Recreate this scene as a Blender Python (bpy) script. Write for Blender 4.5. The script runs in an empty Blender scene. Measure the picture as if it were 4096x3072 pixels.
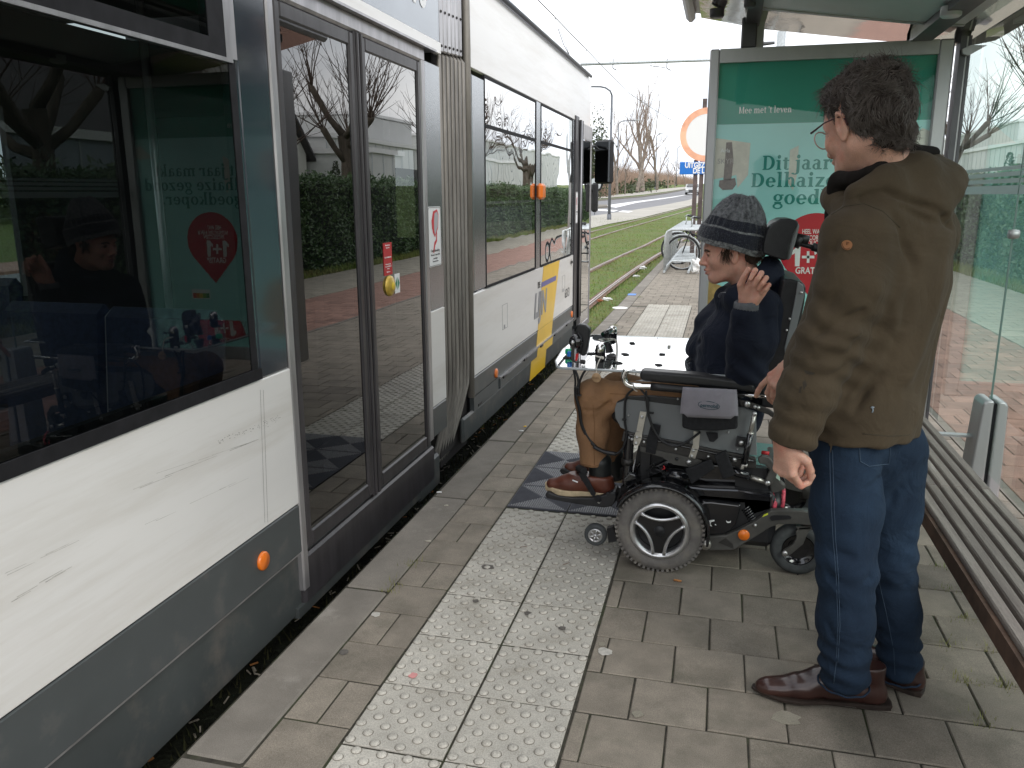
import bpy, bmesh, math, random
import numpy as np
from mathutils import Matrix, Vector, Euler
random.seed(7); RNG = np.random.default_rng(11)
SC = bpy.context.scene; COL = SC.collection
PI = math.pi

# ------------------------------------------------------------------ camera
PT, RO, YA = 0.22744, -0.00357, -0.25031
CAM = np.array([0.95318, -1.79444, 1.4781]); FPX = 3250.0
FW = np.array([math.sin(YA)*math.cos(PT), math.cos(YA)*math.cos(PT), -math.sin(PT)])
_r = np.array([math.cos(YA), -math.sin(YA), 0.0]); _u = np.cross(_r, FW)
RT = math.cos(RO)*_r + math.sin(RO)*_u; UP = -math.sin(RO)*_r + math.cos(RO)*_u
cd = bpy.data.cameras.new('camera'); cam = bpy.data.objects.new('camera', cd); COL.objects.link(cam)
cam.matrix_world = Matrix(((RT[0], UP[0], -FW[0], CAM[0]), (RT[1], UP[1], -FW[1], CAM[1]), (RT[2], UP[2], -FW[2], CAM[2]), (0, 0, 0, 1)))
cd.sensor_width = 36; cd.sensor_fit = 'HORIZONTAL'; cd.lens = FPX/4096*36; cd.clip_start = 0.05; cd.clip_end = 3000
SC.camera = cam

# ------------------------------------------------------------------ sky, sun, exposure
world = bpy.data.worlds.new('World'); SC.world = world; world.use_nodes = True
SUN_EL, SUN_AZ = math.radians(36), math.radians(138)      # azimuth of the veiled sun, from +Y clockwise
def build_world():
    nt = world.node_tree; nt.nodes.clear(); N = nt.nodes.new; L = nt.links.new
    out = N('ShaderNodeOutputWorld'); bg = N('ShaderNodeBackground'); bg.inputs[1].default_value = 0.12
    sky = N('ShaderNodeTexSky'); sky.sky_type = 'NISHITA'; sky.sun_disc = False
    sky.sun_elevation = SUN_EL; sky.sun_rotation = SUN_AZ; sky.air_density = 1.0; sky.dust_density = 2.0
    tc = N('ShaderNodeTexCoord'); mp = N('ShaderNodeMapping'); mp.inputs['Scale'].default_value = (1, 1, 2.4)
    no = N('ShaderNodeTexNoise'); no.inputs['Scale'].default_value = 2.3; no.inputs['Detail'].default_value = 7; no.inputs['Roughness'].default_value = 0.52
    L(tc.outputs['Generated'], mp.inputs[0]); L(mp.outputs[0], no.inputs[0])
    cr = N('ShaderNodeValToRGB'); cr.color_ramp.elements[0].position = 0.36; cr.color_ramp.elements[1].position = 0.66
    cr.color_ramp.elements[0].color = (6.6, 7.2, 8.2, 1); cr.color_ramp.elements[1].color = (13.5, 13.3, 13.0, 1)
    L(no.outputs[0], cr.inputs[0])
    mx = N('ShaderNodeMixRGB'); mx.inputs[0].default_value = 0.93
    L(sky.outputs[0], mx.inputs[1]); L(cr.outputs[0], mx.inputs[2]); L(mx.outputs[0], bg.inputs[0]); L(bg.outputs[0], out.inputs[0])
build_world()
sl = bpy.data.lights.new('sun', 'SUN'); sl.energy = 0.9; sl.angle = math.radians(24); sl.color = (1, 0.96, 0.9)
so = bpy.data.objects.new('sun', sl); COL.objects.link(so)
so.rotation_euler = Euler((PI/2 - SUN_EL, 0, PI - SUN_AZ + 0.0), 'XYZ')
SC.view_settings.view_transform = 'Standard'; SC.view_settings.look = 'None'
SC.view_settings.exposure = 0.58; SC.view_settings.gamma = 1; SC.view_settings.use_curve_mapping = False
SC.render.engine = 'CYCLES'
SC.cycles.max_bounces = 12; SC.cycles.transparent_max_bounces = 24; SC.cycles.glossy_bounces = 6; SC.cycles.transmission_bounces = 8

# ------------------------------------------------------------------ places: a photograph pixel (4096 wide) cut with a real plane
def ray(px, py): return FW + RT*(px-2048)/FPX - UP*(py-1536)/FPX
def AX(px, py, x): d = ray(px, py); return CAM + d*((x-CAM[0])/d[0])
def AY(px, py, y): d = ray(px, py); return CAM + d*((y-CAM[1])/d[1])
def AZ(px, py, z=0.0): d = ray(px, py); return CAM + d*((z-CAM[2])/d[2])
TY = [-100, 28, 60, 117, 161, 233, 600]; TZ = [-.30, -.30, .33, 1.62, 2.72, 4.1, 9.5]
def terr(y): return float(np.interp(y, TY, TZ))
def AT(px, py, dz=0.0):
    d = ray(px, py); t = 2.0
    while t < 900:
        X = CAM + d*t
        if X[2] < terr(X[1]) + dz: return X
        t *= 1.002
    return CAM + d*300

# ------------------------------------------------------------------ mesh helpers
class MB:
    """collects polygons; build() links them as one mesh object"""
    def __init__(s): s.v = []; s.f = []; s.sm = []
    def add(s, vs, fs, smooth=False):
        o = len(s.v); s.v += [tuple(map(float, v)) for v in vs]; s.f += [tuple(int(i)+o for i in f) for f in fs]; s.sm += [smooth]*len(fs); return s
    def box(s, a, b, M=None, ch=0):
        x0, y0, z0 = a; x1, y1, z1 = b
        if ch <= 0:
            vs = [(x0,y0,z0),(x1,y0,z0),(x1,y1,z0),(x0,y1,z0),(x0,y0,z1),(x1,y0,z1),(x1,y1,z1),(x0,y1,z1)]
            fs = [(3,2,1,0),(4,5,6,7),(0,1,5,4),(1,2,6,5),(2,3,7,6),(3,0,4,7)]
        else:
            c = min(ch, (x1-x0)*.49, (y1-y0)*.49, (z1-z0)*.49); vs = []; 
            for (zz, k) in ((z0, c), (z0+c, 0), (z1-c, 0), (z1, c)):
                for (xx, yy, sx, sy) in ((x0,y0,1,1),(x1,y0,-1,1),(x1,y1,-1,-1),(x0,y1,1,-1)):
                    if k: vs += [(xx+sx*c, yy+sy*c, zz)]*2
                    else: vs += ([(xx, yy+sy*c, zz), (xx+sx*c, yy, zz)] if sx*sy > 0 else [(xx+sx*c, yy, zz), (xx, yy+sy*c, zz)])
            # simple 8-gon rings
            fs = []
            for r in range(3):
                for i in range(8): fs.append((r*8+i, r*8+(i+1) % 8, (r+1)*8+(i+1) % 8, (r+1)*8+i))
            fs += [(7,6,5,4,3,2,1,0), tuple(range(24, 32))]
        if M is not None: vs = [tuple(M @ Vector(v)) for v in vs]
        return s.add(vs, fs)
    def quad(s, a, b, c, d): return s.add([a, b, c, d], [(0, 1, 2, 3)])
    def tube(s, pts, r, n=8, cap=True, closed=False):
        pts = [np.array(p, float) for p in pts]; m = len(pts)
        rs = r if hasattr(r, '__len__') else [r]*m
        ref = None; vs = []
        for i, p in enumerate(pts):
            if closed: t = pts[(i+1) % m]-pts[i-1]
            else: t = pts[min(i+1, m-1)]-pts[max(i-1, 0)]
            t = t/(np.linalg.norm(t)+1e-9)
            if ref is None:
                ref = np.array([0, 0, 1.0]) if abs(t[2]) < .9 else np.array([1.0, 0, 0])
            a = ref - t*(ref@t); a /= np.linalg.norm(a)+1e-9; ref = a; b = np.cross(t, a)
            for k in range(n):
                q = 2*PI*k/n; vs.append(p + rs[i]*(math.cos(q)*a + math.sin(q)*b))
        fs = []
        for i in range(m if closed else m-1):
            j = (i+1) % m
            for k in range(n): fs.append((i*n+k, i*n+(k+1) % n, j*n+(k+1) % n, j*n+k))
        if cap and not closed: 
            s.add(vs, fs, True); o = len(s.v)-len(vs)
            s.f += [tuple(o+k for k in range(n-1, -1, -1)), tuple(o+(m-1)*n+k for k in range(n))]; s.sm += [False, False]; return s
        return s.add(vs, fs, True)
    def lathe(s, prof, c, ax, n=24, smooth=True, arc=None):
        """prof: (radius, height along ax)"""
        ax = np.array(ax, float); ax /= np.linalg.norm(ax); c = np.array(c, float)
        a = np.array([0, 0, 1.0]) if abs(ax[2]) < .9 else np.array([1.0, 0, 0]); a -= ax*(a@ax); a /= np.linalg.norm(a); b = np.cross(ax, a)
        vs = []; 
        for (r, h) in prof:
            for k in range(n): q = 2*PI*k/n; vs.append(c + ax*h + r*(math.cos(q)*a + math.sin(q)*b))
        fs = [(i*n+k, i*n+(k+1) % n, (i+1)*n+(k+1) % n, (i+1)*n+k) for i in range(len(prof)-1) for k in range(n)]
        s.add(vs, fs, smooth); return s
    def disc(s, c, ax, r, n=24, h=0.004):
        return s.lathe([(0.0001, 0), (r, 0), (r, h), (0.0001, h)], c, ax, n, False)
    def prism(s, pts, off):
        """closed outline of 3D points pushed along off"""
        n = len(pts); off = np.array(off, float); P = [np.array(p, float) for p in pts]
        vs = P + [p+off for p in P]
        fs = [tuple(range(n)), tuple(range(2*n-1, n-1, -1))] + [(i, i+n, (i+1) % n+n, (i+1) % n) for i in range(n)]
        return s.add(vs, fs)
    def build(s, name, m=None, parent=None, label=None, recalc=True, bevel=0, **kw):
        me = bpy.data.meshes.new(name); me.from_pydata(s.v, [], s.f)
        me.polygons.foreach_set('use_smooth', s.sm)
        if recalc:
            bm = bmesh.new(); bm.from_mesh(me); bmesh.ops.recalc_face_normals(bm, faces=bm.faces); bm.to_mesh(me); bm.free()
        return link(name, me, m, parent, label, bevel, **kw)
def link(name, me, m=None, parent=None, label=None, bevel=0, **kw):
    o = bpy.data.objects.new(name, me); COL.objects.link(o)
    if m is not None and not len(me.materials): me.materials.append(m)
    if parent is not None:
        o.parent = parent
        o.matrix_parent_inverse = parent.matrix_world.inverted() if parent.matrix_world != Matrix() else Matrix()
    if label: o['label'] = label
    if bevel: 
        b = o.modifiers.new('bevel', 'BEVEL'); b.width = bevel; b.segments = 2 if bevel < .009 else 4; b.limit_method = 'ANGLE'; b.angle_limit = .6
        if bevel > .009:
            for p_ in me.polygons: p_.use_smooth = True
            w_ = o.modifiers.new('normals', 'WEIGHTED_NORMAL'); w_.keep_sharp = False
    for k, v in kw.items(): o[k] = v
    return o
def grid_mesh(name, V, F, m, parent=None, smooth=True, **kw):
    me = bpy.data.meshes.new(name); F = np.asarray(F); n = F.shape[1]
    me.vertices.add(len(V)); me.vertices.foreach_set('co', np.asarray(V, np.float32).ravel())
    me.loops.add(F.size); me.loops.foreach_set('vertex_index', F.ravel().astype(np.int32))
    me.polygons.add(len(F)); me.polygons.foreach_set('loop_start', np.arange(0, F.size, n, dtype=np.int32))
    me.polygons.foreach_set('loop_total', np.full(len(F), n, np.int32))
    me.polygons.foreach_set('use_smooth', np.full(len(F), smooth)); me.update(calc_edges=True); me.validate()
    return link(name, me, m, parent, **kw)
def thing(name, label, cat, loc=(0, 0, 0), group=None, rotz=0):
    o = bpy.data.objects.new(name, None); COL.objects.link(o); o.empty_display_size = .1
    o.matrix_world = Matrix.Translation(Vector(loc)) @ Matrix.Rotation(rotz, 4, 'Z')
    o.location = loc; o.rotation_euler = (0, 0, rotz)
    o['label'] = label; o['category'] = cat
    if group: o['group'] = group
    return o
def tag(o, label, cat, group=None, **kw):
    o['label'] = label; o['category'] = cat
    if group: o['group'] = group
    for k, v in kw.items(): o[k] = v
    return o
def struct(o): o['kind'] = 'structure'; return o
def stuff(o): o['kind'] = 'stuff'; return o
def setting(name):
    o = bpy.data.objects.new(name, None); COL.objects.link(o); o['kind'] = 'structure'; return o
def dup(o, parent=None, **kw):
    c = o.copy(); COL.objects.link(c)
    if parent is not None: c.parent = parent
    for ch in o.children: dup(ch, c)
    for k, v in kw.items(): c[k] = v
    return c

# ------------------------------------------------------------------ materials
def mat(name, col, rough=.6, metal=0., var=0., vs=6., col2=None, bump=0., bs=40., spec=.5, rnd=0., coat=0., coords='Object', stretch=(1, 1, 1), sheen=0, detail=5, speck=0, ss=300, trans=0., ior=1.45, sub=0., dirt=None, dirt_s=3, dirt_lo=.5, dirt_hi=.7, bump_d=.01, emit=None, aniso=0, mr=0., wr=None):
    m = bpy.data.materials.new(name); m.use_nodes = True; nt = m.node_tree; b = nt.nodes['Principled BSDF']; N = nt.nodes.new; L = nt.links.new
    col = tuple(col)[:3]
    b.inputs['Roughness'].default_value = rough; b.inputs['Metallic'].default_value = metal
    b.inputs['Specular IOR Level'].default_value = spec; b.inputs['Coat Weight'].default_value = coat; b.inputs['Coat Roughness'].default_value = .08
    b.inputs['Transmission Weight'].default_value = trans; b.inputs['IOR'].default_value = ior
    b.inputs['Sheen Weight'].default_value = sheen; b.inputs['Sheen Roughness'].default_value = .5
    if sub: b.inputs['Subsurface Weight'].default_value = sub; b.inputs['Subsurface Radius'].default_value = (.012, .004, .002); b.inputs['Subsurface Scale'].default_value = 1
    if emit: b.inputs['Emission Color'].default_value = (*emit[:3], 1); b.inputs['Emission Strength'].default_value = emit[3]
    tc = N('ShaderNodeTexCoord'); mp = N('ShaderNodeMapping'); mp.inputs['Scale'].default_value = stretch; L(tc.outputs[coords], mp.inputs[0])
    cur = None
    def rgb(c):
        n = N('ShaderNodeRGB'); n.outputs[0].default_value = (*c[:3], 1); return n.outputs[0]
    cur = rgb(col)
    src = mp.outputs[0]
    if rnd:   # shift the pattern per object and vary its value
        oi = N('ShaderNodeObjectInfo'); ad = N('ShaderNodeVectorMath'); ad.operation = 'ADD'
        ml = N('ShaderNodeMath'); ml.operation = 'MULTIPLY'; ml.inputs[1].default_value = 37.
        L(oi.outputs['Random'], ml.inputs[0]); L(mp.outputs[0], ad.inputs[0]); L(ml.outputs[0], ad.inputs[1]); src = ad.outputs[0]
        mr_ = N('ShaderNodeMapRange'); mr_.inputs[3].default_value = 1-rnd; mr_.inputs[4].default_value = 1+rnd; L(oi.outputs['Random'], mr_.inputs[0])
    if var or col2:
        n = N('ShaderNodeTexNoise'); n.inputs['Scale'].default_value = vs; n.inputs['Detail'].default_value = detail; n.inputs['Roughness'].default_value = .6; L(src, n.inputs[0])
        rp = N('ShaderNodeValToRGB'); rp.color_ramp.elements[0].position = .33; rp.color_ramp.elements[1].position = .67; L(n.outputs[0], rp.inputs[0])
        c2 = col2 if col2 else tuple(c*(1-var) for c in col); c1 = col if col2 else tuple(min(1, c*(1+var)) for c in col)
        rp.color_ramp.elements[0].color = (*c2[:3], 1); rp.color_ramp.elements[1].color = (*c1[:3], 1); cur = rp.outputs[0]
    if dirt:
        n = N('ShaderNodeTexNoise'); n.inputs['Scale'].default_value = dirt_s; n.inputs['Detail'].default_value = 8; n.inputs['Roughness'].default_value = .65; L(src, n.inputs[0])
        mrr = N('ShaderNodeMapRange'); mrr.inputs[1].default_value = dirt_lo; mrr.inputs[2].default_value = dirt_hi; L(n.outputs[0], mrr.inputs[0])
        mx = N('ShaderNodeMixRGB'); L(mrr.outputs[0], mx.inputs[0]); L(cur, mx.inputs[1]); mx.inputs[2].default_value = (*dirt[:3], 1); cur = mx.outputs[0]
    if speck:
        n = N('ShaderNodeTexNoise'); n.inputs['Scale'].default_value = ss; n.inputs['Detail'].default_value = 2; L(src, n.inputs[0])
        mrr = N('ShaderNodeMapRange'); mrr.inputs[1].default_value = .3; mrr.inputs[2].default_value = .7; mrr.inputs[3].default_value = 1-speck; mrr.inputs[4].default_value = 1+speck; L(n.outputs[0], mrr.inputs[0])
        mx = N('ShaderNodeMixRGB'); mx.blend_type = 'MULTIPLY'; mx.inputs[0].default_value = 1; L(cur, mx.inputs[1]); L(mrr.outputs[0], mx.inputs[2]); cur = mx.outputs[0]
    if rnd:
        mx = N('ShaderNodeMixRGB'); mx.blend_type = 'MULTIPLY'; mx.inputs[0].default_value = 1; L(cur, mx.inputs[1]); L(mr_.outputs[0], mx.inputs[2]); cur = mx.outputs[0]
    L(cur, b.inputs['Base Color'])
    if mr:
        n = N('ShaderNodeTexNoise'); n.inputs['Scale'].default_value = vs*2; n.inputs['Detail'].default_value = 6; L(src, n.inputs[0])
        q = N('ShaderNodeMapRange'); q.inputs[1].default_value = .3; q.inputs[2].default_value = .7; q.inputs[3].default_value = max(0, rough-mr); q.inputs[4].default_value = min(1, rough+mr); L(n.outputs[0], q.inputs[0]); L(q.outputs[0], b.inputs['Roughness'])
    if bump:
        n = N('ShaderNodeTexNoise'); n.inputs['Scale'].default_value = bs; n.inputs['Detail'].default_value = 6; L(src, n.inputs[0])
        bp = N('ShaderNodeBump'); bp.inputs['Strength'].default_value = bump; bp.inputs['Distance'].default_value = bump_d; L(n.outputs[0], bp.inputs['Height']); L(bp.outputs[0], b.inputs['Normal'])
    if wr:      # broad cloth wrinkles: (scale, depth, contrast)
        n2 = N('ShaderNodeTexNoise'); n2.inputs['Scale'].default_value = wr[0]; n2.inputs['Detail'].default_value = 3; n2.inputs['Distortion'].default_value = 1.2; L(src, n2.inputs[0])
        q2 = N('ShaderNodeMath'); q2.operation = 'PINGPONG'; q2.inputs[1].default_value = .5; sc2 = N('ShaderNodeMath'); sc2.operation = 'MULTIPLY'; sc2.inputs[1].default_value = wr[2]; L(n2.outputs[0], sc2.inputs[0]); L(sc2.outputs[0], q2.inputs[0])
        b2 = N('ShaderNodeBump'); b2.inputs['Distance'].default_value = wr[1]; b2.inputs['Strength'].default_value = 1; L(q2.outputs[0], b2.inputs['Height'])
        if bump: L(bp.outputs[0], b2.inputs['Normal'])
        L(b2.outputs[0], b.inputs['Normal'])
    return m
def glass_mat(name, tint=(.3, .34, .34), ior=1.5, rough=0.0, wav=0.0, ws=1.5, gloss=1.0, mindark=0.0, k=1.5):
    """thin pane: tinted see-through plus a mirror reflection by Fresnel"""
    m = bpy.data.materials.new(name); m.use_nodes = True; nt = m.node_tree; nt.nodes.clear(); N = nt.nodes.new; L = nt.links.new
    o = N('ShaderNodeOutputMaterial'); t = N('ShaderNodeBsdfTransparent'); t.inputs[0].default_value = (*tint, 1)
    g = N('ShaderNodeBsdfGlossy'); g.inputs['Roughness'].default_value = rough; g.inputs[0].default_value = (gloss, gloss, gloss, 1)
    mx = N('ShaderNodeMixShader'); ge = N('ShaderNodeNewGeometry'); dt = N('ShaderNodeVectorMath'); dt.operation = 'DOT_PRODUCT'; L(ge.outputs['Incoming'], dt.inputs[0]); L(ge.outputs['Normal'], dt.inputs[1])
    def mth(op, a, b_): q = N('ShaderNodeMath'); q.operation = op; [L(v, q.inputs[i]) if hasattr(v, 'links') else setattr(q.inputs[i], 'default_value', v) for i, v in enumerate((a, b_)) if v is not None]; return q.outputs[0]
    ab = mth('ABSOLUTE', dt.outputs['Value'], None); p5 = mth('POWER', mth('SUBTRACT', 1.0, ab), 5.0); f0 = ((ior-1)/(ior+1))**2; sch = mth('ADD', mth('MULTIPLY', p5, 1-f0), f0)
    ml = N('ShaderNodeMath'); ml.operation = 'MULTIPLY_ADD'; ml.inputs[1].default_value = k; ml.inputs[2].default_value = mindark; ml.use_clamp = True
    L(sch, ml.inputs[0]); L(ml.outputs[0], mx.inputs[0]); L(t.outputs[0], mx.inputs[1]); L(g.outputs[0], mx.inputs[2]); L(mx.outputs[0], o.inputs[0])
    if wav:
        tc = N('ShaderNodeTexCoord'); n = N('ShaderNodeTexNoise'); n.inputs['Scale'].default_value = ws; n.inputs['Detail'].default_value = 1; L(tc.outputs['Object'], n.inputs[0])
        bp = N('ShaderNodeBump'); bp.inputs['Strength'].default_value = 1; bp.inputs['Distance'].default_value = wav; L(n.outputs[0], bp.inputs['Height']); L(bp.outputs[0], g.inputs['Normal'])
    return m
def text(name, s, size, mt, loc, rot, parent=None, ext=.0006, align='LEFT', bold=0.0, shear=0, spacing=1.0, sx=1.0):
    cu = bpy.data.curves.new(name, 'FONT'); cu.body = s; cu.size = size; cu.extrude = ext; cu.align_x = align; cu.offset = bold; cu.shear = shear; cu.space_character = spacing; cu.resolution_u = 3
    tmp = bpy.data.objects.new(name, cu); COL.objects.link(tmp); dg = bpy.context.evaluated_depsgraph_get(); dg.update()
    me = bpy.data.meshes.new_from_object(tmp.evaluated_get(dg)); bpy.data.objects.remove(tmp)
    me.materials.clear(); me.materials.append(mt); me.transform(Matrix.LocRotScale(Vector(loc), Euler(rot), Vector((sx, 1, 1))))
    return link(name, me, mt, parent)
# =================================================================== THE SETTING
M = {}
M['joint'] = mat('joint_sand', (.042, .038, .029), .95, var=.5, vs=30, dirt=(.035, .05, .015), dirt_s=5)
M['paver'] = mat('concrete_paver', (.225, .198, .163), .86, spec=.3, var=.16, vs=9, bump=.5, bs=260, bump_d=.0015, rnd=.13, speck=.28, ss=420, dirt=(.13, .12, .095), dirt_s=4, dirt_lo=.5, dirt_hi=.75, mr=.1)
M['paver2'] = mat('concrete_paver_shaded', (.185, .172, .15), .85, var=.18, vs=9, bump=.5, bs=260, bump_d=.0015, rnd=.16, speck=.28, ss=420, dirt=(.10, .11, .075), dirt_s=3, dirt_lo=.48, dirt_hi=.75)
M['tactile'] = mat('tactile_concrete', (.445, .425, .38), .9, spec=.3, var=.12, vs=12, bump=.6, bs=220, bump_d=.002, rnd=.07, speck=.22, ss=260, dirt=(.30, .28, .24), dirt_s=6, dirt_lo=.5, dirt_hi=.72)
M['kerb'] = mat('kerb_concrete', (.195, .178, .155), .9, spec=.25, var=.13, vs=7, bump=.5, bs=200, bump_d=.0015, rnd=.08, speck=.2, ss=400, dirt=(.30, .28, .25), dirt_s=5, dirt_lo=.58, dirt_hi=.75)
M['mat'] = mat('grey_rubber', (.075, .078, .095), .65, var=.12, vs=20, bump=.2, bs=200, bump_d=.001)
M['matrib'] = mat('pale_rubber_rib', (.24, .24, .25), .7, var=.25, vs=60)
M['red'] = mat('red_paver', (.27, .155, .12), .85, var=.2, vs=8, bump=.5, bs=200, bump_d=.0015, rnd=.2, speck=.25, ss=300)
M['beige'] = mat('beige_paver', (.27, .25, .20), .85, var=.2, vs=5, bump=.4, bs=150, bump_d=.0015, rnd=.12, speck=.2, ss=300)
M['grassg'] = mat('grass_ground', (.115, .165, .030), .95, col2=(.135, .115, .05), vs=1.1, bump=1., bs=16, bump_d=.07, detail=9, dirt=(.075, .14, .02), dirt_s=5, dirt_lo=.42, dirt_hi=.62)
M['blade'] = mat('grass_blade', (.17, .235, .04), .8, col2=(.20, .17, .07), vs=.9, detail=4, dirt=(.07, .15, .02), dirt_s=.5)
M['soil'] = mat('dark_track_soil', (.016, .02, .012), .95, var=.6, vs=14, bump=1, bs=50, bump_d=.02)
M['asphalt'] = mat('asphalt', (.17, .17, .18), .75, var=.1, vs=.4, bump=.3, bs=60, bump_d=.01)
M['conc'] = mat('pale_concrete', (.36, .34, .30), .85, var=.1, vs=.5)
M['wpaint'] = mat('road_paint', (.72, .72, .72), .6, var=.08, vs=3)
M['rail'] = mat('steel_rail', (.36, .31, .29), .38, metal=.55, var=.25, vs=5)
M['rust'] = mat('rusty_rail_web', (.12, .065, .04), .8, var=.4, vs=12)
M['thicket'] = mat('thicket_twigs', (.30, .215, .165), .9, var=.35, vs=.3)  # lightened: overexposure glare put into the twig colour
M['bark'] = mat('bark', (.095, .078, .06), .92, var=.4, vs=9, bump=1, bs=30, bump_d=.02, stretch=(1, 1, .3))
M['ftwig'] = mat('far_twig', (.24, .185, .15), .9, var=.2, vs=3); M['fbark'] = mat('far_bark', (.22, .185, .155), .92, var=.3, vs=3); M['twig'] = mat('twig', (.10, .07, .055), .9, var=.3, vs=5)  # far twig and bark are paler copies, glare painted into them
M['leafd'] = mat('laurel_leaf', (.042, .088, .03), .38, col2=(.075, .13, .045), vs=4, rnd=0, spec=.6)
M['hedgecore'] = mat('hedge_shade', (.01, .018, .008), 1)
M['galv'] = mat('galvanised_steel', (.50, .53, .54), .5, metal=.55, var=.14, vs=25, mr=.1)
M['dgrey'] = mat('dark_grey_paint', (.075, .078, .085), .45, var=.08, vs=8)
M['lampgrey'] = mat('lamp_post_grey', (.14, .15, .17), .5, metal=.3, var=.1)

def field(name, parent, x0, x1, y0, y1, px, py, off, m, z=0.0, th=.05, gap=.006, limit=300, keep=None, jig=.0015, ch=.003, yoff=0.0):
    """running-bond blocks; the first `limit` nearest the camera are pieces, the rest one joined part"""
    cells = []
    k0 = int(math.floor((y0-yoff)/py)); k1 = int(math.ceil((y1-yoff)/py))
    for k in range(k0, k1):
        ya, yb = max(y0, yoff+k*py), min(y1, yoff+(k+1)*py)
        if yb-ya < .02: continue
        o = off(k); j = int(math.floor((x0-o)/px)) - 1
        while True:
            xa = o + j*px; xb = xa+px; j += 1
            if xa >= x1: break
            xa, xb = max(xa, x0), min(xb, x1)
            if xb-xa < .02: continue
            if keep and not keep((xa+xb)/2, (ya+yb)/2): continue
            cells.append((xa, xb, ya, yb))
    cells.sort(key=lambda c: (c[0]-CAM[0])**2 + (c[2]-CAM[1])**2)
    cache = {}; rest = MB()
    for i, (xa, xb, ya, yb) in enumerate(cells):
        w, d = round(xb-xa, 3), round(yb-ya, 3); cx, cy = (xa+xb)/2, (ya+yb)/2
        if i < limit:
            key = (w, d, random.randint(0, 2))
            if key not in cache:
                b = MB(); hw, hd = w/2-gap/2, d/2-gap/2; e = lambda: random.uniform(-.0012, .0012)
                cs = [(-hw+e(), -hd+e()), (hw+e(), -hd+e()), (hw+e(), hd+e()), (-hw+e(), hd+e())]
                vs = [(x, y, -th) for x, y in cs] + [(x, y, -ch) for x, y in cs] + [(x-math.copysign(ch, x), y-math.copysign(ch, y), 0) for x, y in cs]
                b.add(vs, [(8,9,10,11)] + [(a, (a+1) % 4, 4+(a+1) % 4, 4+a) for a in range(4)] + [(4+a, 4+(a+1) % 4, 8+(a+1) % 4, 8+a) for a in range(4)])
                ob = b.build(name, m, parent, recalc=False); cache[key] = ob; o = ob
            else: o = cache[key].copy(); COL.objects.link(o)
            o.location = (cx, cy, z+random.uniform(-jig, jig)); o.rotation_euler = (random.uniform(-.003, .003), random.uniform(-.003, .003), random.uniform(-.004, .004))
        else: rest.box((xa+gap/2, ya+gap/2, z-th), (xb-gap/2, yb-gap/2, z+random.uniform(-.001, .0005)))
    if rest.v: stuff(rest.build(name+'_field', m, parent, recalc=False))

# ---------------- platform
platform = setting('platform')
b = MB(); b.box((-.400, -3.5, -.32), (2.44, 26, -.0045)); b.build('platform_bed', M['joint'], platform)
kb = MB(); kb.box((-.09, -.497, -.26), (.088, .497, 0), ch=.008)
k0 = kb.build('kerb_stone', M['kerb'], platform)
for i, k in enumerate(range(-3, 25)):
    o = k0 if i == 0 else k0.copy()
    if i: COL.objects.link(o)
    dx = .0 if k < 8 else .00
    o.location = (-.307+random.uniform(-.003, .003), .355+k*1.005, random.uniform(-.002, .002)); o.rotation_euler = (0, random.uniform(-.004, .004), random.uniform(-.002, .002))
PX, PY = .2222, .2163
# strip between kerb and tactile slabs: full blocks and pairs of half blocks in turn
def strip_off(k): return -.2165
half = MB()
def strip():
    cellsF = []; 
    for k in range(-14, 44):
        ya = .065 + .2158*k; yb = ya+.2158
        if yb > 9.42: break
        if k % 2 == 0: cellsF += [(-.216, -.109, ya, yb), (-.109, -.003, ya, yb)]
        else: cellsF.append((-.216, -.003, ya, yb))
    mm = {}
    for xa, xb, ya, yb in cellsF:
        w = round(xb-xa, 2)
        if w not in mm:
            b = MB(); hw, hd = (xb-xa)/2-.003, .2158/2-.003; c = .003; cs = [(-hw, -hd), (hw, -hd), (hw, hd), (-hw, hd)]
            b.add([(x, y, -.05) for x, y in cs]+[(x, y, -c) for x, y in cs]+[(x-math.copysign(c, x), y-math.copysign(c, y), 0) for x, y in cs], [(8,9,10,11)]+[(a, (a+1) % 4, 4+(a+1) % 4, 4+a) for a in range(4)]+[(4+a, 4+(a+1) % 4, 8+(a+1) % 4, 8+a) for a in range(4)])
            mm[w] = b.build('paving_stone', M['paver'], platform, recalc=False); o = mm[w]
        else: o = mm[w].copy(); COL.objects.link(o)
        o.location = ((xa+xb)/2, (ya+yb)/2, random.uniform(-.0015, .001)); o.rotation_euler = (random.uniform(-.003, .003), random.uniform(-.003, .003), random.uniform(-.004, .004))
strip()
# tactile slabs
def tact():
    b = MB(); h = .1462; c = .003; cs = [(-h, -h), (h, -h), (h, h), (-h, h)]
    b.add([(x, y, -.05) for x, y in cs]+[(x, y, -c) for x, y in cs]+[(x-math.copysign(c, x), y-math.copysign(c, y), 0) for x, y in cs], [(8,9,10,11)]+[(a, (a+1) % 4, 4+(a+1) % 4, 4+a) for a in range(4)]+[(4+a, 4+(a+1) % 4, 8+(a+1) % 4, 8+a) for a in range(4)])
    for r in range(8):
        for q in range(4):
            x = -.131 + q*.0745 + (.0372 if r % 2 else 0) ; y = -.131 + r*.0374
            b.lathe([(.0140, -.0005), (.0132, .0032), (.0105, .0056), (.005, .0064), (.0003, .0066)], (x, y, 0), (0, 0, 1), 12)
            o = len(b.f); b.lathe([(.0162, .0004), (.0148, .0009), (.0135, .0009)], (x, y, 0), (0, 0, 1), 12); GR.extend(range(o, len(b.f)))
    return b
GR = []; M['studshade'] = mat('shade_and_dirt_round_studs', (.20, .185, .155), .95, var=.35, vs=60)  # darker rings: stud shading painted into the colour, along with dirt
t0 = tact().build('tactile_slab', M['tactile'], platform, recalc=False); t0.data.materials.append(M['studshade'])
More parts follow.
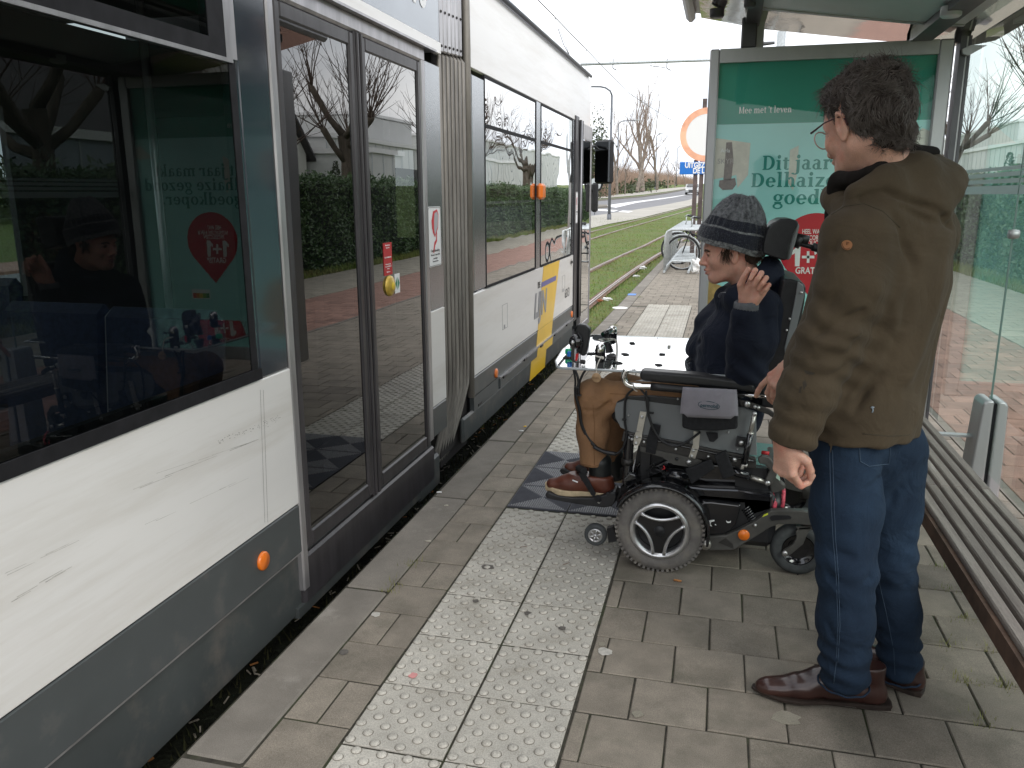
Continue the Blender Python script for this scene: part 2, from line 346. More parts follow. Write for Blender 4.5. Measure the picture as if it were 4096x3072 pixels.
for i in GR: t0.data.polygons[i].material_index = 1
first = True
for j in range(-8, 32):
    yc = .3*j+.15
    if 1.82 < yc < 2.70 or yc > 9.45: continue
    for xc in (.15, .45):
        o = t0 if first else t0.copy()
        if not first: COL.objects.link(o)
        first = False
        o.location = (xc, yc, random.uniform(-.001, .002)); o.rotation_euler = (random.uniform(-.004, .004), random.uniform(-.004, .004), random.choice([0, PI]) + random.uniform(-.003, .003))
# grey rubber mat slabs with triangles of ribs
def rub():
    b = MB(); b.box((-.147, -.147, -.03), (.147, .147, 0)); r = MB(); n = 27
    for i in range(n):
        x = -.139 + i*.278/(n-1); L_ = .142-abs(x)
        if L_ < .001: continue
        # light ribs run along Y in the triangles nearest and farthest from the viewer
        y0, y1 = abs(x)+.002, .143
        if y1 > y0:
            r.box((x-.0026, y0, 0), (x+.0026, y1, .0035)); r.box((x-.0026, -y1, 0), (x+.0026, -y0, .0035))
    for i in range(22):
        y = -.139 + i*.278/21
        x0, x1 = abs(y)+.003, .143
        if x1 > x0: b.box((x0, y-.002, 0), (x1, y+.002, .0025)); b.box((-x1, y-.002, 0), (-x0, y+.002, .0025))
    return b, r
rb, rr = rub(); r0 = rb.build('rubber_slab', M['mat'], platform, recalc=False); r1 = rr.build('rib_pattern', M['matrib'], r0, recalc=False)
first = True
for j in range(3):
    for xc in (.15, .45):
        o = r0 if first else dup(r0, platform)
        o.location = (xc, 1.815+.151+.302*j, .003); first = False
# main field of pavers right of the slabs, and the full width beyond them
def offx(k): return .6505 if k % 2 == 0 else .7605
field('paving_stone', platform, .6035, 2.40, -1.2, 9.45, PX, .2165, offx, M['paver'], yoff=.0835+.2165*0, limit=210)
field('paving_stone', platform, -.216, 2.40, 9.45, 25.5, PX, .2165, lambda k: .10 if k % 2 else 0, M['paver'], yoff=9.45, limit=70)
b = MB()
for j in range(-3, 26): b.box((2.403, j*1.0, -.3), (2.455, j*1.0+.994, .002))
b.build('edge_kerb', M['kerb'], platform)

# ---------------- cycle path behind the shelter
cyc = setting('cycle_path'); b = MB(); b.box((2.457, -6, -.3), (5.45, 60, -.0045)); b.build('path_bed', M['joint'], cyc)
field('red_brick', cyc, 2.46, 3.90, 1.0, 40, .2222, .2165, lambda k: .0 if k % 2 else .11, M['red'], limit=260, yoff=.05)
field('grey_brick', cyc, 3.905, 5.44, 3.0, 45, .2222, .2165, lambda k: .0 if k % 2 else .11, M['beige'], limit=180, yoff=.02)

# ---------------- ground: one sheet to the horizon, rising gently ahead
def ground():
    xs = np.concatenate([np.linspace(-600, -60, 14), np.linspace(-50, 60, 56), np.linspace(80, 600, 12)])
    ys = np.concatenate([np.linspace(-400, -20, 8), np.linspace(-10, 60, 71), np.linspace(64, 260, 50), np.linspace(300, 2400, 12)])
    V = []; 
    for y in ys:
        for x in xs:
            z = terr(y) if y < 600 else 9.5+(y-600)*.002
            if x > 5.3: z += (max(z, 0)-z)*min(1, (x-5.3)/.3)
            if -.39 < x < 5.3 and -6 < y < 26: z -= .1
            z += .02*math.sin(x*2.1+y*.7)*math.sin(y*1.3) if x < -.4 or x > 6 else 0
            V.append((x, y, z - .0))
    nx = len(xs); F = [(j*nx+i, j*nx+i+1, (j+1)*nx+i+1, (j+1)*nx+i) for j in range(len(ys)-1) for i in range(nx-1)]
    return struct(grid_mesh('ground', V, F, M['grassg']))
ground()
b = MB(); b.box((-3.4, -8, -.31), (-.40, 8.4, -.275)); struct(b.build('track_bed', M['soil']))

# ---------------- rails (metre gauge, bending gently right)
track = setting('tram_track')
def railx(y, base): 
    return base + (0 if y < 12 else .0016*(y-12)**2 if y < 40 else 1.254+.0896*(y-40))
for base in (-1.14, -2.16, -4.75, -5.75):
    b = MB(); ys = np.arange(-8, 150, 1.5); top = []; 
    prof = [(-.034, -.07), (-.034, 0.0), (-.008, 0.002), (-.004, -.03), (.012, -.03), (.014, 0.0), (.034, 0.002), (.034, -.07)]
    vs = []; fs = []
    for i, y in enumerate(ys):
        x = railx(y, base)
        for (dx, dz) in prof: vs.append((x+dx*1.1, y, terr(y)+.028+dz))
        if i: fs += [((i-1)*8+k, (i-1)*8+k+1, i*8+k+1, i*8+k) for k in range(7)]
    b.add(vs, fs); b.build('rail', M['rail'], track)
    b = MB(); vs = []; fs = []
    for i, y in enumerate(ys):
        x = railx(y, base)
        vs += [(x-.11, y, terr(y)+.004), (x-.04, y, terr(y)+.014), (x+.04, y, terr(y)+.014), (x+.09, y, terr(y)+.004)]
        if i: fs += [((i-1)*4+k, (i-1)*4+k+1, i*4+k+1, i*4+k) for k in range(3)]
    b.add(vs, fs); b.build('rail_filler', M['rust'], track)

# ---------------- the road curving off behind the tram
def ribbon(name, L1, R1, dz, m, parent=None, struct_=True):
    b = MB(); n = 60; vs = []
    def at(L, t):
        t = t*(len(L)-1); i = min(int(t), len(L)-2); f = t-i; return np.array(L[i])*(1-f)+np.array(L[i+1])*f
    for i in range(n):
        a = at(L1, i/(n-1)); c = at(R1, i/(n-1)); 
        for f in (0, .25, .5, .75, 1): q = a*(1-f)+c*f; vs.append((q[0], q[1], terr(q[1])+dz))
    fs = [(i*5+k, i*5+k+1, (i+1)*5+k+1, (i+1)*5+k) for i in range(n-1) for k in range(4)]
    b.add(vs, fs, True); o = b.build(name, m, parent)
    if parent is None and struct_: struct(o)
    return o
k = 2.765
def R7(u, v): return (2250+u/k, 300+v/k)
def G(*pts): return [AT(*R7(u, v))[:2] for u, v in pts]
far_road = G((-900, 1470), (-300, 1440), (370, 1400), (900, 1352), (1200, 1305), (1370, 1272), (1500, 1240)) 
near_asph = G((-900, 1640), (-300, 1605), (330, 1562), (760, 1500), (1100, 1445), (1400, 1385), (1520, 1330))
grass_ed = G((-900, 1960), (-300, 1850), (500, 1655), (850, 1590), (1150, 1515), (1450, 1438), (1560, 1395))
ribbon('road', far_road, near_asph, .02, M['asphalt'])
ribbon('pavement', near_asph, grass_ed, .026, M['conc'])
path_n = G((-900, 1440), (-300, 1410), (370, 1375), (900, 1325), (1200, 1285), (1375, 1257), (1500, 1225))
path_f = G((-900, 1405), (-300, 1380), (370, 1350), (900, 1292), (1200, 1252), (1375, 1236), (1500, 1210))
ribbon('footpath', path_f, path_n, .03, M['conc'])
rm = setting('road_marking')
for q in (((450, 1450), (800, 1402), (1200, 1352), (1440, 1312)), ):
    a = G(*q); c = G(*[(u+ (140 if i == 0 else 20 if i<3 else 3), v+(22 if i == 0 else 15 if i == 1 else 6 if i == 2 else 3)) for i, (u, v) in enumerate(q)])
    ribbon('centre_line', a, c, .032, M['wpaint'], rm)
for (u, v) in ((330, 1500), (450, 1508), (612, 1518)):
    P4 = G((u, v), (u+55, v-14), (u+170, v-7), (u+120, v+9)); b = MB(); b.add([(p[0], p[1], terr(p[1])+.034) for p in P4], [(0, 1, 2, 3)]); b.build('lane_block', M['wpaint'], rm)
P4 = G((240, 1478), (330, 1452), (495, 1454), (500, 1470), (330, 1485)); b = MB(); b.prism([(p[0], p[1], terr(p[1])) for p in P4], (0, 0, .16)); struct(b.build('traffic_island', M['kerb']))
# kerb line of the far side
a = far_road; b = MB()
for i in range(len(a)-1): 
    p, q = a[i], a[i+1]; b.prism([(p[0], p[1], terr(p[1])), (q[0], q[1], terr(q[1])), (q[0]-.25, q[1], terr(q[1])), (p[0]-.25, p[1], terr(p[1]))], (0, 0, .16))
struct(b.build('road_kerb', M['kerb']))

# ---------------- grass blades
def blades(name, n, fx, hmin, hmax, w, m, label=None):
    P = fx(n); a = RNG.uniform(0, 2*PI, n); h = RNG.uniform(hmin, hmax, n); lean = RNG.uniform(.1, .9, n)*h
    ca, sa = np.cos(a), np.sin(a); ww = w*RNG.uniform(.6, 1.4, n)
    V = np.stack([P + np.stack([-sa*ww, ca*ww, 0*a], 1), P + np.stack([sa*ww, -ca*ww, 0*a], 1), P + np.stack([ca*lean, sa*lean, h], 1)], 1).reshape(-1, 3)
    F = np.arange(3*n).reshape(-1, 3); return stuff(grid_mesh(name, V, F, m, smooth=False, label=label or ''))
def trackgrass(n):
    y = 4+46*RNG.random(n)**1.5; x = RNG.uniform(-9, -.42, n); x = np.where(y < 25, x, x+.03*(y-25))
    rail = np.array([min(abs(X-railx(Y, b)) for b in (-1.14, -2.16, -4.75, -5.75)) for X, Y in zip(x, y)])
    keep = (rail > .06); x = np.where(keep, x, x+.2)
    return np.stack([x, y, np.array([terr(t) for t in y])-.005], 1)
o = blades('track_grass', 60000, trackgrass, .025, .075, .006, M['blade'], 'short green grass growing round the tram rails'); o['category'] = 'grass'
def gapgrass(n):
    y = RNG.uniform(-2, 9, n); x = RNG.uniform(-1.3, -.42, n); return np.stack([x, y, 0*x-.278], 1)
M['blade_d'] = mat('dark_gap_grass', (.035, .05, .018), .9, col2=(.05, .045, .02), vs=3)  # darker blades than those on the open track
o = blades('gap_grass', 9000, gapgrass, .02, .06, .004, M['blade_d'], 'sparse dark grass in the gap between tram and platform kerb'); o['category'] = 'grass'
def jointgrass(n):
    # tufts in the joints near the bench and the kerb
    C0 = np.array([(1.87, 1.39), (1.86, 1.16), (1.76, .74), (1.9, .96), (1.76, .96), (1.75, .53), (1.87, .74), (1.98, 1.1), (1.95, .74), (1.9, 1.6), (-.216, .93), (-.216, .86), (-.22, 1.1), (-.215, 6.4), (-.21, 7.6), (-.2, 10.4), (2.2, 2.3), (2.39, 3.0), (2.3, 1.9)])
    i = RNG.integers(0, len(C0), n); p = C0[i]+RNG.normal(0, .022, (n, 2)); return np.stack([p[:, 0], p[:, 1], 0*p[:, 0]-.008], 1)
o = blades('joint_grass', 900, jointgrass, .008, .035, .0016, M['blade'], 'little tufts of grass in the joints of the paving'); o['category'] = 'grass'
def vergeg(n):
    y = 2+38*RNG.random(n)**1.4; x = RNG.uniform(5.42, 6.2, n); return np.stack([x, y, -.02+0*x], 1)
o = blades('verge_grass', 20000, vergeg, .05, .15, .008, M['blade'], 'grass verge at the foot of the laurel hedge'); o['category'] = 'grass'
# litter under the tram edge
def litter():
    b1, b2 = MB(), MB()
    for i in range(330):
        y = random.uniform(-.6, 6); x = random.uniform(-.9, -.42); a = random.uniform(0, PI); w = random.uniform(.004, .009); l = random.uniform(.008, .018)
        Mx = Matrix.Translation((x, y, -.262+random.uniform(0, .012))) @ Euler((random.uniform(-.5, .5), random.uniform(-.5, .5), a)).to_matrix().to_4x4()
        (b1 if i % 4 else b2).box((-l, -w*.4, 0), (l, w*.4, .004), Mx)
    return b1, b2
l1, l2 = litter(); M['paper'] = mat('pale_litter', (.42, .39, .33), .9, var=.4, vs=20); M['butt'] = mat('cork_filter', (.45, .2, .07), .9, var=.3, vs=30)
tag(stuff(l1.build('track_litter', M['paper'])), 'scattered dry leaf scraps and butts on the dark ground under the tram', 'litter')
tag(stuff(l2.build('leaf_litter', M['butt'])), 'orange brown scraps scattered on the dark ground under the tram', 'litter')
# =================================================================== TRAM  (side plane x = TX)
TX = -.51
M['twhite'] = mat('white_tram_paint', (.71, .70, .68), .32, var=.03, vs=2, coat=.3, dirt=(.54, .51, .46), dirt_s=3.4, dirt_lo=.48, dirt_hi=.86, stretch=(1, .22, 2.6))
M['tgrey'] = mat('grey_skirt_paint', (.062, .070, .072), .42, var=.08, vs=5, coat=.2, dirt=(.13, .12, .11), dirt_s=5, dirt_lo=.55, dirt_hi=.8)
M['tgrey2'] = mat('lower_skirt_paint', (.056, .063, .063), .5, var=.1, vs=5, dirt=(.14, .125, .11), dirt_s=6, dirt_lo=.5, dirt_hi=.8)
M['tblue'] = mat('dark_slate_panel', (.020, .028, .038), .16, coat=.8, var=.06, vs=4)
M['tband'] = mat('satin_metal_panel', (.30, .32, .34), .22, metal=.8, var=.05, vs=3)
M['alu'] = mat('worn_aluminium', (.42, .41, .42), .36, metal=.75, var=.2, vs=14, stretch=(1, 1, .2))
M['rubber'] = mat('black_rubber', (.013, .013, .015), .7, spec=.25, var=.3, vs=20)
M['seal'] = mat('door_rubber', (.034, .031, .034), .45, var=.3, vs=24, stretch=(1, 1, .15), coat=.2)
M['ribm'] = mat('bellows_rib', (.20, .185, .165), .5, var=.35, vs=7, stretch=(1, 1, .25), metal=.2, coat=.15)
M['ribd'] = mat('bellows_fold', (.022, .019, .018), .8)
M['yellow'] = mat('yellow_film', (.80, .50, .03), .4, coat=.3, var=.03, vs=5)
M['black'] = mat('black_plastic', (.014, .014, .016), .38, var=.2, vs=20)
M['blackm'] = mat('matt_black', (.02, .02, .021), .7, var=.2, vs=30)
M['orange'] = mat('orange_reflector', (.75, .17, .012), .3, coat=.6, emit=None, bump=.3, bs=400, bump_d=.001)
M['whitefilm'] = mat('white_sticker', (.78, .78, .78), .5)
M['redfilm'] = mat('red_sticker', (.45, .02, .025), .45)
M['greytext'] = mat('grey_lettering', (.30, .30, .31), .5)
M['blacktext'] = mat('black_lettering', (.03, .03, .03), .5)
M['bluetext'] = mat('violet_blue_film', (.16, .15, .33), .5)
M['greenf'] = mat('green_film', (.02, .22, .12), .5)
M['gold'] = mat('yellow_push_button', (.50, .34, .06), .35, metal=.3, var=.15, vs=50)
M['interior'] = mat('tram_interior', (.10, .10, .105), .7)
M['floor_t'] = mat('tram_floor', (.05, .05, .055), .7)
M['seat'] = mat('blue_seat_fabric', (.02, .03, .07), .8, var=.3, vs=60, sheen=.3)
M['glassT'] = glass_mat('tinted_window', (.26, .30, .30), 1.5, 0.0, .0010, 1.4, k=1.0)
M['glassD'] = glass_mat('dark_door_glass', (.12, .135, .135), 1.52, 0.0, .0009, 1.6, k=2.3)
M['glassW'] = glass_mat('wavy_window', (.16, .18, .18), 1.55, 0.0, .0016, 2.6, k=2.4)

tram = thing('tram', 'white and grey articulated tram with yellow stripe standing at the platform', 'tram', (-1.67, 2.5, -.3))
def panel(name, y0, y1, z0, z1, m, x=TX, th=.03, ch=.0, parent=tram, **kw):
    b = MB(); b.box((x-th, y0, z0), (x, y1, z1), ch=ch); return b.build(name, m, parent, **kw)
def pane(name, y0, y1, z0, z1, m, x=TX, parent=tram):
    b = MB(); n = 1; b.add([(x, y0, z0), (x, y1, z0), (x, y1, z1), (x, y0, z1)], [(0, 1, 2, 3)]); return b.build(name, m, parent, recalc=False)
# --- first car, from behind the viewer to the bellows
Y0 = -6.0
panel('white_panel', Y0, .748, .374, .886, M['twhite'], ch=.004)
panel('grey_panel', Y0, .748, .182, .371, M['tgrey'], ch=.004)
panel('lower_skirt', Y0, 2.21, -.06, .176, M['tgrey2'], x=TX-.018)
b = MB(); b.box((TX-.02, Y0, .176), (TX-.004, .748, .183)); b.build('edge_trim', M['alu'], tram)
panel('window_sill_strip', Y0, .56, .888, .925, M['rubber'], x=TX+.004, th=.02)
sc = MB()
# scratches along the white panel
for (u, v, u2, v2, w) in ((430, 2000, 1180, 1700, .0016), (0, 2310, 430, 2105, .0012), (0, 2430, 330, 2240, .0022), (600, 1905, 1080, 1745, .001), (560, 2110, 1100, 1860, .001)):
    a, c = AX(u, v, TX), AX(u2, v2, TX)
    for i in range(5):
        f0 = random.random()*.7; f1 = f0+random.uniform(.08, .3); p, q = a*(1-f0)+c*f0, a*(1-f1)+c*f1; dz = random.uniform(-.004, .004)
        sc.quad((TX+.0006, p[1], p[2]+dz), (TX+.0006, q[1], q[2]+dz), (TX+.0006, q[1], q[2]+dz+w*.5), (TX+.0006, p[1], p[2]+dz+w))
M['scratch'] = mat('grey_scratch', (.42, .41, .38), .7, var=.3, vs=60)
stuff(sc.build('scratch_marks', M['scratch'], tram))
sm = MB()
for i in range(70):
    t = random.random(); p = AX(870+t*250, 1770-t*100+random.gauss(0, 6), TX); l = random.uniform(.002, .006)
    sm.quad((TX+.0008, p[1], p[2]), (TX+.0008, p[1]+l, p[2]+.0006), (TX+.0008, p[1]+l, p[2]+.0022), (TX+.0008, p[1], p[2]+.0012))
for u in (1040, 1052):
    a, c = AX(u, 1560, TX), AX(u+18, 2090, TX); sm.quad((TX+.0007, a[1], a[2]), (TX+.0007, a[1]+.0016, a[2]), (TX+.0007, c[1]+.0016, c[2]), (TX+.0007, c[1], c[2]))
M['scuff'] = mat('dark_scuff', (.13, .12, .115), .8, var=.4, vs=80)
stuff(sm.build('scuff_marks', M['scuff'], tram))
pane('window_pane', Y0, .512, .925, 1.872, M['glassT'], x=TX-.004)
b = MB(); b.box((TX-.03, .512, .925), (TX-.001, .545, 1.885)); b.box((TX-.03, Y0, .925), (TX-.006, .512, .945)); b.build('window_frame', M['rubber'], tram)
b = MB(); b.box((TX-.02, Y0, 1.872), (TX+.003, .53, 1.884)); b.build('window_trim', M['alu'], tram)
panel('upper_window_frame', Y0, .50, 1.884, 1.93, M['rubber'], x=TX)
pane('upper_window_pane', Y0, .42, 1.93, 2.26, M['glassT'], x=TX-.003)
panel('upper_window_frame', .42, .50, 1.93, 2.3, M['rubber'], x=TX)
panel('pillar_plate', .50, .556, 1.884, 2.5, M['alu'], x=TX+.001)
panel('slate_pillar', .558, .735, .888, 2.5, M['tblue'], ch=.004)
panel('slate_pillar', .546, .60, .888, 1.883, M['tblue'], x=TX-.003)
# --- double door
doorf = MB()
doorf.box((TX-.05, .742, .02), (TX+.004, .786, 2.18), ch=.006)
doorf.box((TX-.05, 2.15, .19), (TX+.004, 2.205, 2.14), ch=.006)
doorf.box((TX-.05, .742, 2.115), (TX+.006, 2.205, 2.185), ch=.01)
doorf.build('door_frame', M['alu'], tram)
panel('door_step', .75, 2.21, -.04, .155, M['seal'], x=TX+.002, ch=.01)
panel('door_sill_strip', .70, 2.21, -.07, -.03, M['tgrey2'], x=TX-.002)
def leaf(y0, y1):
    b = MB(); w = .042
    b.box((TX-.035, y0, .17), (TX+.001, y0+w, 2.115), ch=.008); b.box((TX-.035, y1-w, .17), (TX+.001, y1, 2.115), ch=.008)
    b.box((TX-.035, y0+w, 2.06), (TX, y1-w, 2.115), ch=.006); b.box((TX-.035, y0+w, .17), (TX, y1-w, .235), ch=.006)
    lf = b.build('door_leaf', M['seal'], tram)
    pane('door_glass', y0+w, y1-w, .235, 2.06, M['glassD'], x=TX-.008, parent=lf)
    return lf
lfA = leaf(.79, 1.40); lfB = leaf(1.47, 2.15)
b = MB()
for i, (ya, w) in enumerate(((1.397, .014), (1.413, .018), (1.434, .014), (1.451, .02))): b.box((TX-.03, ya, .16), (TX+.004+(.006 if i % 2 else 0), ya+w, 2.12), ch=.005)
b.build('door_seal', M['alu'] if False else M['seal'], tram)
# button, stickers on the right leaf
bx = TX-.007
b = MB(); b.lathe([(.0001, .022), (.022, .021), (.026, .018), (.036, .016), (.045, .01), (.048, 0)], (bx, 1.688, 1.078), (1, 0, 0), 28); bt = b.build('door_button', M['gold'], lfB)
b = MB(); b.lathe([(.0001, .0235), (.018, .0225), (.021, .020)], (bx, 1.688, 1.078), (1, 0, 0), 24); M['yb'] = mat('bright_yellow_cap', (.72, .50, .03), .4); b.build('button_cap', M['yb'], bt)
b = MB(); b.box((bx, 1.633, 1.128), (bx+.0015, 1.728, 1.274)); st = b.build('red_notice', M['redfilm'], lfB)
def ytext(s, size, y, z, m, parent, x, align='LEFT', sx=1.0, shear=0, bold=0, spacing=1): return text('lettering', s, size, m, (x, y, z), (PI/2, 0, PI/2), parent, .0004, align, bold, shear, spacing, sx)
for (s, z, sz) in (('Vergeet niet te', 1.26, .0085), ('ontwaarden', 1.249, .0085), ('DIT IS VERBODEN', 1.205, .0095), ('Druk op de knop', 1.175, .0085), ('wanneer het lampje', 1.165, .0085), ('brandt', 1.155, .0085), ('Niet leunen', 1.14, .0085)):
    ytext(s, sz, 1.680, z, M['whitefilm'], st, bx+.002, 'CENTER')
b = MB(); b.box((bx, 1.752, 1.035), (bx+.0015, 1.812, 1.125), ch=0); gs = b.build('door_symbol_sticker', M['whitefilm'], lfB)
b = MB(); x = bx+.0022
b.add([(x, 1.779, 1.05), (x, 1.779, 1.11), (x, 1.757, 1.08)], [(0, 1, 2)]); b.add([(x, 1.786, 1.05), (x, 1.786, 1.11), (x, 1.808, 1.08)], [(0, 1, 2)]); b.build('arrow_symbol', M['greenf'], gs)
# --- narrow panel right of the door
panel('slate_pillar', 2.208, 2.435, .888, 2.13, M['tband'], ch=.004)
panel('white_panel', 2.208, 2.435, .366, .886, M['twhite'], ch=.004)
panel('grey_panel', 2.208, 2.435, .196, .363, M['tgrey'], ch=.006)
panel('lower_skirt', 1.98, 2.30, -.10, .09, M['tgrey2'], x=TX+.001, ch=.02)
panel('white_fascia', .60, 2.435, 2.187, 2.245, M['twhite'], x=TX+.012, ch=.004)
panel('rain_gutter', .60, 2.30, 2.178, 2.188, M['alu'], x=TX+.035, th=.06)
panel('upper_fascia', .62, 2.435, 2.248, 2.75, M['tband'], x=TX+.004)
ytext('10', .22, 2.03, 2.37, M['whitefilm'], tram, TX+.006, bold=.006)
def camsticker(yc, zc, w, h, x=TX+.0015):
    b = MB(); n = 5; pts = []
    r = .018
    for (sx, sz, a0) in ((1, 1, 0), (-1, 1, 90), (-1, -1, 180), (1, -1, 270)):
        for i in range(n): q = math.radians(a0+90*i/(n-1)); pts.append((x, yc+sx*(w/2-r)+r*math.cos(q), zc+sz*(h/2-r)+r*math.sin(q)))
    b.prism(pts, (.0008, 0, 0)); s_ = b.build('camera_notice', M['whitefilm'], tram)
    b = MB(); ring = [(x+.0016, yc+(p[1]-yc)*.93, zc+(p[2]-zc)*.97) for p in pts]; b.tube(ring, .0011, 4, closed=True); b.build('notice_border', M['blacktext'], s_)
    X = x+.0018; k = w/.2
    def pl(L_, m, nm): 
        b = MB(); b.add([(X, yc+u*k, zc+h*.17+v*k) for u, v in L_], [tuple(range(len(L_)))]); b.build(nm, m, s_)
    M.setdefault('camred', mat('red_print', (.60, .03, .04), .5)); M.setdefault('camgrey', mat('grey_print', (.42, .42, .44), .5))
    pl([(-.045, .03), (-.02, .075), (.04, .085), (.06, .06), (.05, -.01), (.0, -.055), (-.03, -.03)], M['camred'], 'camera_symbol'); X += .0006
    pl([(-.01, .028), (-.002, .065), (.038, .074), (.052, .055), (.043, -.004), (.002, -.043), (-.012, -.02)], M['camgrey'], 'camera_symbol')
    pl([(-.046, .03), (-.03, .04), (-.018, .01), (-.028, -.025), (-.042, -.01)], M['camred'], 'camera_symbol')
    pl([(.018, -.03), (.03, -.025), (.028, -.075), (.0, -.095), (-.022, -.135), (-.034, -.13), (-.012, -.08), (.016, -.065)], M['camred'], 'camera_symbol')
    for (t, dz, sz) in (('Camerabewaking', -.085, .019), ('Wet van 21 maart 2007', -.105, .014), ('www.delijn.be', -.122, .011), ('Motstraat 20 Mechelen', -.137, .009)): 
        text('lettering', t, sz*k, M['blacktext'], (X, yc, zc+h*.0+dz*k+.01), (PI/2, 0, PI/2), s_, .0003, 'CENTER')
camsticker(2.297, 1.272, .205, .308)
# --- bellows
bel = MB(); fold = MB(); n = 7
fold.box((TX-.12, 2.44, .0), (TX-.045, 2.95, 2.75))
for i in range(n):
    y = 2.462+i*.068; zt = 2.205+.004*i
    low = .40-.035*i
    pts = [(TX-.03, y, zt), (TX-.012, y, zt-.02), (TX-.012, y, .5), (TX-.014, y-.006, .36), (TX-.03, y-.03-.012*i, .20), (TX-.06, y-.09-.02*i, .02), (TX-.1, y-.16-.02*i, -.09)]
    bel.tube(pts, [.014]*3+[.015, .014, .013, .012], 8)
bel.build('bellows_rib', M['ribm'], tram); fold.build('bellows_curtain', M['ribd'], tram)
for i in range(6):
    y = 2.452+i*.072
    b = MB(); b.box((TX-.03, y-.022, 2.205+.006*i), (TX+.006-.002*i, y+.034, 2.8), ch=.006); rb = b.build('top_rail', M['alu'], tram)
    b = MB()
    for z in (2.235, 2.40, 2.56): b.lathe([(.0001, .006), (.006, .005), (.008, 0)], (TX+.006-.002*i, y+.006, z+.006*i), (1, 0, 0), 8)
    b.build('bolt', M['ribd'], rb)
b = MB(); b.tube([(TX-.01, 2.925, 2.78), (TX-.005, 2.925, 2.5), (TX-.005, 2.93, 2.3), (TX-.01, 2.93, .25)], .024, 8); b.build('bellows_frame_tube', M['ribm'], tram)
panel('lower_skirt', 2.50, 3.02, -.08, .10, M['ribd'], x=TX-.07)
# --- second car
E2 = 6.47
panel('slate_pillar', 2.962, 3.0, .90, 2.17, M['tblue'], x=TX-.001, ch=.003)
panel('metal_pillar', 3.002, 3.262, .905, 2.17, M['tband'], ch=.004)
panel('white_panel', 2.962, E2, .372, .893, M['twhite'], ch=.006)
panel('grey_panel', 2.962, E2, .243, .369, M['tgrey'], ch=.006)
panel('grey_panel', 2.962, 3.55, .15, .243, M['tgrey'], ch=.0)
panel('lower_skirt', 2.74, 6.47, .0, .16, M['tgrey2'], x=TX+.0, ch=.012)
panel('lower_skirt', 3.56, 6.46, .16, .232, M['tgrey'], x=TX+.012, ch=.006)
b = MB(); b.box((TX-.01, 3.55, .236), (TX+.016, 6.46, .246)); b.build('edge_trim', M['alu'], tram)
for y in (3.62, 4.25, 4.85, 5.45, 6.05):
    b = MB(); b.box((TX+.001, y, .22), (TX+.022, y+.09, .243), ch=.003); b.build('flap_hinge', M['black'], tram)
panel('white_upper_panel', 2.962, 7.45, 2.205, 2.70, M['twhite'], ch=.004)
b = MB(); b.tube([(TX+.02, 2.5, 2.715), (TX+.02, 7.3, 2.715)], .016, 8); b.build('roof_edge_rail', M['lampgrey'], tram)
for (a, c, nm) in ((3.262, 4.722, 'window_pane'), (4.90, 6.36, 'window_pane')):
    pane(nm, a+.012, c-.012, .912, 1.893, M['glassW'], x=TX-.002); pane('upper_window_pane', a+.012, c-.012, 1.915, 2.185, M['glassW'], x=TX-.002)
    b = MB(); b.box((TX-.02, a, .90), (TX+.003, a+.012, 2.2)); b.box((TX-.02, c-.012, .90), (TX+.003, c, 2.2)); b.box((TX-.02, a+.012, 1.893), (TX+.004, c-.012, 1.915)); b.box((TX-.02, a+.012, .896), (TX+.003, c-.012, .912)); b.box((TX-.02, a+.012, 2.185), (TX+.003, c-.012, 2.2)); b.build('window_frame', M['rubber'], tram)
panel('metal_pillar', 4.724, 4.898, .896, 2.2, M['tband'], x=TX-.001)
panel('metal_pillar', 6.362, 6.47, .896, 2.2, M['tblue'], x=TX-.001)
b = MB(); b.box((TX+.001, 4.74, 1.45), (TX+.05, 4.88, 1.575), ch=.018); b.build('indicator_lamp', M['orange'], tram)
for (y, z, px) in ((3.478, .289, 1), (6.413, .29, 1), (.481, .268, 1)):
    b = MB(); b.lathe([(.033, 0), (.033, .006), (.029, .011), (.0001, .0125)], (TX, y, z), (1, 0, 0), 24); b.build('side_reflector', M['orange'], tram)
# yellow stripe and lettering
b = MB(); X = TX+.0015
b.add([(X, 4.80, .373), (X, 5.44, .373), (X, 5.74, .892), (X, 5.02, .892)], [(0, 1, 2, 3)]); 
b.add([(X, 4.75, .244), (X, 5.38, .244), (X, 5.44, .371), (X, 4.80, .371)], [(0, 1, 2, 3)])
b.add([(X+.012, 4.72, .162), (X+.012, 5.36, .162), (X+.012, 5.39, .23), (X+.012, 4.75, .23)], [(0, 1, 2, 3)])
b.add([(X, 4.50, .002), (X, 5.10, .002), (X, 5.16, .158), (X, 4.56, .158)], [(0, 1, 2, 3)]); b.build('yellow_stripe', M['yellow'], tram)
ytext('LIJN', .27, 4.66, .50, M['greytext'], tram, TX+.003, shear=.22, bold=.012, sx=1.0)
ytext('DE', .07, 4.80, .73, M['blacktext'], tram, TX+.003, bold=.002)
b = MB(); 
for i in range(1): b.add([(TX+.0028, 4.93+i*.085, .722), (TX+.0028, 5.56, .722), (TX+.0028, 5.58, .765), (TX+.0028, 4.945+i*.085, .765)], [(0, 1, 2, 3)])
b.build('speed_bar', M['bluetext'], tram)
ytext('6313', .125, 6.02, .50, M['blacktext'], tram, TX+.002)
b = MB(); b.add([(TX+.002, y, z) for y, z in ((6.30, .82), (6.36, .86), (6.36, .835), (6.44, .835), (6.44, .81), (6.36, .81), (6.36, .785))], [tuple(range(7))]); b.build('arrow_symbol', M['blacktext'], tram)
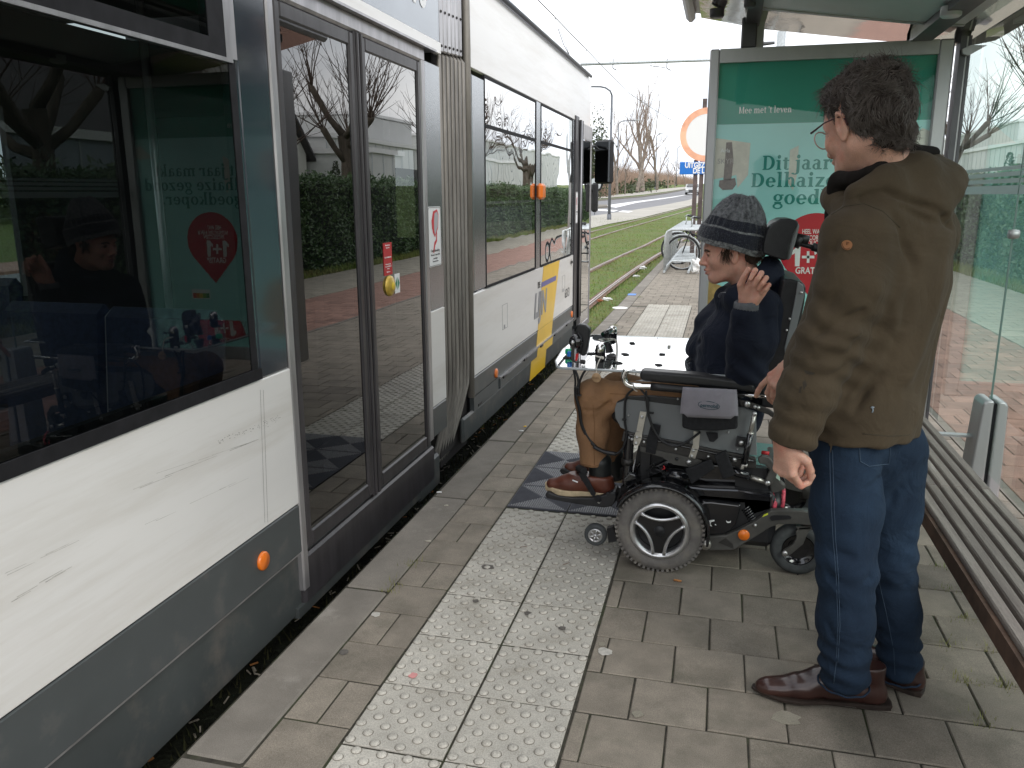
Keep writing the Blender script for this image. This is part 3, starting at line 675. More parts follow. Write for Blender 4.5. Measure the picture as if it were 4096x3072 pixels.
for (y0, y1, z0, z1) in ((3.66, 3.80, .56, .735), (5.88, 6.02, .575, .73)):
    b = MB()
    for q in (((y0, z0), (y1, z0+.003)), ((y0, z1-.003), (y1, z1)), ((y0, z0), (y0+.003, z1)), ((y1-.003, z0), (y1, z1))): b.box((TX, q[0][0], q[0][1]), (TX+.0012, q[1][0], q[1][1]))
    b.box((TX+.0004, y0+.04, z0+.005), (TX+.0018, y0+.075, z0+.03)); b.build('hatch_outline', M['greytext'], tram)
b = MB(); b.box((TX-.02, 3.05, .16), (TX+.0025, 3.13, .178)); b.build('jack_slot', M['black'], tram)
camsticker(6.56, 1.36, .12, .31, x=TX+.012)
# front door: black frame, leaf a little proud, and the cab end
b = MB(); b.box((TX-.03, 6.47, .20), (TX+.012, 6.66, 2.25), ch=.006); b.build('door_frame', M['seal'], tram)
for y in (6.68, 6.73, 6.79):
    b = MB(); b.tube([(TX+.02, y, .22), (TX+.02, y, 2.22)], .013, 8); b.build('door_post', M['alu'] if y == 6.73 else M['black'], tram)
b = MB(); b.box((TX-.02, 6.83, .10), (TX+.02, 6.87, 2.22)); b.box((TX-.02, 7.42, .05), (TX+.02, 7.46, 2.2)); b.box((TX-.02, 6.87, 2.05), (TX+.02, 7.42, 2.2)); b.box((TX-.02, 6.87, .05), (TX+.02, 7.42, .11)); lf = b.build('door_leaf', M['alu'], tram)
pane('door_glass', 6.87, 7.42, .11, 2.05, M['glassW'], x=TX+.014, parent=lf)
b = MB(); b.box((TX-.05, 6.9, -.1), (TX-.01, 7.44, .045)); b.build('lower_skirt', M['tgrey2'], tram)
# mirror and second small mirror
def mirror_(c, w, h, yaw):
    b = MB(); Mx = Matrix.Translation(c) @ Matrix.Rotation(yaw, 4, 'Z'); b.box((-w/2, 0, -h/2), (w/2, .07, h/2), Mx, ch=.022); o = b.build('wing_mirror', M['black'], tram)
    b = MB(); b.box((-w/2+.015, -.004, -h/2+.02), (w/2-.015, .001, h/2-.02), Mx); mm = M.setdefault('mirrorglass', mat('mirror_glass', (.28, .30, .32), .06, metal=1)); b.build('mirror_glass', mm, o); return o
c0 = AY(2410, 648, 7.6); mo = mirror_(tuple(c0), .235, .475, -.5)
b = MB(); b.tube([(TX, 7.5, 2.0), (c0[0]-.1, 7.62, 2.02), (c0[0], 7.64, 1.95), (c0[0], 7.64, c0[2]+.2)], .014, 8); b.tube([(c0[0], 7.66, c0[2]-.22), (c0[0]-.02, 7.62, c0[2]-.3), (TX, 7.5, c0[2]-.32)], .012, 8); b.build('mirror_arm', M['black'], tram)
c1 = AY(2374, 790, 7.55); b = MB(); b.box((c1[0]-.02, 7.5, c1[2]-.16), (c1[0]+.05, 7.6, c1[2]+.16), ch=.02); b.build('lower_mirror', M['black'], tram)
# roof, floor, far side, cab, seats
b = MB(); b.box((-2.8, Y0, 2.45), (TX-.04, 2.43, 2.5)); b.box((-2.8, 2.97, 2.45), (TX-.04, 7.4, 2.5)); b.build('ceiling', M['interior'], tram)
b = MB(); b.box((-2.8, Y0, 2.76), (TX-.25, 7.45, 2.9), ch=.05); b.build('roof', M['twhite'], tram)
b = MB(); b.box((-2.8, Y0, 2.5), (TX-.035, 2.43, 2.76)); b.box((-2.8, 2.97, 2.5), (TX-.035, 7.4, 2.76)); b.build('ceiling_duct', M['interior'], tram)
b = MB(); b.box((-2.8, Y0, .0), (TX-.05, 7.3, .06)); b.build('floor', M['floor_t'], tram)
FW0 = AX(62, 900, -2.78)[1]
b = MB(); b.box((-2.8, Y0, -.1), (-2.76, 7.4, .95)); b.box((-2.8, Y0, 1.95), (-2.76, 7.4, 2.45))
b.box((-2.8, FW0, .95), (-2.76, 7.3, 1.95)); b.box((-2.8, -2.2, .95), (-2.76, -1.9, 1.95))  # far windows walled up, added to keep light out so reflections show
b.box((-2.8, 7.35, -.1), (TX-.02, 7.4, 1.0)); b.box((-2.8, 7.35, 2.0), (TX-.02, 7.4, 2.75)); b.build('far_side_wall', M['interior'], tram)
b = MB(); b.box((-2.2, Y0, -.28), (-1.0, 7, -.02)); b.build('underframe', M['ribd'], tram)
b = MB(); b.add([(-2.79, Y0, .95), (-2.79, 7.3, .95), (-2.79, 7.3, 1.95), (-2.79, Y0, 1.95)], [(0, 1, 2, 3)]); M['glassF'] = glass_mat('far_window', (.45, .5, .5)); b.build('window_pane', M['glassF'], tram)
def seat(y, x, face):
    b = MB(); b.box((x-.23, y-.22, .42), (x+.23, y+.22, .52), ch=.03); yb = y+face*.22
    Mx = Matrix.Translation((x, yb, .5)) @ Matrix.Rotation(-face*.12, 4, 'X'); b.box((-.23, -.04, 0), (.23, .04, .62), Mx, ch=.035); b.box((x-.2, y-.05, .06), (x+.2, y+.05, .42)); return b.build('seat', M['seat'], tram)
for (y, x, f) in ((-.35, -.85, -1), (-.35, -1.32, -1), (.25, -.85, 1), (.3, -1.32, 1), (-1.3, -.85, 1), (-2.2, -.85, -1), (3.7, -.85, -1), (4.6, -.85, 1), (5.4, -.85, -1), (0, -2.4, -1), (1, -2.4, 1), (4.0, -2.4, 1)): seat(y, x, f)
M['pole'] = mat('yellow_grab_pole', (.45, .36, .08), .4)
for (y, x) in ((1.43, -1.5), (2.4, -.8), (3.2, -.8), (-.9, -1.7)):
    b = MB(); b.tube([(x, y, .06), (x, y, 2.45)], .017, 8); b.build('grab_pole', M['alu'], tram)
b = MB(); b.box((-.62, .84, .3), (-.60, 1.12, 1.75)); b.box((-1.0, .80, .3), (-.62, .82, 1.75)); b.build('draught_screen', M['black'], tram)
b = MB(); b.tube([(-.7, 1.05, 1.25), (-.66, 1.25, 1.25)], .012, 6); b.build('grab_handle', M['black'], tram)
# =================================================================== SHELTER, POSTER CASE, BENCH
M['case'] = mat('grey_metal_case', (.43, .43, .44), .38, metal=.5, var=.08, vs=6, stretch=(1, 1, .3))
M['canopy_m'] = mat('mirror_ceiling', (.80, .78, .75), .06, metal=.95, var=.05, vs=3, bump=.25, bs=1.8, bump_d=.02)
M['canopy_g'] = mat('grey_ceiling_tray', (.52, .54, .54), .35, metal=.2, var=.06, vs=4)
M['post_d'] = mat('dark_grey_post', (.09, .088, .095), .4, metal=.4, var=.1, vs=10)
M['teal'] = None
GX = 2.17
# poster case stands on its own feet: glazed front, print behind
PY0 = 3.25
case = thing('poster_case', 'tall grey metal display case with teal supermarket poster at the shelter end', 'poster case', (1.47, PY0, 0))
pxl, pxr, pzt, pzb = .832, 2.098, 2.285, .34
b = MB(); w = .075
b.box((pxl, PY0, pzb), (pxl+.055, PY0+.14, pzt), ch=.008); b.box((pxr-.075, PY0, pzb), (pxr, PY0+.14, pzt), ch=.008)
b.box((pxl+.055, PY0+.001, pzt-.075), (pxr-.075, PY0+.139, pzt-.001)); b.box((pxl+.055, PY0+.001, pzb), (pxr-.075, PY0+.139, pzb+.09)); b.build('case_frame', M['case'], case)
b = MB(); b.box((pxl+.02, PY0+.1, pzb+.02), (pxr-.02, PY0+.135, pzt-.02)); b.build('case_back', M['case'], case)
b = MB(); b.box((1.1, PY0+.03, 0), (1.22, PY0+.11, pzb)); b.box((1.75, PY0+.03, 0), (1.87, PY0+.11, pzb)); b.build('foot', M['post_d'], case)
def flat(c, r=.55, **k): return mat('print_'+str(len(bpy.data.materials)), c, r, **k)
yP = PY0+.03
x0, x1, z0, z1 = pxl+.055, pxr-.075, pzb+.09, pzt-.075
b = MB(); b.box((x0, yP, z0), (x1, yP+.004, z1)); poster = b.build('poster', flat((.36, .74, .70), var=.05, vs=2), case)
zc = AY(2900, 498, yP)[2]
b = MB(); b.box((x0, yP-.001, zc), (x1, yP, z1)); b.build('green_header', flat((.022, .30, .215), var=.04, vs=2), poster)
tl = flat((.02, .27, .22)); wt = flat((.75, .78, .76))
def zp(px, py, y=yP): return AY(px, py, y)
# serif faces: use thick/thin doubled text
def A1(u, v): return (2600+u/1.8433, v/1.8433)
def ptext(s, pxa, pya, pxb, m, hpx, parent=poster, bold=.0, serif=True, align='LEFT'):
    a, c = zp(pxa, pya), zp(pxb, pya); o = text('lettering', s, 1.0, m, (0, 0, 0), (PI/2, 0, 0), parent, .0003, 'LEFT', bold)
    me = o.data; n = len(me.vertices); co = np.empty(n*3); me.vertices.foreach_get('co', co); co = co.reshape(-1, 3)
    mn, mx_ = co.min(0), co.max(0); hw = (c[0]-a[0])/(mx_[0]-mn[0]); hz = hpx/FPX*np.linalg.norm(a-CAM)
    co[:, 0] = (co[:, 0]-mn[0])*hw + a[0]; co[:, 2] = co[:, 2]*hz + a[2]; co[:, 1] = yP-.0015 + co[:, 1]*.3; me.vertices.foreach_set('co', co.ravel()); return o
def bold_text(s_, pxa, pya, pxb, m, hpx, d=.02, **k): return ptext(s_, pxa, pya, pxb, m, hpx, bold=d)
class Serif:
    """small serif alphabet: thick stems, thin joins, slab feet"""
    W = .17; T = .055
    def __init__(s): s.b = MB(); s.x = 0.0; s.lay = 0
    def P(s, pts): s.lay = (s.lay+1) % 7; s.b.add([(s.x+u, -.0002*s.lay/ .07, v) for u, v in pts], [tuple(range(len(pts)))])
    def R(s, a, c, d, e): s.P([(a, c), (d, c), (d, e), (a, e)])
    def stem(s, x, z0, z1, foot=1, top=1):
        s.R(x, z0, x+s.W, z1)
        if foot: s.P([(x-.07, z0), (x+s.W+.07, z0), (x+s.W+.05, z0+.035), (x+s.W, z0+.07), (x, z0+.07), (x-.05, z0+.035)])
        if top: s.P([(x-.08, z1-.06), (x+s.W, z1-.13), (x+s.W, z1), (x-.08, z1-.02)])
    def bowl(s, cx, cz, rx, rz, a0=0, a1=360, w=None, t=None):
        w = w or s.W; t = t or s.T; n = 18
        for i in range(n):
            q0, q1 = [math.radians(a0+(a1-a0)*j/n) for j in (i, i+1)]
            s.P([(cx+rx*math.cos(q0), cz+rz*math.sin(q0)), (cx+rx*math.cos(q1), cz+rz*math.sin(q1)), (cx+(rx-w)*math.cos(q1), cz+(rz-t)*math.sin(q1)), (cx+(rx-w)*math.cos(q0), cz+(rz-t)*math.sin(q0))])
    def put(s, c):
        W, T = s.W, s.T; X = .5
        if c == ' ': s.x += .28; return
        if c == 'i': s.stem(.07, 0, X); s.bowl(.155, .66, .1, .1, w=.1, t=.1); s.x += .36
        elif c == 'j': s.stem(.10, -.1, X, foot=0); s.bowl(.02, -.1, .25, .16, -150, 0, .16, .06); s.bowl(.185, .66, .1, .1, w=.1, t=.1); s.x += .38
        elif c == 'l': s.stem(.07, 0, .78); s.x += .36
        elif c == 't': s.stem(.08, .06, .62, 0, 0); s.R(-.0, X-.06, .36, X); s.bowl(.25, .11, .17, .12, 180, 320, .1, .06); s.x += .40
        elif c == 'o': s.bowl(.29, .25, .29, .265); s.x += .62
        elif c == 'e': s.bowl(.28, .25, .28, .265, 0, 325); s.R(.15, .235, .52, .235+T); s.x += .60
        elif c == 'a': s.bowl(.22, .36, .22, .155, 0, 150, .14, .06); s.R(.27, .06, .27+W, .38); s.bowl(.21, .15, .21, .16, 0, 360, .13, .05); s.R(.3, 0, .54, .06); s.x += .58
        elif c in 'nhr' or c == 'm':
            s.stem(.07, 0, .78 if c == 'h' else X)
            if c == 'r': s.bowl(.36, .30, .2, .215, 40, 150, .12, .08); s.bowl(.45, .42, .085, .085, w=.085, t=.085); s.x += .54
            else:
                for k in range(2 if c == 'm' else 1): s.bowl(.36+k*.36, .29, .22, .225, 0, 150, W, .08); s.stem(.41+k*.36, 0, .30, 1, 0)
                s.x += .68+(.36 if c == 'm' else 0)
        elif c == 'd': s.stem(.38, 0, .78); s.bowl(.26, .25, .26, .265, 20, 340, W, T); s.x += .66
        elif c == 'p': s.stem(.07, -.24, X); s.bowl(.36, .25, .26, .265, -160, 160, W, T); s.x += .66
        elif c == 'g': s.bowl(.26, .33, .25, .19, 0, 360, .15, T); s.bowl(.27, -.10, .28, .16, 0, 360, .12, .06); s.R(.08, .03, .45, .12); s.R(.42, .43, .56, .50); s.x += .58
        elif c == 'k': s.stem(.07, 0, .78); s.P([(.24, .22), (.46, .47), (.52, .47), (.30, .20)]); s.P([(.26, .26), (.40, .30), (.60, .06), (.42, .0)]); s.R(.38, 0, .66, .05); s.R(.38, X-.05, .62, X); s.x += .66
        elif c == 'z': s.R(.03, X-.07, .50, X); s.R(.03, 0, .52, .07); s.P([(.03, .05), (.22, .05), (.50, .46), (.31, .46)]); s.x += .56
        elif c == 'v': s.P([(.0, X), (.19, X), (.36, .0), (.27, .0)]); s.P([(.27, 0), (.36, 0), (.56, X), (.49, X)]); s.R(-.05, X-.05, .26, X); s.R(.42, X-.05, .62, X); s.x += .58
        elif c == 'D': s.stem(.09, 0, .72, 1, 0); s.R(.02, .66, .4, .72); s.R(.1, 0, .4, .06); s.bowl(.34, .36, .40, .36, -90, 90, .19, .065); s.x += .80
        elif c == 'M': s.stem(.05, 0, .72, 1, 0); s.stem(.68, 0, .72, 1, 0); s.P([(.03, .72), (.24, .72), (.48, .05), (.42, .05)]); s.P([(.42, .05), (.48, .05), (.74, .72), (.68, .72)]); s.x += .95
        elif c == "'": s.P([(.04, .74), (.16, .74), (.12, .52), (.05, .5)]); s.x += .2
        elif c == '.': s.bowl(.09, .08, .09, .09, w=.09, t=.09); s.x += .22
        s.x += .03
def serif(s_, pxa, pya, pxb, m, xh):
    """lower-case height xh photo pixels, baseline at (pxa, pya), fitted to end at pxb"""
    g = Serif()
    for c in s_: g.put(c)
    a, c = zp(pxa, pya), zp(pxb, pya); k = (c[0]-a[0])/g.x; kz = xh*2/FPX*np.linalg.norm(a-CAM)
    g.b.v = [(a[0]+x*k, yP-.0014+y*.02, a[2]+z*kz) for x, y, z in g.b.v]; return g.b.build('lettering', m, poster, recalc=False)
u, v = A1(655, 838); serif("Mee met 't leven", u, v, A1(1045, 838)[0], wt, 16)
serif('Dit jaar maakt', *A1(825, 1253), A1(1830, 0)[0], tl, 35)
serif('Delhaize gezond', *A1(742, 1380), A1(1960, 0)[0], tl, 35)
serif('goedkoper.', *A1(905, 1505), A1(1745, 0)[0], tl, 35)
# red drop badge
rd = flat((.50, .012, .03)); ctr = AY(3258, 990, yP); R_ = 125/FPX*np.linalg.norm(ctr-CAM)
pts = []
for i in range(40):
    q = -PI/4*1.0 + (PI*1.5)*i/39; pts.append((ctr[0]+R_*math.cos(q), yP-.0012, ctr[2]+R_*math.sin(q)))
pts.append((ctr[0], yP-.0012, ctr[2]-R_*1.5)); b = MB(); b.add(pts, [tuple(range(len(pts)))]); b.build('price_badge', rd, poster)
def A3(u, v): return (2750+u/3.318, 750+v/3.318)
for (s, ua, vv, ub, h, d) in (('HEEL WAT', 1522, 612, 1785, 24, .015), ('NUTRI-SCORE A EN B', 1400, 692, 1960, 24, .015), ('PRODUCTEN', 1470, 760, 1850, 24, .015), ("GRATIS*", 1430, 1140, 1800, 34, .02)):
    a = A3(ua, vv); bold_text(s, a[0], a[1], A3(ub, vv)[0], wt, h, d=d)
for (u0, pl_) in ((1380, 0), (1518, 1), (1680, 0)):
    b = MB(); Q = lambda u, v: tuple(np.array(AY(*A3(u0+u, v), yP))*[1, 0, 1]+[0, yP-.002, 0])
    if pl_: b.add([Q(0, 905), Q(165, 905), Q(165, 940), Q(0, 940)], [(0, 1, 2, 3)]); b.add([Q(65, 845), Q(100, 845), Q(100, 1000), Q(65, 1000)], [(0, 1, 2, 3)])
    else: b.add([Q(45, 1045), Q(45, 870), Q(10, 895), Q(0, 850), Q(70, 788), Q(122, 788), Q(105, 1045)], [tuple(range(7))])
    b.build('lettering', wt, poster)
b = MB(); c = AY(3330, 1250, yP); b.box((c[0]-.075, yP-.0015, c[2]-.035), (c[0]+.075, yP-.001, c[2]+.035)); sb = b.build('score_label', wt, poster)
for i, cc in enumerate(((.02, .25, .06), (.2, .4, .04), (.7, .5, .02), (.65, .22, .02), (.55, .04, .02))):
    b = MB(); b.box((c[0]-.068+i*.027, yP-.002, c[2]-.028), (c[0]-.068+i*.027+.026, yP-.0016, c[2]+.008)); b.build('score_colour', flat(cc), sb)
# yoghurt pot, food and skyline band
b = MB(); pc = AY(2915, 680, yP)
q = lambda px, py, dy=.0013: tuple(np.array(AY(px, py, yP))*[1, 0, 1]+[0, yP-dy, 0])
b.add([q(2862, 552), q(3002, 572), q(2992, 700), q(2950, 752), q(2945, 700), q(2852, 718)], [tuple(range(6))]); b.build('poster_pack', flat((.62, .60, .50), var=.1, vs=20), poster)
b = MB(); b.add([q(2905, 570, .002), q(2928, 568, .002), q(2934, 640, .002), q(2925, 720, .002), q(2893, 722, .002), q(2900, 640, .002)], [tuple(range(6))]); 
b.add([q(2878, 722, .002), q(2940, 712, .002), q(2945, 738, .002), q(2930, 758, .002), q(2890, 760, .002), q(2875, 745, .002)], [tuple(range(6))]); b.build('poster_pot', flat((.16, .13, .11), var=.3, vs=30), poster)
o = ptext('Arla', 2882, 610, 2920, wt, 20); o.location.y -= .002; o = ptext('SKYR', 2870, 655, 2936, flat((.35, .33, .3)), 26); o.location.y -= .002
b = MB(); b.add([q(3160, 600), q(3195, 582), q(3190, 690), q(3172, 762), q(3152, 730)], [tuple(range(5))]); b.build('poster_strip', flat((.60, .62, .52), var=.1, vs=20), poster)
b = MB(); b.add([q(3690, 512), q(3735, 530), q(3735, 585), q(3600, 580), q(3650, 545)], [tuple(range(5))]); b.build('poster_skyline', flat((.62, .63, .55)), poster)
fd = flat((.50, .34, .12), var=.3, vs=14); b = MB()
b.add([q(2803, 1190), q(2812, 1120), q(2830, 1105), q(2850, 1130), q(2900, 1150), q(2960, 1190), q(3000, 1300), q(2950, 1420), q(2790, 1420)], [tuple(range(9))]); b.build('poster_food', fd, poster)
ptext('Bio', 2840, 885, 2872, flat((.2, .4, .03)), 24)
for (u, v, w_, h_, cc) in ((2080, 0, 0, 0, None),): pass
M['glassP'] = glass_mat('poster_glass', (.95, .96, .955), 1.45, k=.85)
b = MB(); b.add([(x0, PY0+.012, z0), (x1, PY0+.012, z0), (x1, PY0+.012, z1), (x0, PY0+.012, z1)], [(0, 1, 2, 3)]); b.build('case_glass', M['glassP'], case)

# shelter
shel = thing('bus_shelter', 'tram stop shelter with mirror-bright canopy and striped glass back wall', 'shelter', (2.17, 1.5, 0))
# canopy: curved underside, raised at the platform side
YE, YN = 3.62, -1.3
prof = [(.70, 2.535), (.76, 2.525), (1.13, 2.442), (1.5, 2.388), (1.78, 2.348), (2.02, 2.318), (2.215, 2.298)]
prof2 = [(2.215, 2.298), (2.30, 2.31), (2.385, 2.325)]
def sheet(name, pr, m, dz=0, th=.02, ya=YN, yb=YE):
    b = MB(); vs = []; 
    for (x, z) in pr: vs += [(x, ya, z+dz), (x, yb, z+dz), (x, ya, z+dz+th), (x, yb, z+dz+th)]
    n = len(pr); fs = []
    for i in range(n-1): a = i*4; c = a+4; fs += [(a, a+1, c+1, c), (a+2, c+2, c+3, a+3), (a, c, c+2, a+2), (a+1, a+3, c+3, c+1)]
    fs += [(0, 2, 3, 1), ((n-1)*4, (n-1)*4+1, (n-1)*4+3, (n-1)*4+2)]
    b.add(vs, fs, False); return b.build(name, m, shel)
sheet('canopy_soffit', prof[1:], M['canopy_m'])
sheet('canopy_top', [(.68, 2.56), (1.1, 2.50), (1.8, 2.40), (2.42, 2.36)], M['case'], th=.03)
b = MB(); b.box((.672, YN, 2.50), (.728, YE+.004, 2.585), ch=.02); b.build('canopy_edge', M['case'], shel)
sheet('canopy_edge', prof2, M['post_d'], th=.06, dz=-.004)
# recessed ceiling tray with light discs
b = MB(); vs = []
tray = [(1.0, 2.455), (1.13, 2.428), (1.5, 2.374), (1.78, 2.334), (2.06, 2.304)]
b2 = sheet('ceiling_tray', tray, M['canopy_g'], dz=-.008, th=.014, ya=YN+.3, yb=2.93)
sheet('ceiling_tray_rim', [(x, z) for x, z in tray], M['case'], dz=-.014, th=.022, ya=2.93, yb=2.965)
for (px, py, r) in ((3805, 45, .045), (3850, 150, .04), (2868, 52, .04), (3000, 8, .03)):
    if py == 45: p = AZ(px, py, 2.283); 
    elif px == 3850: p = AZ(px, py, 2.290)
    elif px == 2868: p = AZ(px, py, 2.475)
    else: p = AZ(px, py, 2.42)
    b = MB(); b.lathe([(.0001, -.026), (r*.8, -.026), (r, -.018), (r, .02)], p, (0, 0, 1), 20); b.build('ceiling_light' if py == 45 else 'fixing_cap', M['canopy_g'] if py == 45 else M['post_d'], shel)
# ribs across the soffit and short posts on the poster case
for (x, w, z) in ((1.055, .075, 2.45), (1.93, .105, 2.318)):
    b = MB(); b.box((x-w/2, YN+.2, z-.035 if x < 1.5 else z-.04), (x+w/2, YE-.25, z+.02)); b.build('canopy_beam', M['post_d'], shel)
for (x, w) in ((1.04, .085), (1.93, .105)):
    b = MB(); b.box((x-w/2, PY0+.02, 2.286), (x+w/2, PY0+.12, 2.45 if x < 1.5 else 2.36), ch=.008); b.build('canopy_post', M['post_d'], shel)
b = MB(); b.box((1.085, PY0+.16, 2.2), (1.125, PY0+.20, 2.46)); b.build('canopy_post', M['case'], shel)
b = MB(); b.box((2.118, PY0-.02, .0), (2.148, PY0+.07, 2.292)); b.box((2.158, PY0-.02, .0), (2.172, PY0+.07, 2.292)); b.build('corner_post', M['post_d'], shel)
b = MB(); b.box((2.149, PY0-.015, .0), (2.157, PY0+.05, 2.29)); b.build('corner_strip', M['case'], shel)
b = MB(); b.prism([tuple(AY(px, py, 3.2)) for px, py in ((3850, 196), (3885, 180), (3950, 180), (3875, 222), (3852, 215))], (0, .12, 0)); b.build('gutter_bracket', M['case'], shel)
# glass back wall in two panes per bay with white bands
M['glassS'] = glass_mat('shelter_glass', (.86, .96, .92), 1.45, k=1.5)
M['frost'] = glass_mat('frosted_band', (.5, .55, .55), 1.5)
_ft = bpy.data.materials.new('frosted_film'); _ft.use_nodes = True; nt = _ft.node_tree; bs_ = nt.nodes['Principled BSDF']; bs_.inputs['Base Color'].default_value = (.62, .70, .71, 1); bs_.inputs['Roughness'].default_value = .5; bs_.inputs['Alpha'].default_value = .72; M['film'] = _ft
for (ya, yb) in ((2.192, 3.235), (1.10, 2.185), (-.02, 1.093)):
    b = MB(); b.add([(GX, ya, .25), (GX, yb, .25), (GX, yb, 2.27), (GX, ya, 2.27)], [(0, 1, 2, 3)]); gp = b.build('glass_pane', M['glassS'], shel)
    b = MB(); b.box((GX-.004, ya, .25), (GX+.004, ya+.004, 2.27)); M.setdefault('gedge', mat('glass_edge', (.10, .17, .15), .3)); b.build('pane_edge', M['gedge'], gp)
    for (za, zb) in ((1.478, 1.516), (1.527, 1.546), (1.556, 1.575), (1.584, 1.6)):
        b = MB(); b.box((GX-.0025, ya, za), (GX-.001, yb, zb)); b.build('white_band', M['film'], gp)
for z in (1.31, ):
    for y in (2.189, 1.097):
        b = MB(); b.lathe([(.0001, -.021), (.018, -.020), (.020, -.006), (.020, .006), (.018, .020), (.0001, .021)], (GX, y, z), (1, 0, 0), 16); b.build('glass_clamp', M['case'], shel)
for y in (2.189, 1.097, 0.0):
    for (sx, nm) in ((-1, 0), (1, 0)):
        b = MB(); 
        L_ = [(0, 0), (0, .585), (.03, .585), (.045, .57), (.060, .30), (.072, 0)] if sx < 0 else [(0, 0), (0, .585), (.028, .583), (.042, .565), (.050, .30), (.055, 0)]
        pts = [(GX+sx*(.008+u), y-.075, v) for u, v in L_]; b.prism(pts, (0, .15, 0)); b.build('glass_foot', M['case'], shel, bevel=.012)
    b = MB(); b.box((GX-.007, y-.06, .02), (GX+.007, y+.06, .57)); b.build('foot_gasket', M['rubber'], shel)
b = MB(); b.box((1.93, 2.17, .395), (2.165, 2.21, .405)); b.build('bench_bracket', M['case'], shel)
# bench
bench = thing('bench', 'weathered grey wooden slat bench fixed along the shelter glass', 'bench', (1.81, 1.0, 0))
M['wood'] = mat('weathered_wood', (.275, .245, .22), .95, spec=.12, col2=(.185, .162, .148), vs=7, stretch=(6, .35, 6), detail=8, bump=.7, bs=40, bump_d=.003, rnd=.14, dirt=(.42, .39, .35), dirt_s=2.6, dirt_lo=.6, dirt_hi=.68, speck=.15, ss=200)
ns = 6; X0, X1 = 1.672, 1.938; pw = (X1-X0)/ns; first = None
for (ya, yb) in ((-1.6, 1.285), (1.288, 2.98)):
    for i in range(ns):
        b = MB(); L_ = yb-ya; b.box((-pw/2+.006, -L_/2, -.032), (pw/2-.006, L_/2, 0), ch=.004); o = b.build('slat', M['wood'], bench); o.location = Vector((X0+pw*(i+.5), (ya+yb)/2, .452+random.uniform(-.001, .001))) - Vector(bench.location)*0
        o.matrix_parent_inverse = bench.matrix_world.inverted()
b = MB(); b.box((X0-.010, -1.6, .385), (X0+.004, 2.98, .438)); b.box((X1-.01, -1.6, .36), (X1+.006, 2.98, .43)); M['benchside'] = mat('brown_bench_rail', (.10, .06, .042), .8, var=.35, vs=12); b.build('side_rail', M['benchside'], bench)
b = MB(); b.box((X0+.006, 1.24, .405), (X1-.01, 1.33, .418)); b.build('cross_plate', M['post_d'], bench)
for y in (2.7, -.7):
    b = MB(); b.box((1.76, y-.03, 0), (1.86, y+.03, .40), ch=.006); b.build('bench_leg', M['post_d'], bench)
# =================================================================== VEGETATION AND FAR THINGS
def branch_tree(seed, base, h, r0, spread=.5, levels=4, up=.35, nchild=(3, 5), trunk_pts=None, wob=.12, sides=(7, 5, 4, 3, 3), lenr=.62, starth=.35):
    """bare tree: returns trunk mesh and branch mesh"""
    rg = random.Random(seed); T = MB(); B = MB()
    def grow(p, d, L, r, lv):
        n = 5 if lv < 2 else 4; pts = [np.array(p)]; rs = [r]; d = np.array(d, float)
        for i in range(n):
            d = d + np.array([rg.gauss(0, wob), rg.gauss(0, wob), rg.gauss(0, wob*.6)+up*.12*lv]); d /= np.linalg.norm(d)
            pts.append(pts[-1]+d*L/n); rs.append(r*(1-.72*(i+1)/n) if lv else r*(1-.5*(i+1)/n))
        (T if lv == 0 else B).tube(pts, rs, sides[min(lv, 4)], cap=False)
        if lv >= levels: return
        k = rg.randint(*nchild) + (2 if lv == 0 else 0)
        for j in range(k):
            t = starth + (1-starth)*(j+rg.random()*.8)/k if lv == 0 else .25+.75*(j+rg.random())/k
            i = min(int(t*n), n-1); f = t*n-i; q = pts[i]*(1-f)+pts[i+1]*f; rr = (rs[i]*(1-f)+rs[i+1]*f)
            a = rg.uniform(0, 2*PI); dd = pts[i+1]-pts[i]; dd /= np.linalg.norm(dd)
            s = np.cross(dd, [math.cos(a), math.sin(a), .3]); s /= np.linalg.norm(s)
            nd = dd*(1-spread)+s*spread+np.array([0, 0, up]); nd /= np.linalg.norm(nd)
            grow(q, nd, L*lenr*rg.uniform(.7, 1.15), max(rr*.62, .004), lv+1)
    grow(base, (rg.gauss(0, .04), rg.gauss(0, .04), 1), h, r0, 0)
    return T, B
def tree(name, label, seed, base, h, r0, **k):
    t = thing(name, label, 'tree', tuple(base), 'bare trees beyond the road' if base[1] > 50 else None)
    if base[1] > 50 and 'leaf' not in name: pass
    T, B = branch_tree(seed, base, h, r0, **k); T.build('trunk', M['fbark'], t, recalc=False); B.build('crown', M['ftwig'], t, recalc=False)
    return t
# tall bare trees above the thicket
def gp(px, py): p = AT(px, py); return p
bz = AT(2568, 774)
for i, (px, d, h, r, sd, lab) in enumerate(((2570, 128, 11.5, .42, 3, 'tallest bare tree above the brown thicket with forked grey limbs'), (2548, 126, 9.5, .30, 8, 'leaning bare tree just left of the tallest one above the thicket'), (2628, 140, 9, .26, 5, 'slim bare tree above the right part of the thicket'), (2470, 112, 7.5, .2, 12, 'small bare tree rising behind the driver mirror'))):
    p = AY(px, 745, d); z = terr(d)+.2
    tree('bare_tree', lab, sd, (p[0], d, z), h, r, spread=.42, up=.38, levels=4, nchild=(3, 5), starth=.15, lenr=.66)
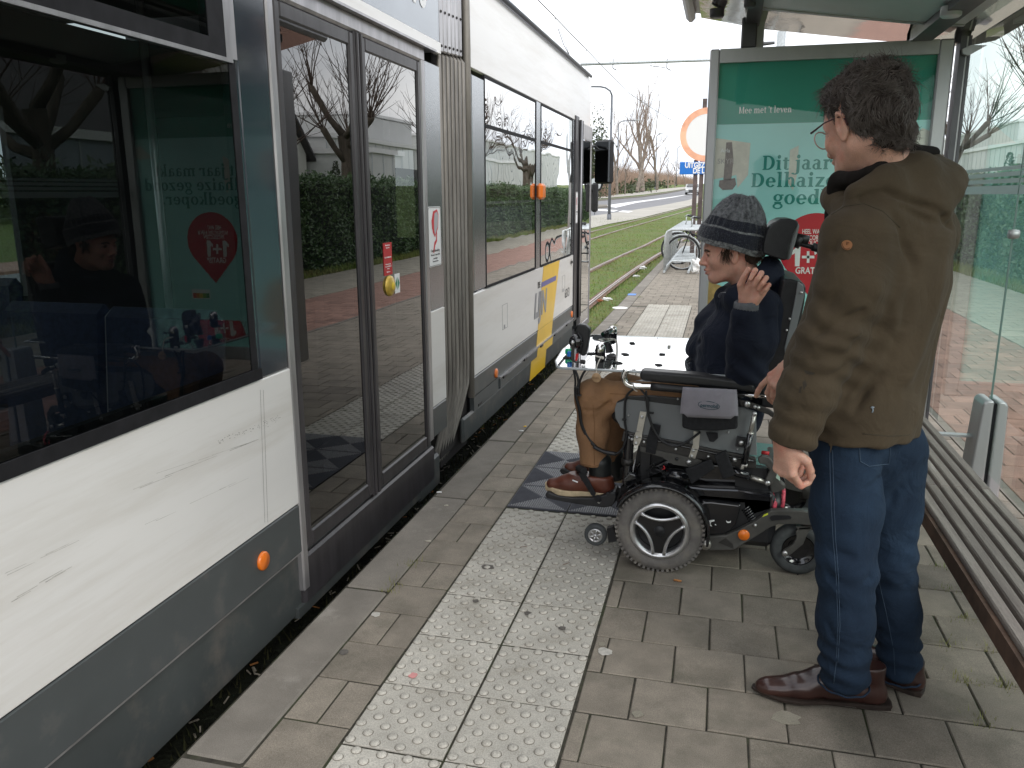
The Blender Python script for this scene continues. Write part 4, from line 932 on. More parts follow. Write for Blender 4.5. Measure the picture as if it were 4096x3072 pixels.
# conifer-like evergreen at the left of the thicket
def leafcloud(name, P, size, m, parent=None, flat=.0, **kw):
    n = len(P); a = RNG.normal(size=(n, 3)); a /= np.linalg.norm(a, axis=1)[:, None]; b = RNG.normal(size=(n, 3)); b -= a*(a*b).sum(1)[:, None]; b /= np.linalg.norm(b, axis=1)[:, None]
    s = size*RNG.uniform(.6, 1.3, n)[:, None]; V = np.stack([P-a*s, P-b*s*.42, P+a*s, P+b*s*.42], 1).reshape(-1, 3); F = np.arange(4*n).reshape(-1, 4)
    return grid_mesh(name, V, F, m, parent, smooth=False, **kw)
M['ever'] = mat('evergreen_leaf', (.035, .055, .022), .7, col2=(.06, .07, .03), vs=1)
c0 = AY(2386, 640, 95); P = RNG.normal(size=(2600, 3))*[.9, .9, 2.4]+[c0[0]-.4, 95, terr(95)+4]; P = P[(P[:, 2] > terr(95))]
et = thing('evergreen_tree', 'dark evergreen tree standing behind the tram front at the left of the thicket', 'tree', (c0[0]-.4, 95, terr(95)))
leafcloud('foliage', P, .2, M['ever'], et); b = MB(); b.tube([(c0[0]-.4, 95, terr(95)-.2), (c0[0]-.4, 95, terr(95)+6.5)], [.16, .04], 6); b.build('trunk', M['bark'], et)
# the brown thicket: thousands of thin twigs
def thicket(n):
    f0 = [gp(2300, 790), gp(2410, 787), gp(2475, 768), gp(2570, 752), gp(2650, 742), gp(2720, 737), gp(2790, 733)]
    F0 = np.array([p[:2] for p in f0]); tt = RNG.random(n)**.9*(len(F0)-1.001); i = tt.astype(int); fr = (tt-i)[:, None]; P = F0[i]*(1-fr)+F0[i+1]*fr
    depth = RNG.random(n)**1.5*14; nrm = np.array([-.93, .37]); P = P+nrm*depth[:, None]+RNG.normal(0, .5, (n, 2))
    z = np.array([terr(y) for y in P[:, 1]]); top = (2.6+depth*.22)*(.8+.5*np.sin(P[:, 1]*.23)**2+.25*np.sin(P[:, 1]*.9+1))
    h = np.minimum(RNG.uniform(.8, 1, n)*top, 7.5); lean = RNG.normal(0, .28, (n, 2))*h[:, None]; w = RNG.uniform(.012, .035, n)
    hw = np.stack([w, w*.3], 1); A = np.stack([P[:, 0], P[:, 1], z-.1], 1); mid = A+np.stack([lean[:, 0]*.3, lean[:, 1]*.3, h*.55], 1); T = A+np.stack([lean[:, 0], lean[:, 1], h], 1)
    o = np.stack([w, 0*w, 0*w], 1)
    V = np.stack([A-o, A+o, mid+o*.7, mid-o*.7, T], 1).reshape(-1, 3); b = 5*np.arange(n)[:, None]
    F = np.concatenate([b+[0, 1, 2], b+[0, 2, 3], b+[3, 2, 4]]); return V, F
V, F = thicket(26000); o = stuff(grid_mesh('thicket', V, F, M['thicket'], smooth=False)); tag(o, 'dense brown leafless thicket of shrubs along the far footpath', 'shrubs')
# low evergreen undergrowth in front of it
P = np.concatenate([gp(px, py)[None, :]+RNG.normal(size=(260, 3))*[2.2, 3, .55]+[0, 0, .5] for px, py in ((2470, 769), (2490, 765), (2520, 760), (2545, 757), (2600, 752), (2590, 751), (2445, 775))])
o = stuff(leafcloud('undergrowth', P, .35, M['ever'])); tag(o, 'low dark green undergrowth at the foot of the brown thicket', 'shrubs')
# low bare shrub trees along the thicket
for i, (px, d, h, sd) in enumerate(((2700, 175, 8, 31), (2672, 165, 7, 32), (2740, 200, 8, 33), (2500, 118, 6.5, 34), (2425, 105, 6.5, 35))):
    p = AY(px, 745, d); T, B = branch_tree(sd, (p[0], d, terr(d)), h*.55, .12, spread=.5, levels=3, nchild=(4, 6), up=.4); 
    t = thing('shrub_tree', ['low bushy bare tree rightmost above the thicket near the car', 'low bushy bare tree between the second and third lamp post', 'distant bare tree right behind the sign posts', 'low bare tree between mirror and first lamp post', 'low bare tree just right of the tram mirror'][i], 'tree', (p[0], d, terr(d)), 'low bare trees in the thicket')
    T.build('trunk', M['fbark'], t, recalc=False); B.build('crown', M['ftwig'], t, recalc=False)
# street lamps on the far side
def lamp(base, h, arm, label, r=.08, ar=(1, 0)):
    t = thing('street_lamp', label, 'street lamp', tuple(base), 'street lamps beyond the road'); x, y, z = base
    b = MB(); b.tube([(x, y, z-.2), (x, y, z+.35)], [r*1.5, r*1.5], 8); b.tube([(x, y, z), (x, y, z+h-.5)], [r*1.1, r*.7], 8); b.build('pole', M['lampgrey'], t)
    b = MB(); pts = [(x, y, z+h-.5)]+[(x+ar[0]*.8*(1-math.cos(a)), y+ar[1]*.8*(1-math.cos(a)), z+h-.5+.5*math.sin(a)) for a in (.5, 1.0, 1.4)]+[(x+ar[0]*arm, y+ar[1]*arm, z+h+.04)]; b.tube(pts, r*.6, 6); b.build('arm', M['lampgrey'], t)
    b = MB(); q = (x+ar[0]*arm, y+ar[1]*arm, z+h+.04); b.box((q[0]-.35, q[1]-.15, q[2]-.05), (q[0]+.35, q[1]+.15, q[2]+.08), ch=.03); b.build('lamp_head', M['galv'], t)
for (px, py, d, lab) in ((2467, 774, 117, 'first dark lamp post of the far row, left of the bare tree'), (2620, 754, 158, 'middle dark lamp post of the far row, right of the bare tree'), (2704, 743, 225, 'farthest dark lamp post of the row near the sign')):
    p = AY(px, py, d); lamp((p[0], d, terr(d)), 10, 2.6 if px < 2500 else .6, lab, .11)
p = AY(2436, 890, 47); hh = AY(2436, 345, 47)[2]-terr(47); lamp((p[0], 47, terr(47)), hh, 1.9, 'tall curved grey lamp post rising right behind the tram mirror', .085, (-1, 0))
# lamp head seen behind the shelter post
t = thing('street_lamp', 'grey post with lamp head seen between canopy and poster case', 'street lamp', (AY(2992, 700, 30)[0], 30, -.2)); x = AY(3012, 200, 30)[0]
b = MB(); b.tube([(x, 30, -.3), (x, 30, AY(3030, 100, 30)[2])], .09, 8); b.build('pole', M['galv'], t); z = AY(3045, 176, 30)[2]; b = MB(); b.tube([(x, 30, z-.03), (x+.2, 30, z), (x+.72, 30, z+.02)], [.04, .08, .05], 8); b.build('lamp_head', M['dgrey'], t)
# catenary bracket arm and wires
cat = thing('overhead_mast', 'grey overhead line mast with long horizontal bracket arm over the tracks', 'mast', (AY(3100, 700, 21)[0], 21, -.2))
a, c = AY(2322, 258, 21), AY(2846, 240, 21); xm_ = AY(3120, 230, 21)[0]
b = MB(); b.tube([tuple(a), tuple(c), (xm_, 21, c[2]-.03)], .035, 8); b.build('bracket_arm', M['galv'], cat)
b = MB(); b.tube([(xm_, 21, -.3), (xm_, 21, c[2]+.6)], .11, 10); b.build('mast', M['galv'], cat)
for px in (2452, 2668): 
    q = AY(px, 250, 21); b = MB(); b.tube([(q[0], 21, q[2]+.09), (q[0], 21, q[2]-.14), (q[0]+.1, 21, q[2]-.2)], .015, 5); b.build('insulator', M['dgrey'], cat)
wz = a[2]-.75
wr = thing('overhead_wire', 'thin dark contact wire above the tram roof', 'wire', (-1.67, 21, wz))
for (pts, rr) in (([AY(2232, 115, 21), AY(2255, 180, 21), AY(2330, 320, 21)], .012), ([AY(2215, 60, 21), AY(2290, 250, 21)], .008), ([AY(2255, 240, 21), AY(2316, 330, 30)], .03), ([AY(2600, 263, 21), AY(2660, 270, 24)], .012)):
    b = MB(); b.tube([tuple(q) for q in pts], rr, 5); b.build('wire', M['lampgrey'], wr)
q = AY(2340, 452, 40); sg = thing('signal_box', 'small dark box hanging on the wire above the tram front', 'signal', tuple(q)); b = MB()
for i in range(3): b.box((q[0]-.26+i*.17, 40, q[2]-.16), (q[0]-.12+i*.17, 40.15, q[2]+.16), ch=.02)
b.box((q[0]-.24, 40.03, q[2]-.05), (q[0]+.22, 40.12, q[2]+.05)); b.build('housing', M['lampgrey'], sg); b = MB(); b.tube([(q[0], 40.07, q[2]+.1), (q[0], 40.07, q[2]+3)], .01, 5); b.build('wire', M['lampgrey'], sg)
b = MB(); b.tube([(-1.67, -8, wz-.1), (-1.67, 21, wz)]+[(railx(y, -1.65), y, wz+terr(y)+.3) for y in range(26, 120, 6)], .008, 5); b.build('wire', M['lampgrey'], wr)
# round back of a sign at left of the road
q = AT(2384, 860); z = terr(q[1]); c = AY(2381, 737, q[1]); rs = thing('round_sign', 'round grey sign back on a post beside the traffic island', 'sign', (q[0], q[1], z)); b = MB(); b.tube([(c[0], q[1], z), (c[0], q[1], c[2]+.3)], .05, 8); b.build('pole', M['galv'], rs); b = MB(); b.disc((c[0], q[1]-.1, c[2]), (0, 1, 0), 23/FPX*(q[1]+2), 24, .04); b.build('disc', M['galv'], rs)
# the big no-entry style sign with its exception plate on two posts
sy = 16.5; sgn = thing('traffic_sign', 'round white sign with orange red ring above a blue exception plate on two posts', 'sign', (.0, sy, 0)); c = AY(2826, 539, sy); R_ = 97/FPX*np.linalg.norm(c-CAM)
M['signred'] = mat('flare_paled_sign_red', (.84, .42, .27), .5, var=.25, vs=3); M['signwhite'] = mat('sign_white', (.78, .78, .77), .45); M['signblue'] = mat('sign_blue', (.012, .16, .55), .45); M['signback'] = mat('sign_grey', (.3, .3, .3), .5)  # ring red is paled: lens flare put into its colour
b = MB(); b.lathe([(R_*.77, -.012), (R_, -.012), (R_, .01), (R_*.77, .01)], tuple(c), (0, 1, 0), 48, False); b.build('ring', M['signred'], sgn)
b = MB(); b.lathe([(.0001, -.008), (R_*.77, -.008), (R_*.77, .008), (.0001, .008)], tuple(c), (0, 1, 0), 48, False); b.build('disc', M['signwhite'], sgn)
p0, p1 = AY(2720, 648, sy), AY(2935, 696, sy); b = MB(); b.box((p0[0], sy-.012, p1[2]), (p1[0], sy+.012, p0[2]), ch=.0); pl = b.build('blue_plate', M['signblue'], sgn, bevel=.03)
h = 27/FPX*18.6
text('lettering', 'UITGEZONDERD', h, M['signwhite'], (AY(2739, 671, sy)[0], sy-.016, AY(2739, 671, sy)[2]), (PI/2, 0, 0), pl, .001, bold=.006, sx=.78)
text('lettering', 'DE LIJN', h, M['signwhite'], (AY(2771, 692, sy)[0], sy-.016, AY(2771, 693, sy)[2]), (PI/2, 0, 0), pl, .001, bold=.006, sx=.78)
M['signpost'] = mat('dark_brown_post', (.10, .075, .07), .6, var=.3, vs=5)
for (px, top) in ((2779, 640), (2803, 395)):
    q = AY(px, 760, sy+.06); ft = (q[0]-.11, sy+.06, 0) if px < 2790 else (q[0]-.05, sy+.06, 0); tt = AY(px+3, top, sy+.06); b = MB(); b.box((q[0]-.045, sy+.03, -.1), (q[0]+.045, sy+.11, tt[2])); b.build('post', M['signpost'], sgn)
# car coming down the road
def car(x, y, z):
    t = thing('car', 'silver car driving down the road towards the stop with headlights in front', 'car', (x, y, z)); W, H, Ln = 1.8, 1.5, 4.2
    b = MB(); prof = [(0, .28), (0, .72), (.12, .88), (1.0, 1.0), (1.75, 1.42), (3.3, 1.45), (4.1, 1.0), (4.2, .5), (4.15, .28)]; 
    for s in (1,): b.prism([(x-W/2, y+u, z+v) for u, v in prof], (W, 0, 0))
    b.build('body', mat('silver_car_paint', (.42, .43, .44), .25, metal=.6, coat=.5), t, bevel=.06)
    b = MB(); b.prism([(x-W/2+.12, y+1.0, z+1.02), (x+W/2-.12, y+1.0, z+1.02), (x+W/2-.25, y+1.68, z+1.4), (x-W/2+.25, y+1.68, z+1.4)], (0, -.06, .05)); b.build('windscreen', mat('car_glass', (.03, .035, .04), .1, coat=.5), t)
    for s in (-1, 1):
        b = MB(); b.box((x+s*.66-.18, y-.03, z+.6), (x+s*.66+.18, y+.05, z+.75), ch=.03); b.build('headlight', M['whitefilm'], t)
        for yy in (.75, 3.3):
            b = MB(); b.lathe([(.0001, -.1), (.31, -.1), (.31, .1), (.0001, .1)], (x+s*.82, y+yy, z+.3), (1, 0, 0), 16); b.build('wheel', M['blackm'], t)
    b = MB(); b.box((x-.45, y-.03, z+.4), (x+.45, y+.02, z+.62), ch=.02); b.box((x-.85, y-.02, z+.26), (x+.85, y+.02, z+.36)); b.build('grille', M['blackm'], t)
q = AY(2768, 766, 112); car(q[0], 112, terr(112)+.03)

# ---------------- right side: laurel hedge, pollard trees, houses (also seen mirrored in the tram)
hedge = thing('laurel_hedge', 'long clipped green laurel hedge behind the cycle path', 'hedge', (6.4, 18, 0))
def hedge_pts(n):
    u = RNG.random(n); y = 1.5+58*RNG.random(n)**1.25; side = u < .62; top = (u >= .62)&(u < .9)
    x = np.where(side, 5.92+np.abs(RNG.normal(0, .05, n)), RNG.uniform(5.9, 7.3, n)); z = np.where(side, 1.78*RNG.random(n), np.where(top, 1.76+np.abs(RNG.normal(0, .06, n)), RNG.uniform(0, 1.8, n)))
    x += .06*np.sin(y*1.7)+.05*np.sin(y*4.1+z*3); z += .05*np.sin(y*1.3+2)*(z > 1.5)
    return np.stack([x, y, z], 1)
P = hedge_pts(95000); leafcloud('foliage', P, .044, M['leafd'], hedge); leafcloud('foliage', np.stack([RNG.uniform(5.95, 7, 500), RNG.uniform(3, 30, 500), RNG.uniform(1.8, 2.02, 500)], 1), .07, M['leafd'], hedge)
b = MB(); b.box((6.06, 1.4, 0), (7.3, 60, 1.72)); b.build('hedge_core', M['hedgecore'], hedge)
for (y, h) in ((15.5, 2.25), (17.2, 2.3), (21.5, 2.4), (11, 2.15)):
    t = thing('columnar_shrub', {15.5: 'thin dark columnar shrub poking above the hedge, second from the near end', 17.2: 'dark pointed columnar shrub above the hedge, third from the near end', 21.5: 'tall dark columnar shrub above the hedge, farthest along', 11: 'small dark columnar shrub above the hedge near the stop'}[y], 'shrub', (6.5, y, 0), 'columnar shrubs above the hedge'); n = 700
    zz = RNG.uniform(1.0, h, n); rr = .13*np.sqrt(np.clip((h-zz)/(h-1.0), 0, 1))+.02; a = RNG.uniform(0, 2*PI, n); leafcloud('foliage', np.stack([6.5+rr*np.cos(a), y+rr*np.sin(a), zz], 1), .035, M['ever'], t)
def pollard(label, x, y, sd, sc=1.0):
    rg = random.Random(sd); t = thing('pollard_tree', label, 'tree', (x, y, 0), 'pollarded bare trees behind the hedge'); T, B = MB(), MB()
    T.tube([(x, y, -.1), (x+.05, y, 1.2), (x, y+.05, 2.2*sc), (x+.03, y, 2.9*sc)], [.24, .19, .17, .19], 9, cap=False)
    knobs = []
    for i in range(6):
        a = i*1.05+rg.uniform(-.3, .3); L = rg.uniform(.7, 1.5)*sc; el = rg.uniform(.1, 1.0); d = np.array([math.cos(a)*math.cos(el), math.sin(a)*math.cos(el), math.sin(el)])
        p0 = np.array([x, y, rg.uniform(2.1, 2.9)*sc]); p1 = p0+d*L*.5+[0, 0, .05]; p2 = p0+d*L+[0, 0, .25*L]
        T.tube([p0, p1, p2, p2+d*.12], [.11, .085, .10, .05], 7); knobs.append((p2, d))
    for (p, d) in knobs:
        for j in range(9):
            dd = d*.55+np.array([rg.gauss(0, .45), rg.gauss(0, .45), abs(rg.gauss(.6, .35))]); dd /= np.linalg.norm(dd); L = rg.uniform(1.3, 2.7)*sc; pts = [p]; q = p
            for k in range(5): dd = dd+np.array([rg.gauss(0, .1), rg.gauss(0, .1), .06]); dd /= np.linalg.norm(dd); q = q+dd*L/5; pts.append(q)
            B.tube(pts, [.022, .017, .013, .009, .007, .004], 4, cap=False)
            for k in range(6):
                i = rg.randint(1, 4); e = dd+np.array([rg.gauss(0, .6), rg.gauss(0, .6), rg.gauss(.1, .4)]); e /= np.linalg.norm(e); l = rg.uniform(.3, .9); w = pts[i]
                B.tube([w, w+e*l*.5+[0, 0, .03], w+e*l+[0, 0, .1]], [.008, .006, .003], 3, cap=False)
    T.build('trunk', M['bark'], t, recalc=False); B.build('crown', M['twig'], t, recalc=False); return t
pollard('nearest pollarded tree behind the hedge, mirrored in the left tram window', 9.0, 9.8, 2)
pollard('second pollarded bare tree, its twigs seen right of the corner post', 9.0, 21.3, 5, 1.12)
pollard('third pollarded bare tree farther along the hedge', 9.2, 33, 9, 1.1)
pollard('farthest pollarded bare tree far along the hedge', 9.2, 46, 14, 1.1)
pollard('small pollarded bare tree close to the shelter end', 8.6, 15.2, 21, .85)
# brick house with steep roof and white gable
M['brick'] = mat('red_brick_wall', (.30, .12, .075), .85, var=.2, vs=2); M['tiles'] = mat('dark_roof_tiles', (.07, .065, .07), .6, var=.2, vs=2); M['render'] = mat('white_render', (.62, .62, .58), .8, var=.06, vs=1); M['tilered'] = mat('red_roof_tiles', (.30, .10, .06), .7, var=.25, vs=3)
def house(x0, x1, y0, y1, zh, zr, wall, roof, label, gable=True):
    t = thing('house', label, 'house', ((x0+x1)/2, (y0+y1)/2, 0)); ym = (y0+y1)/2
    b = MB(); b.prism([(x0, y0, 0), (x0, y1, 0), (x0, y1, zh), (x0, ym, zr), (x0, y0, zh)], (x1-x0, 0, 0)); b.build('wall', wall, t)
    for s, (ya, yb) in ((0, (y0-.4, ym)), (1, (y1+.4, ym))):
        b = MB(); dz = (zr-zh)/(ym-y0)*.4; b.prism([(x0-.4, ya, zh-dz+.05), (x0-.4, yb, zr+.05), (x0-.4, yb, zr+.22), (x0-.4, ya, zh-dz+.22)], (x1-x0+.8, 0, 0)); b.build('roof', roof, t)
    for k, (ya, za) in enumerate(((y0+1.2, 1.0), (y1-2.4, 1.0), (ym-.6, 3.6))):
        b = MB(); b.box((x0-.04, ya, za), (x0+.05, ya+1.2, za+1.3)); w = b.build('window', M['whitefilm'], t); b = MB(); b.box((x0-.06, ya+.1, za+.1), (x0-.03, ya+1.1, za+1.2)); b.build('pane', M['black'], w)
    b = MB(); b.box((x0+2, ym-.4, zr-.6), (x0+2.8, ym+.4, zr+1.1)); b.build('chimney', M['brick'], t)
    return t
house(19, 29, 26, 37.5, 3.6, 9.6, M['render'], M['tiles'], 'white gabled house with steep dark roof, mirrored in the tram doors')
def hall(label, x0, y0, y1, z1, m, name='industrial_hall'):
    t = thing(name, label, 'building', (x0+8, (y0+y1)/2, 0)); n = int((y1-y0)/1.2); 
    b = MB(); b.box((x0, y0, -.3), (x0+16, y1, z1-.25)); b.build('wall', m, t); b = MB(); b.box((x0-.15, y0-.15, z1-.25), (x0+16.1, y1+.15, z1)); b.build('roof_edge', M['whitefilm'], t)
    b = MB()
    for i in range(n+1): b.box((x0-.025, y0+i*(y1-y0)/n-.03, 0), (x0, y0+i*(y1-y0)/n+.03, z1-.26))
    stuff(b.build('cladding_seam', M['galv'], t)); b = MB(); b.box((x0-.05, y0+3, 2.2), (x0+.02, y0+9, 3.0)); b.build('window_strip', M['black'], t); return t
M['clad'] = mat('white_cladding', (.60, .61, .60), .55, var=.04, vs=1)
hall('long white clad hall behind the hedge', 21, 44, 92, 5.2, M['clad']); hall('lower white hall seen through the shelter glass', 15.5, 38, 42, 3.9, M['clad'])
hall('grey blue flat roofed shed behind the pollarded trees', 15, 6, 20, 3.3, mat('blue_grey_cladding', (.30, .34, .39), .6, var=.05, vs=1)); hall('big white warehouse far behind the hedge', 30, 96, 160, 9, M['clad'])
t = thing('parapet_block', 'white concrete block on the roof of the long hall', 'building', (26, 60, 5.2)); b = MB(); b.box((24, 56, 5.2), (32, 66, 7.4), ch=.1); b.build('wall', M['clad'], t); b = MB(); b.box((23.9, 55.9, 7.4), (32.1, 66.1, 7.6)); b.build('roof_edge', M['whitefilm'], t)
# far tree line to the right and behind, so reflections have something green
def blob_wood(name, label, x0, x1, y0, y1, h, n, size, m):
    P = np.stack([RNG.uniform(x0, x1, n), RNG.uniform(y0, y1, n), RNG.random(n)**.8*h], 1); P[:, 2] *= .7+.3*np.sin(P[:, 1]*.35)**2; o = stuff(leafcloud(name, P, size, m)); tag(o, label, 'trees'); return o
blob_wood('far_wood', 'low dark wood far behind the white halls', 60, 75, -60, 200, 9, 9000, .8, M['ever'])
blob_wood('far_hedge', 'hedge and shrubs on the other side of the tracks', -48, -40, -60, 60, 4, 9000, .5, M['ever'])
# road and footway beyond the tram on the left, a parked car and fence seen through its windows
b = MB(); b.box((-15, -60, -.28), (-8.5, 22, -.25)); struct(b.build('side_road', M['asphalt'])); b = MB(); b.box((-17.5, -60, -.28), (-15.2, 22, -.2)); struct(b.build('pavement', M['red']))
fen = thing('wooden_fence', 'brown wooden board fence beyond the side road', 'fence', (-19, -8, -.2)); 
for i in range(60):
    b = MB(); b.box((-19.05, -34+i*.62, -.28), (-19, -34+i*.62+.57, 1.6)); b.build('board', mat('fence_board', (.24, .17, .11), .8, var=.2) if i == 0 else bpy.data.materials['fence_board'], fen)
# small white metal things on the platform: bike rack with bicycle
rk = thing('bike_rack', 'galvanised steel bicycle rack with hooped bars at the far platform end', 'bicycle rack', (.25, 16, 0)); RY = 14.3; xl, xr = AZ(2654, 1092)[0]+.02, .95
for i in range(12):
    y = RY+i*.42; b = MB(); r = .024
    L_ = [(xl, y, .03), (xl, y, .72), (xl+.03, y, .80), (xl+.12, y, .84), (xr, y, .84), (xr+.1, y, .80), (xr+.1, y, .03)]
    if i % 2 == 0 or i < 4: b.tube(L_, r, 7); b.build('rack_hoop', M['galv'], rk)
    b = MB(); b.tube([(xl+.02, y, .05), (xl+.05, y+.02, .16), (xl+.14, y+.03, .24), (xl+.50, y+.03, .24), (xl+.54, y, .06)], .022, 7); b.build('wheel_bar', M['galv'], rk)
b = MB(); b.tube([(xl, RY-.05, .04), (xl, RY+5, .04)], .026, 7); b.build('floor_rail', M['galv'], rk); b = MB(); b.tube([(xl+.46, RY-.05, .04), (xl+.46, RY+5, .04)], .026, 7); b.build('floor_rail', M['galv'], rk)
for i in range(22): 
    b = MB(); b.tube([(xl+.1, RY+i*.23, .855), (xr, RY+i*.23, .855)], .012, 5); b.build('top_bar', M['galv'], rk)
def bicycle(cx, y, label):
    t = thing('bicycle', label, 'bicycle', (cx+.5, y, 0)); R = .335
    def wheel(x):
        b = MB(); b.tube([(x+R*math.cos(q), y, R+R*math.sin(q)) for q in np.linspace(0, 2*PI, 33)[:-1]], .021, 6, closed=True); w = b.build('wheel', M['blackm'], t)
        b = MB(); b.tube([(x+(R-.025)*math.cos(q), y, R+(R-.025)*math.sin(q)) for q in np.linspace(0, 2*PI, 33)[:-1]], .009, 5, closed=True); b.build('rim', M['galv'], w)
        b = MB()
        for k in range(18): q = k*2*PI/18; b.tube([(x+.02*math.cos(q+.5), y+(.02 if k % 2 else -.02), R+.02*math.sin(q+.5)), (x+(R-.03)*math.cos(q), y, R+(R-.03)*math.sin(q))], .0022, 3, cap=False)
        stuff(b.build('spokes', M['galv'], w)); b = MB(); b.tube([(x, y-.05, R), (x, y+.05, R)], .018, 8); b.build('hub', M['galv'], w)
    wheel(cx); wheel(cx+1.06)
    b = MB(); hd = (cx+.17, y, .92); sd = (cx+.72, y, .86); bb = (cx+.55, y, .30)
    for p, q in (((cx+.12, y, .80), (cx+.2, y, .66)), ((cx+.2, y, .64), bb), (bb, sd), (bb, (cx+1.06, y, R)), ((cx+.66, y, .72), (cx+1.06, y, R)), ((cx+.18, y, .72), (cx+.62, y, .52))): b.tube([p, q], .016, 6)
    b.build('frame', M['black'], t)
    b = MB(); b.tube([(cx+.14, y+.03, .78), (cx+.05, y+.035, .5), (cx, y+.04, R)], .012, 6); b.tube([(cx+.14, y-.03, .78), (cx+.05, y-.035, .5), (cx, y-.04, R)], .012, 6); b.build('fork', M['black'], t)
    b = MB(); b.tube([(cx+.13, y, .78), hd, (cx+.17, y-.02, 1.02)], .013, 6); b.tube([(cx+.30, y-.27, 1.04), (cx+.18, y-.2, 1.06), (cx+.14, y, 1.03), (cx+.18, y+.2, 1.06), (cx+.30, y+.27, 1.04)], .012, 6); b.build('handlebar', M['galv'], t)
    for s in (-1, 1): b = MB(); b.tube([(cx+.32, y+s*.27, 1.04), (cx+.20, y+s*.235, 1.055)], .019, 8); b.build('grip', M['blackm'], t)
    b = MB(); b.box((cx+.62, y-.09, .88), (cx+.88, y+.09, .94), ch=.03); b.build('saddle', M['blackm'], t)
    b = MB(); b.tube([(cx+(R+.035)*math.cos(q), y, R+(R+.035)*math.sin(q)) for q in np.linspace(.3, 2.2, 10)], .02, 5); b.build('mudguard', M['galv'], t)
    return t
q = AY(2727, 985, 15.2); bicycle(q[0]+.02, 15.2, 'city bicycle with silver handlebar parked in the rack, nearest one'); bicycle(q[0]-.16, 16.6, 'second bicycle behind the first one in the rack')
# plastic bag on the rack, scraps on the grass
M['bag'] = mat('white_plastic_bag', (.75, .75, .74), .5, bump=1, bs=20, bump_d=.02)
def crumple(name, c, s, m, label, cat, seed=0):
    rg = np.random.default_rng(seed); b = bmesh.new(); bmesh.ops.create_icosphere(b, subdivisions=3, radius=1)
    for v in b.verts: 
        f = 1+.35*math.sin(v.co.x*5+seed)*math.sin(v.co.y*4.3)+.3*math.sin(v.co.z*6.1+v.co.x*3); v.co = Vector((v.co.x*s[0]*f, v.co.y*s[1]*f, v.co.z*s[2]*f))+Vector(c)
    me = bpy.data.meshes.new(name); b.to_mesh(me); b.free(); o = link(name, me, m); return tag(o, label, cat)
crumple('plastic_bag', (xl+.60, 14.35, .16), (.09, .07, .13), M['bag'], 'white plastic bag hanging low on the bicycle rack', 'bag', 1)
p = AT(2572, 1080); crumple('paper_scrap', (p[0], p[1], -.24), (.07, .05, .04), M['bag'], 'white paper scrap in the grass, upper one near the rack', 'litter', 2)
p = AT(2545, 1113); crumple('paper_scrap', (p[0], p[1], -.25), (.06, .04, .02), M['bag'], 'small white scrap in the grass halfway to the kerb', 'litter', 3)
p = AT(2428, 1207); crumple('paper_scrap', (p[0], p[1], -.25), (.07, .04, .025), M['bag'], 'white crumpled scrap in the grass nearest the tram front', 'litter', 4)
p = AT(2400, 1212); crumple('dry_leaf', (p[0], p[1], -.26), (.05, .04, .02), mat('rust_leaf', (.25, .07, .02), .7), 'rust coloured dry leaf in the grass beside the white scrap', 'leaf', 5)
# flat marks on the kerb
p = AZ(2480, 1231, .003); b = MB(); b.lathe([(.0001, .003), (.10, .003), (.105, 0)], (p[0], p[1], .002), (0, 0, 1), 20); tag(b.build('round_plate', M['signwhite']), 'flat round white plate lying on the grey kerb', 'plate')
p = AZ(2528, 1178, .003); b = MB(); b.box((p[0]-.06, p[1]-.1, .003), (p[0]+.06, p[1]+.1, .006)); tag(b.build('kerb_marker', M['signblue']), 'small flat blue scrap lying on the kerb farther away', 'litter')
# cigarette ends, gum spots and twigs on the near paving
M['gum'] = mat('pale_gum', (.46, .44, .40), .8, var=.2, vs=60); M['gumd'] = mat('dark_gum', (.11, .10, .09), .85, var=.2, vs=60); M['gump'] = mat('pink_gum', (.60, .27, .26), .7, var=.1, vs=60)
def spot(px, py, r, m, label, z=.0012, el=1.0, sd=0):
    c = AZ(px, py, 0); b = MB(); rg = random.Random(px); n = 14; pts = [(c[0]+r*(1+rg.uniform(-.22, .22))*math.cos(2*PI*i/n)*el, c[1]+r*(1+rg.uniform(-.22, .22))*math.sin(2*PI*i/n), z) for i in range(n)]
    b.prism(pts, (0, 0, .0016)); tag(b.build('chewing_gum', m), label, 'chewing gum', 'chewing gum trodden on the paving')
spot(1503, 2459, .017, M['gum'], 'pale round gum on a half paver beside the kerb', el=1.0); spot(2420, 2608, .022, M['gum'], 'large pale gum blotch on a dark paver right of the slabs', el=1.1); spot(1650, 2705, .014, M['gump'], 'pink gum spot on a tactile slab', z=.003)
spot(2408, 2578, .012, M['beige'], 'dull gum spot just above the pale blotch'); spot(1903, 2408, .011, M['gumd'], 'dark grey gum at the near end of a tactile slab', z=.004); spot(2112, 2457, .012, M['gumd'], 'dark gum on the right hand tactile slab', z=.004); spot(2248, 2517, .012, M['gumd'], 'brownish gum beside the right slab edge', z=.004); spot(3140, 2875, .03, M['beige'], 'pale yellowish stain below the brown shoe', el=1.4); spot(2550, 2858, .016, M['beige'], 'faint round gum near the bottom pavers'); spot(1950, 2270, .02, M['gumd'], 'long dark stain on the third tactile slab', z=.003, el=1.5); spot(1377, 2610, .016, M['gumd'], 'faint grey gum ring on a full paver by the kerb')
def stick(px, py, a, l, r, m, label, cat, z=.004, name='cigarette_end', sag=0):
    c = AZ(px, py, 0); d = np.array([math.cos(a), math.sin(a)])*l/2; b = MB(); b.tube([(c[0]-d[0], c[1]-d[1], z), (c[0]+sag, c[1]+sag, z+.001), (c[0]+d[0], c[1]+d[1], z)], r, 6); tag(b.build(name, m), label, cat, 'cigarette ends on the paving' if name == 'cigarette_end' else None)
stick(2385, 2503, 1.4, .034, .0022, M['paper'], 'thin white stick on the edge of the right slab', 'litter', .008, 'paper_stick')
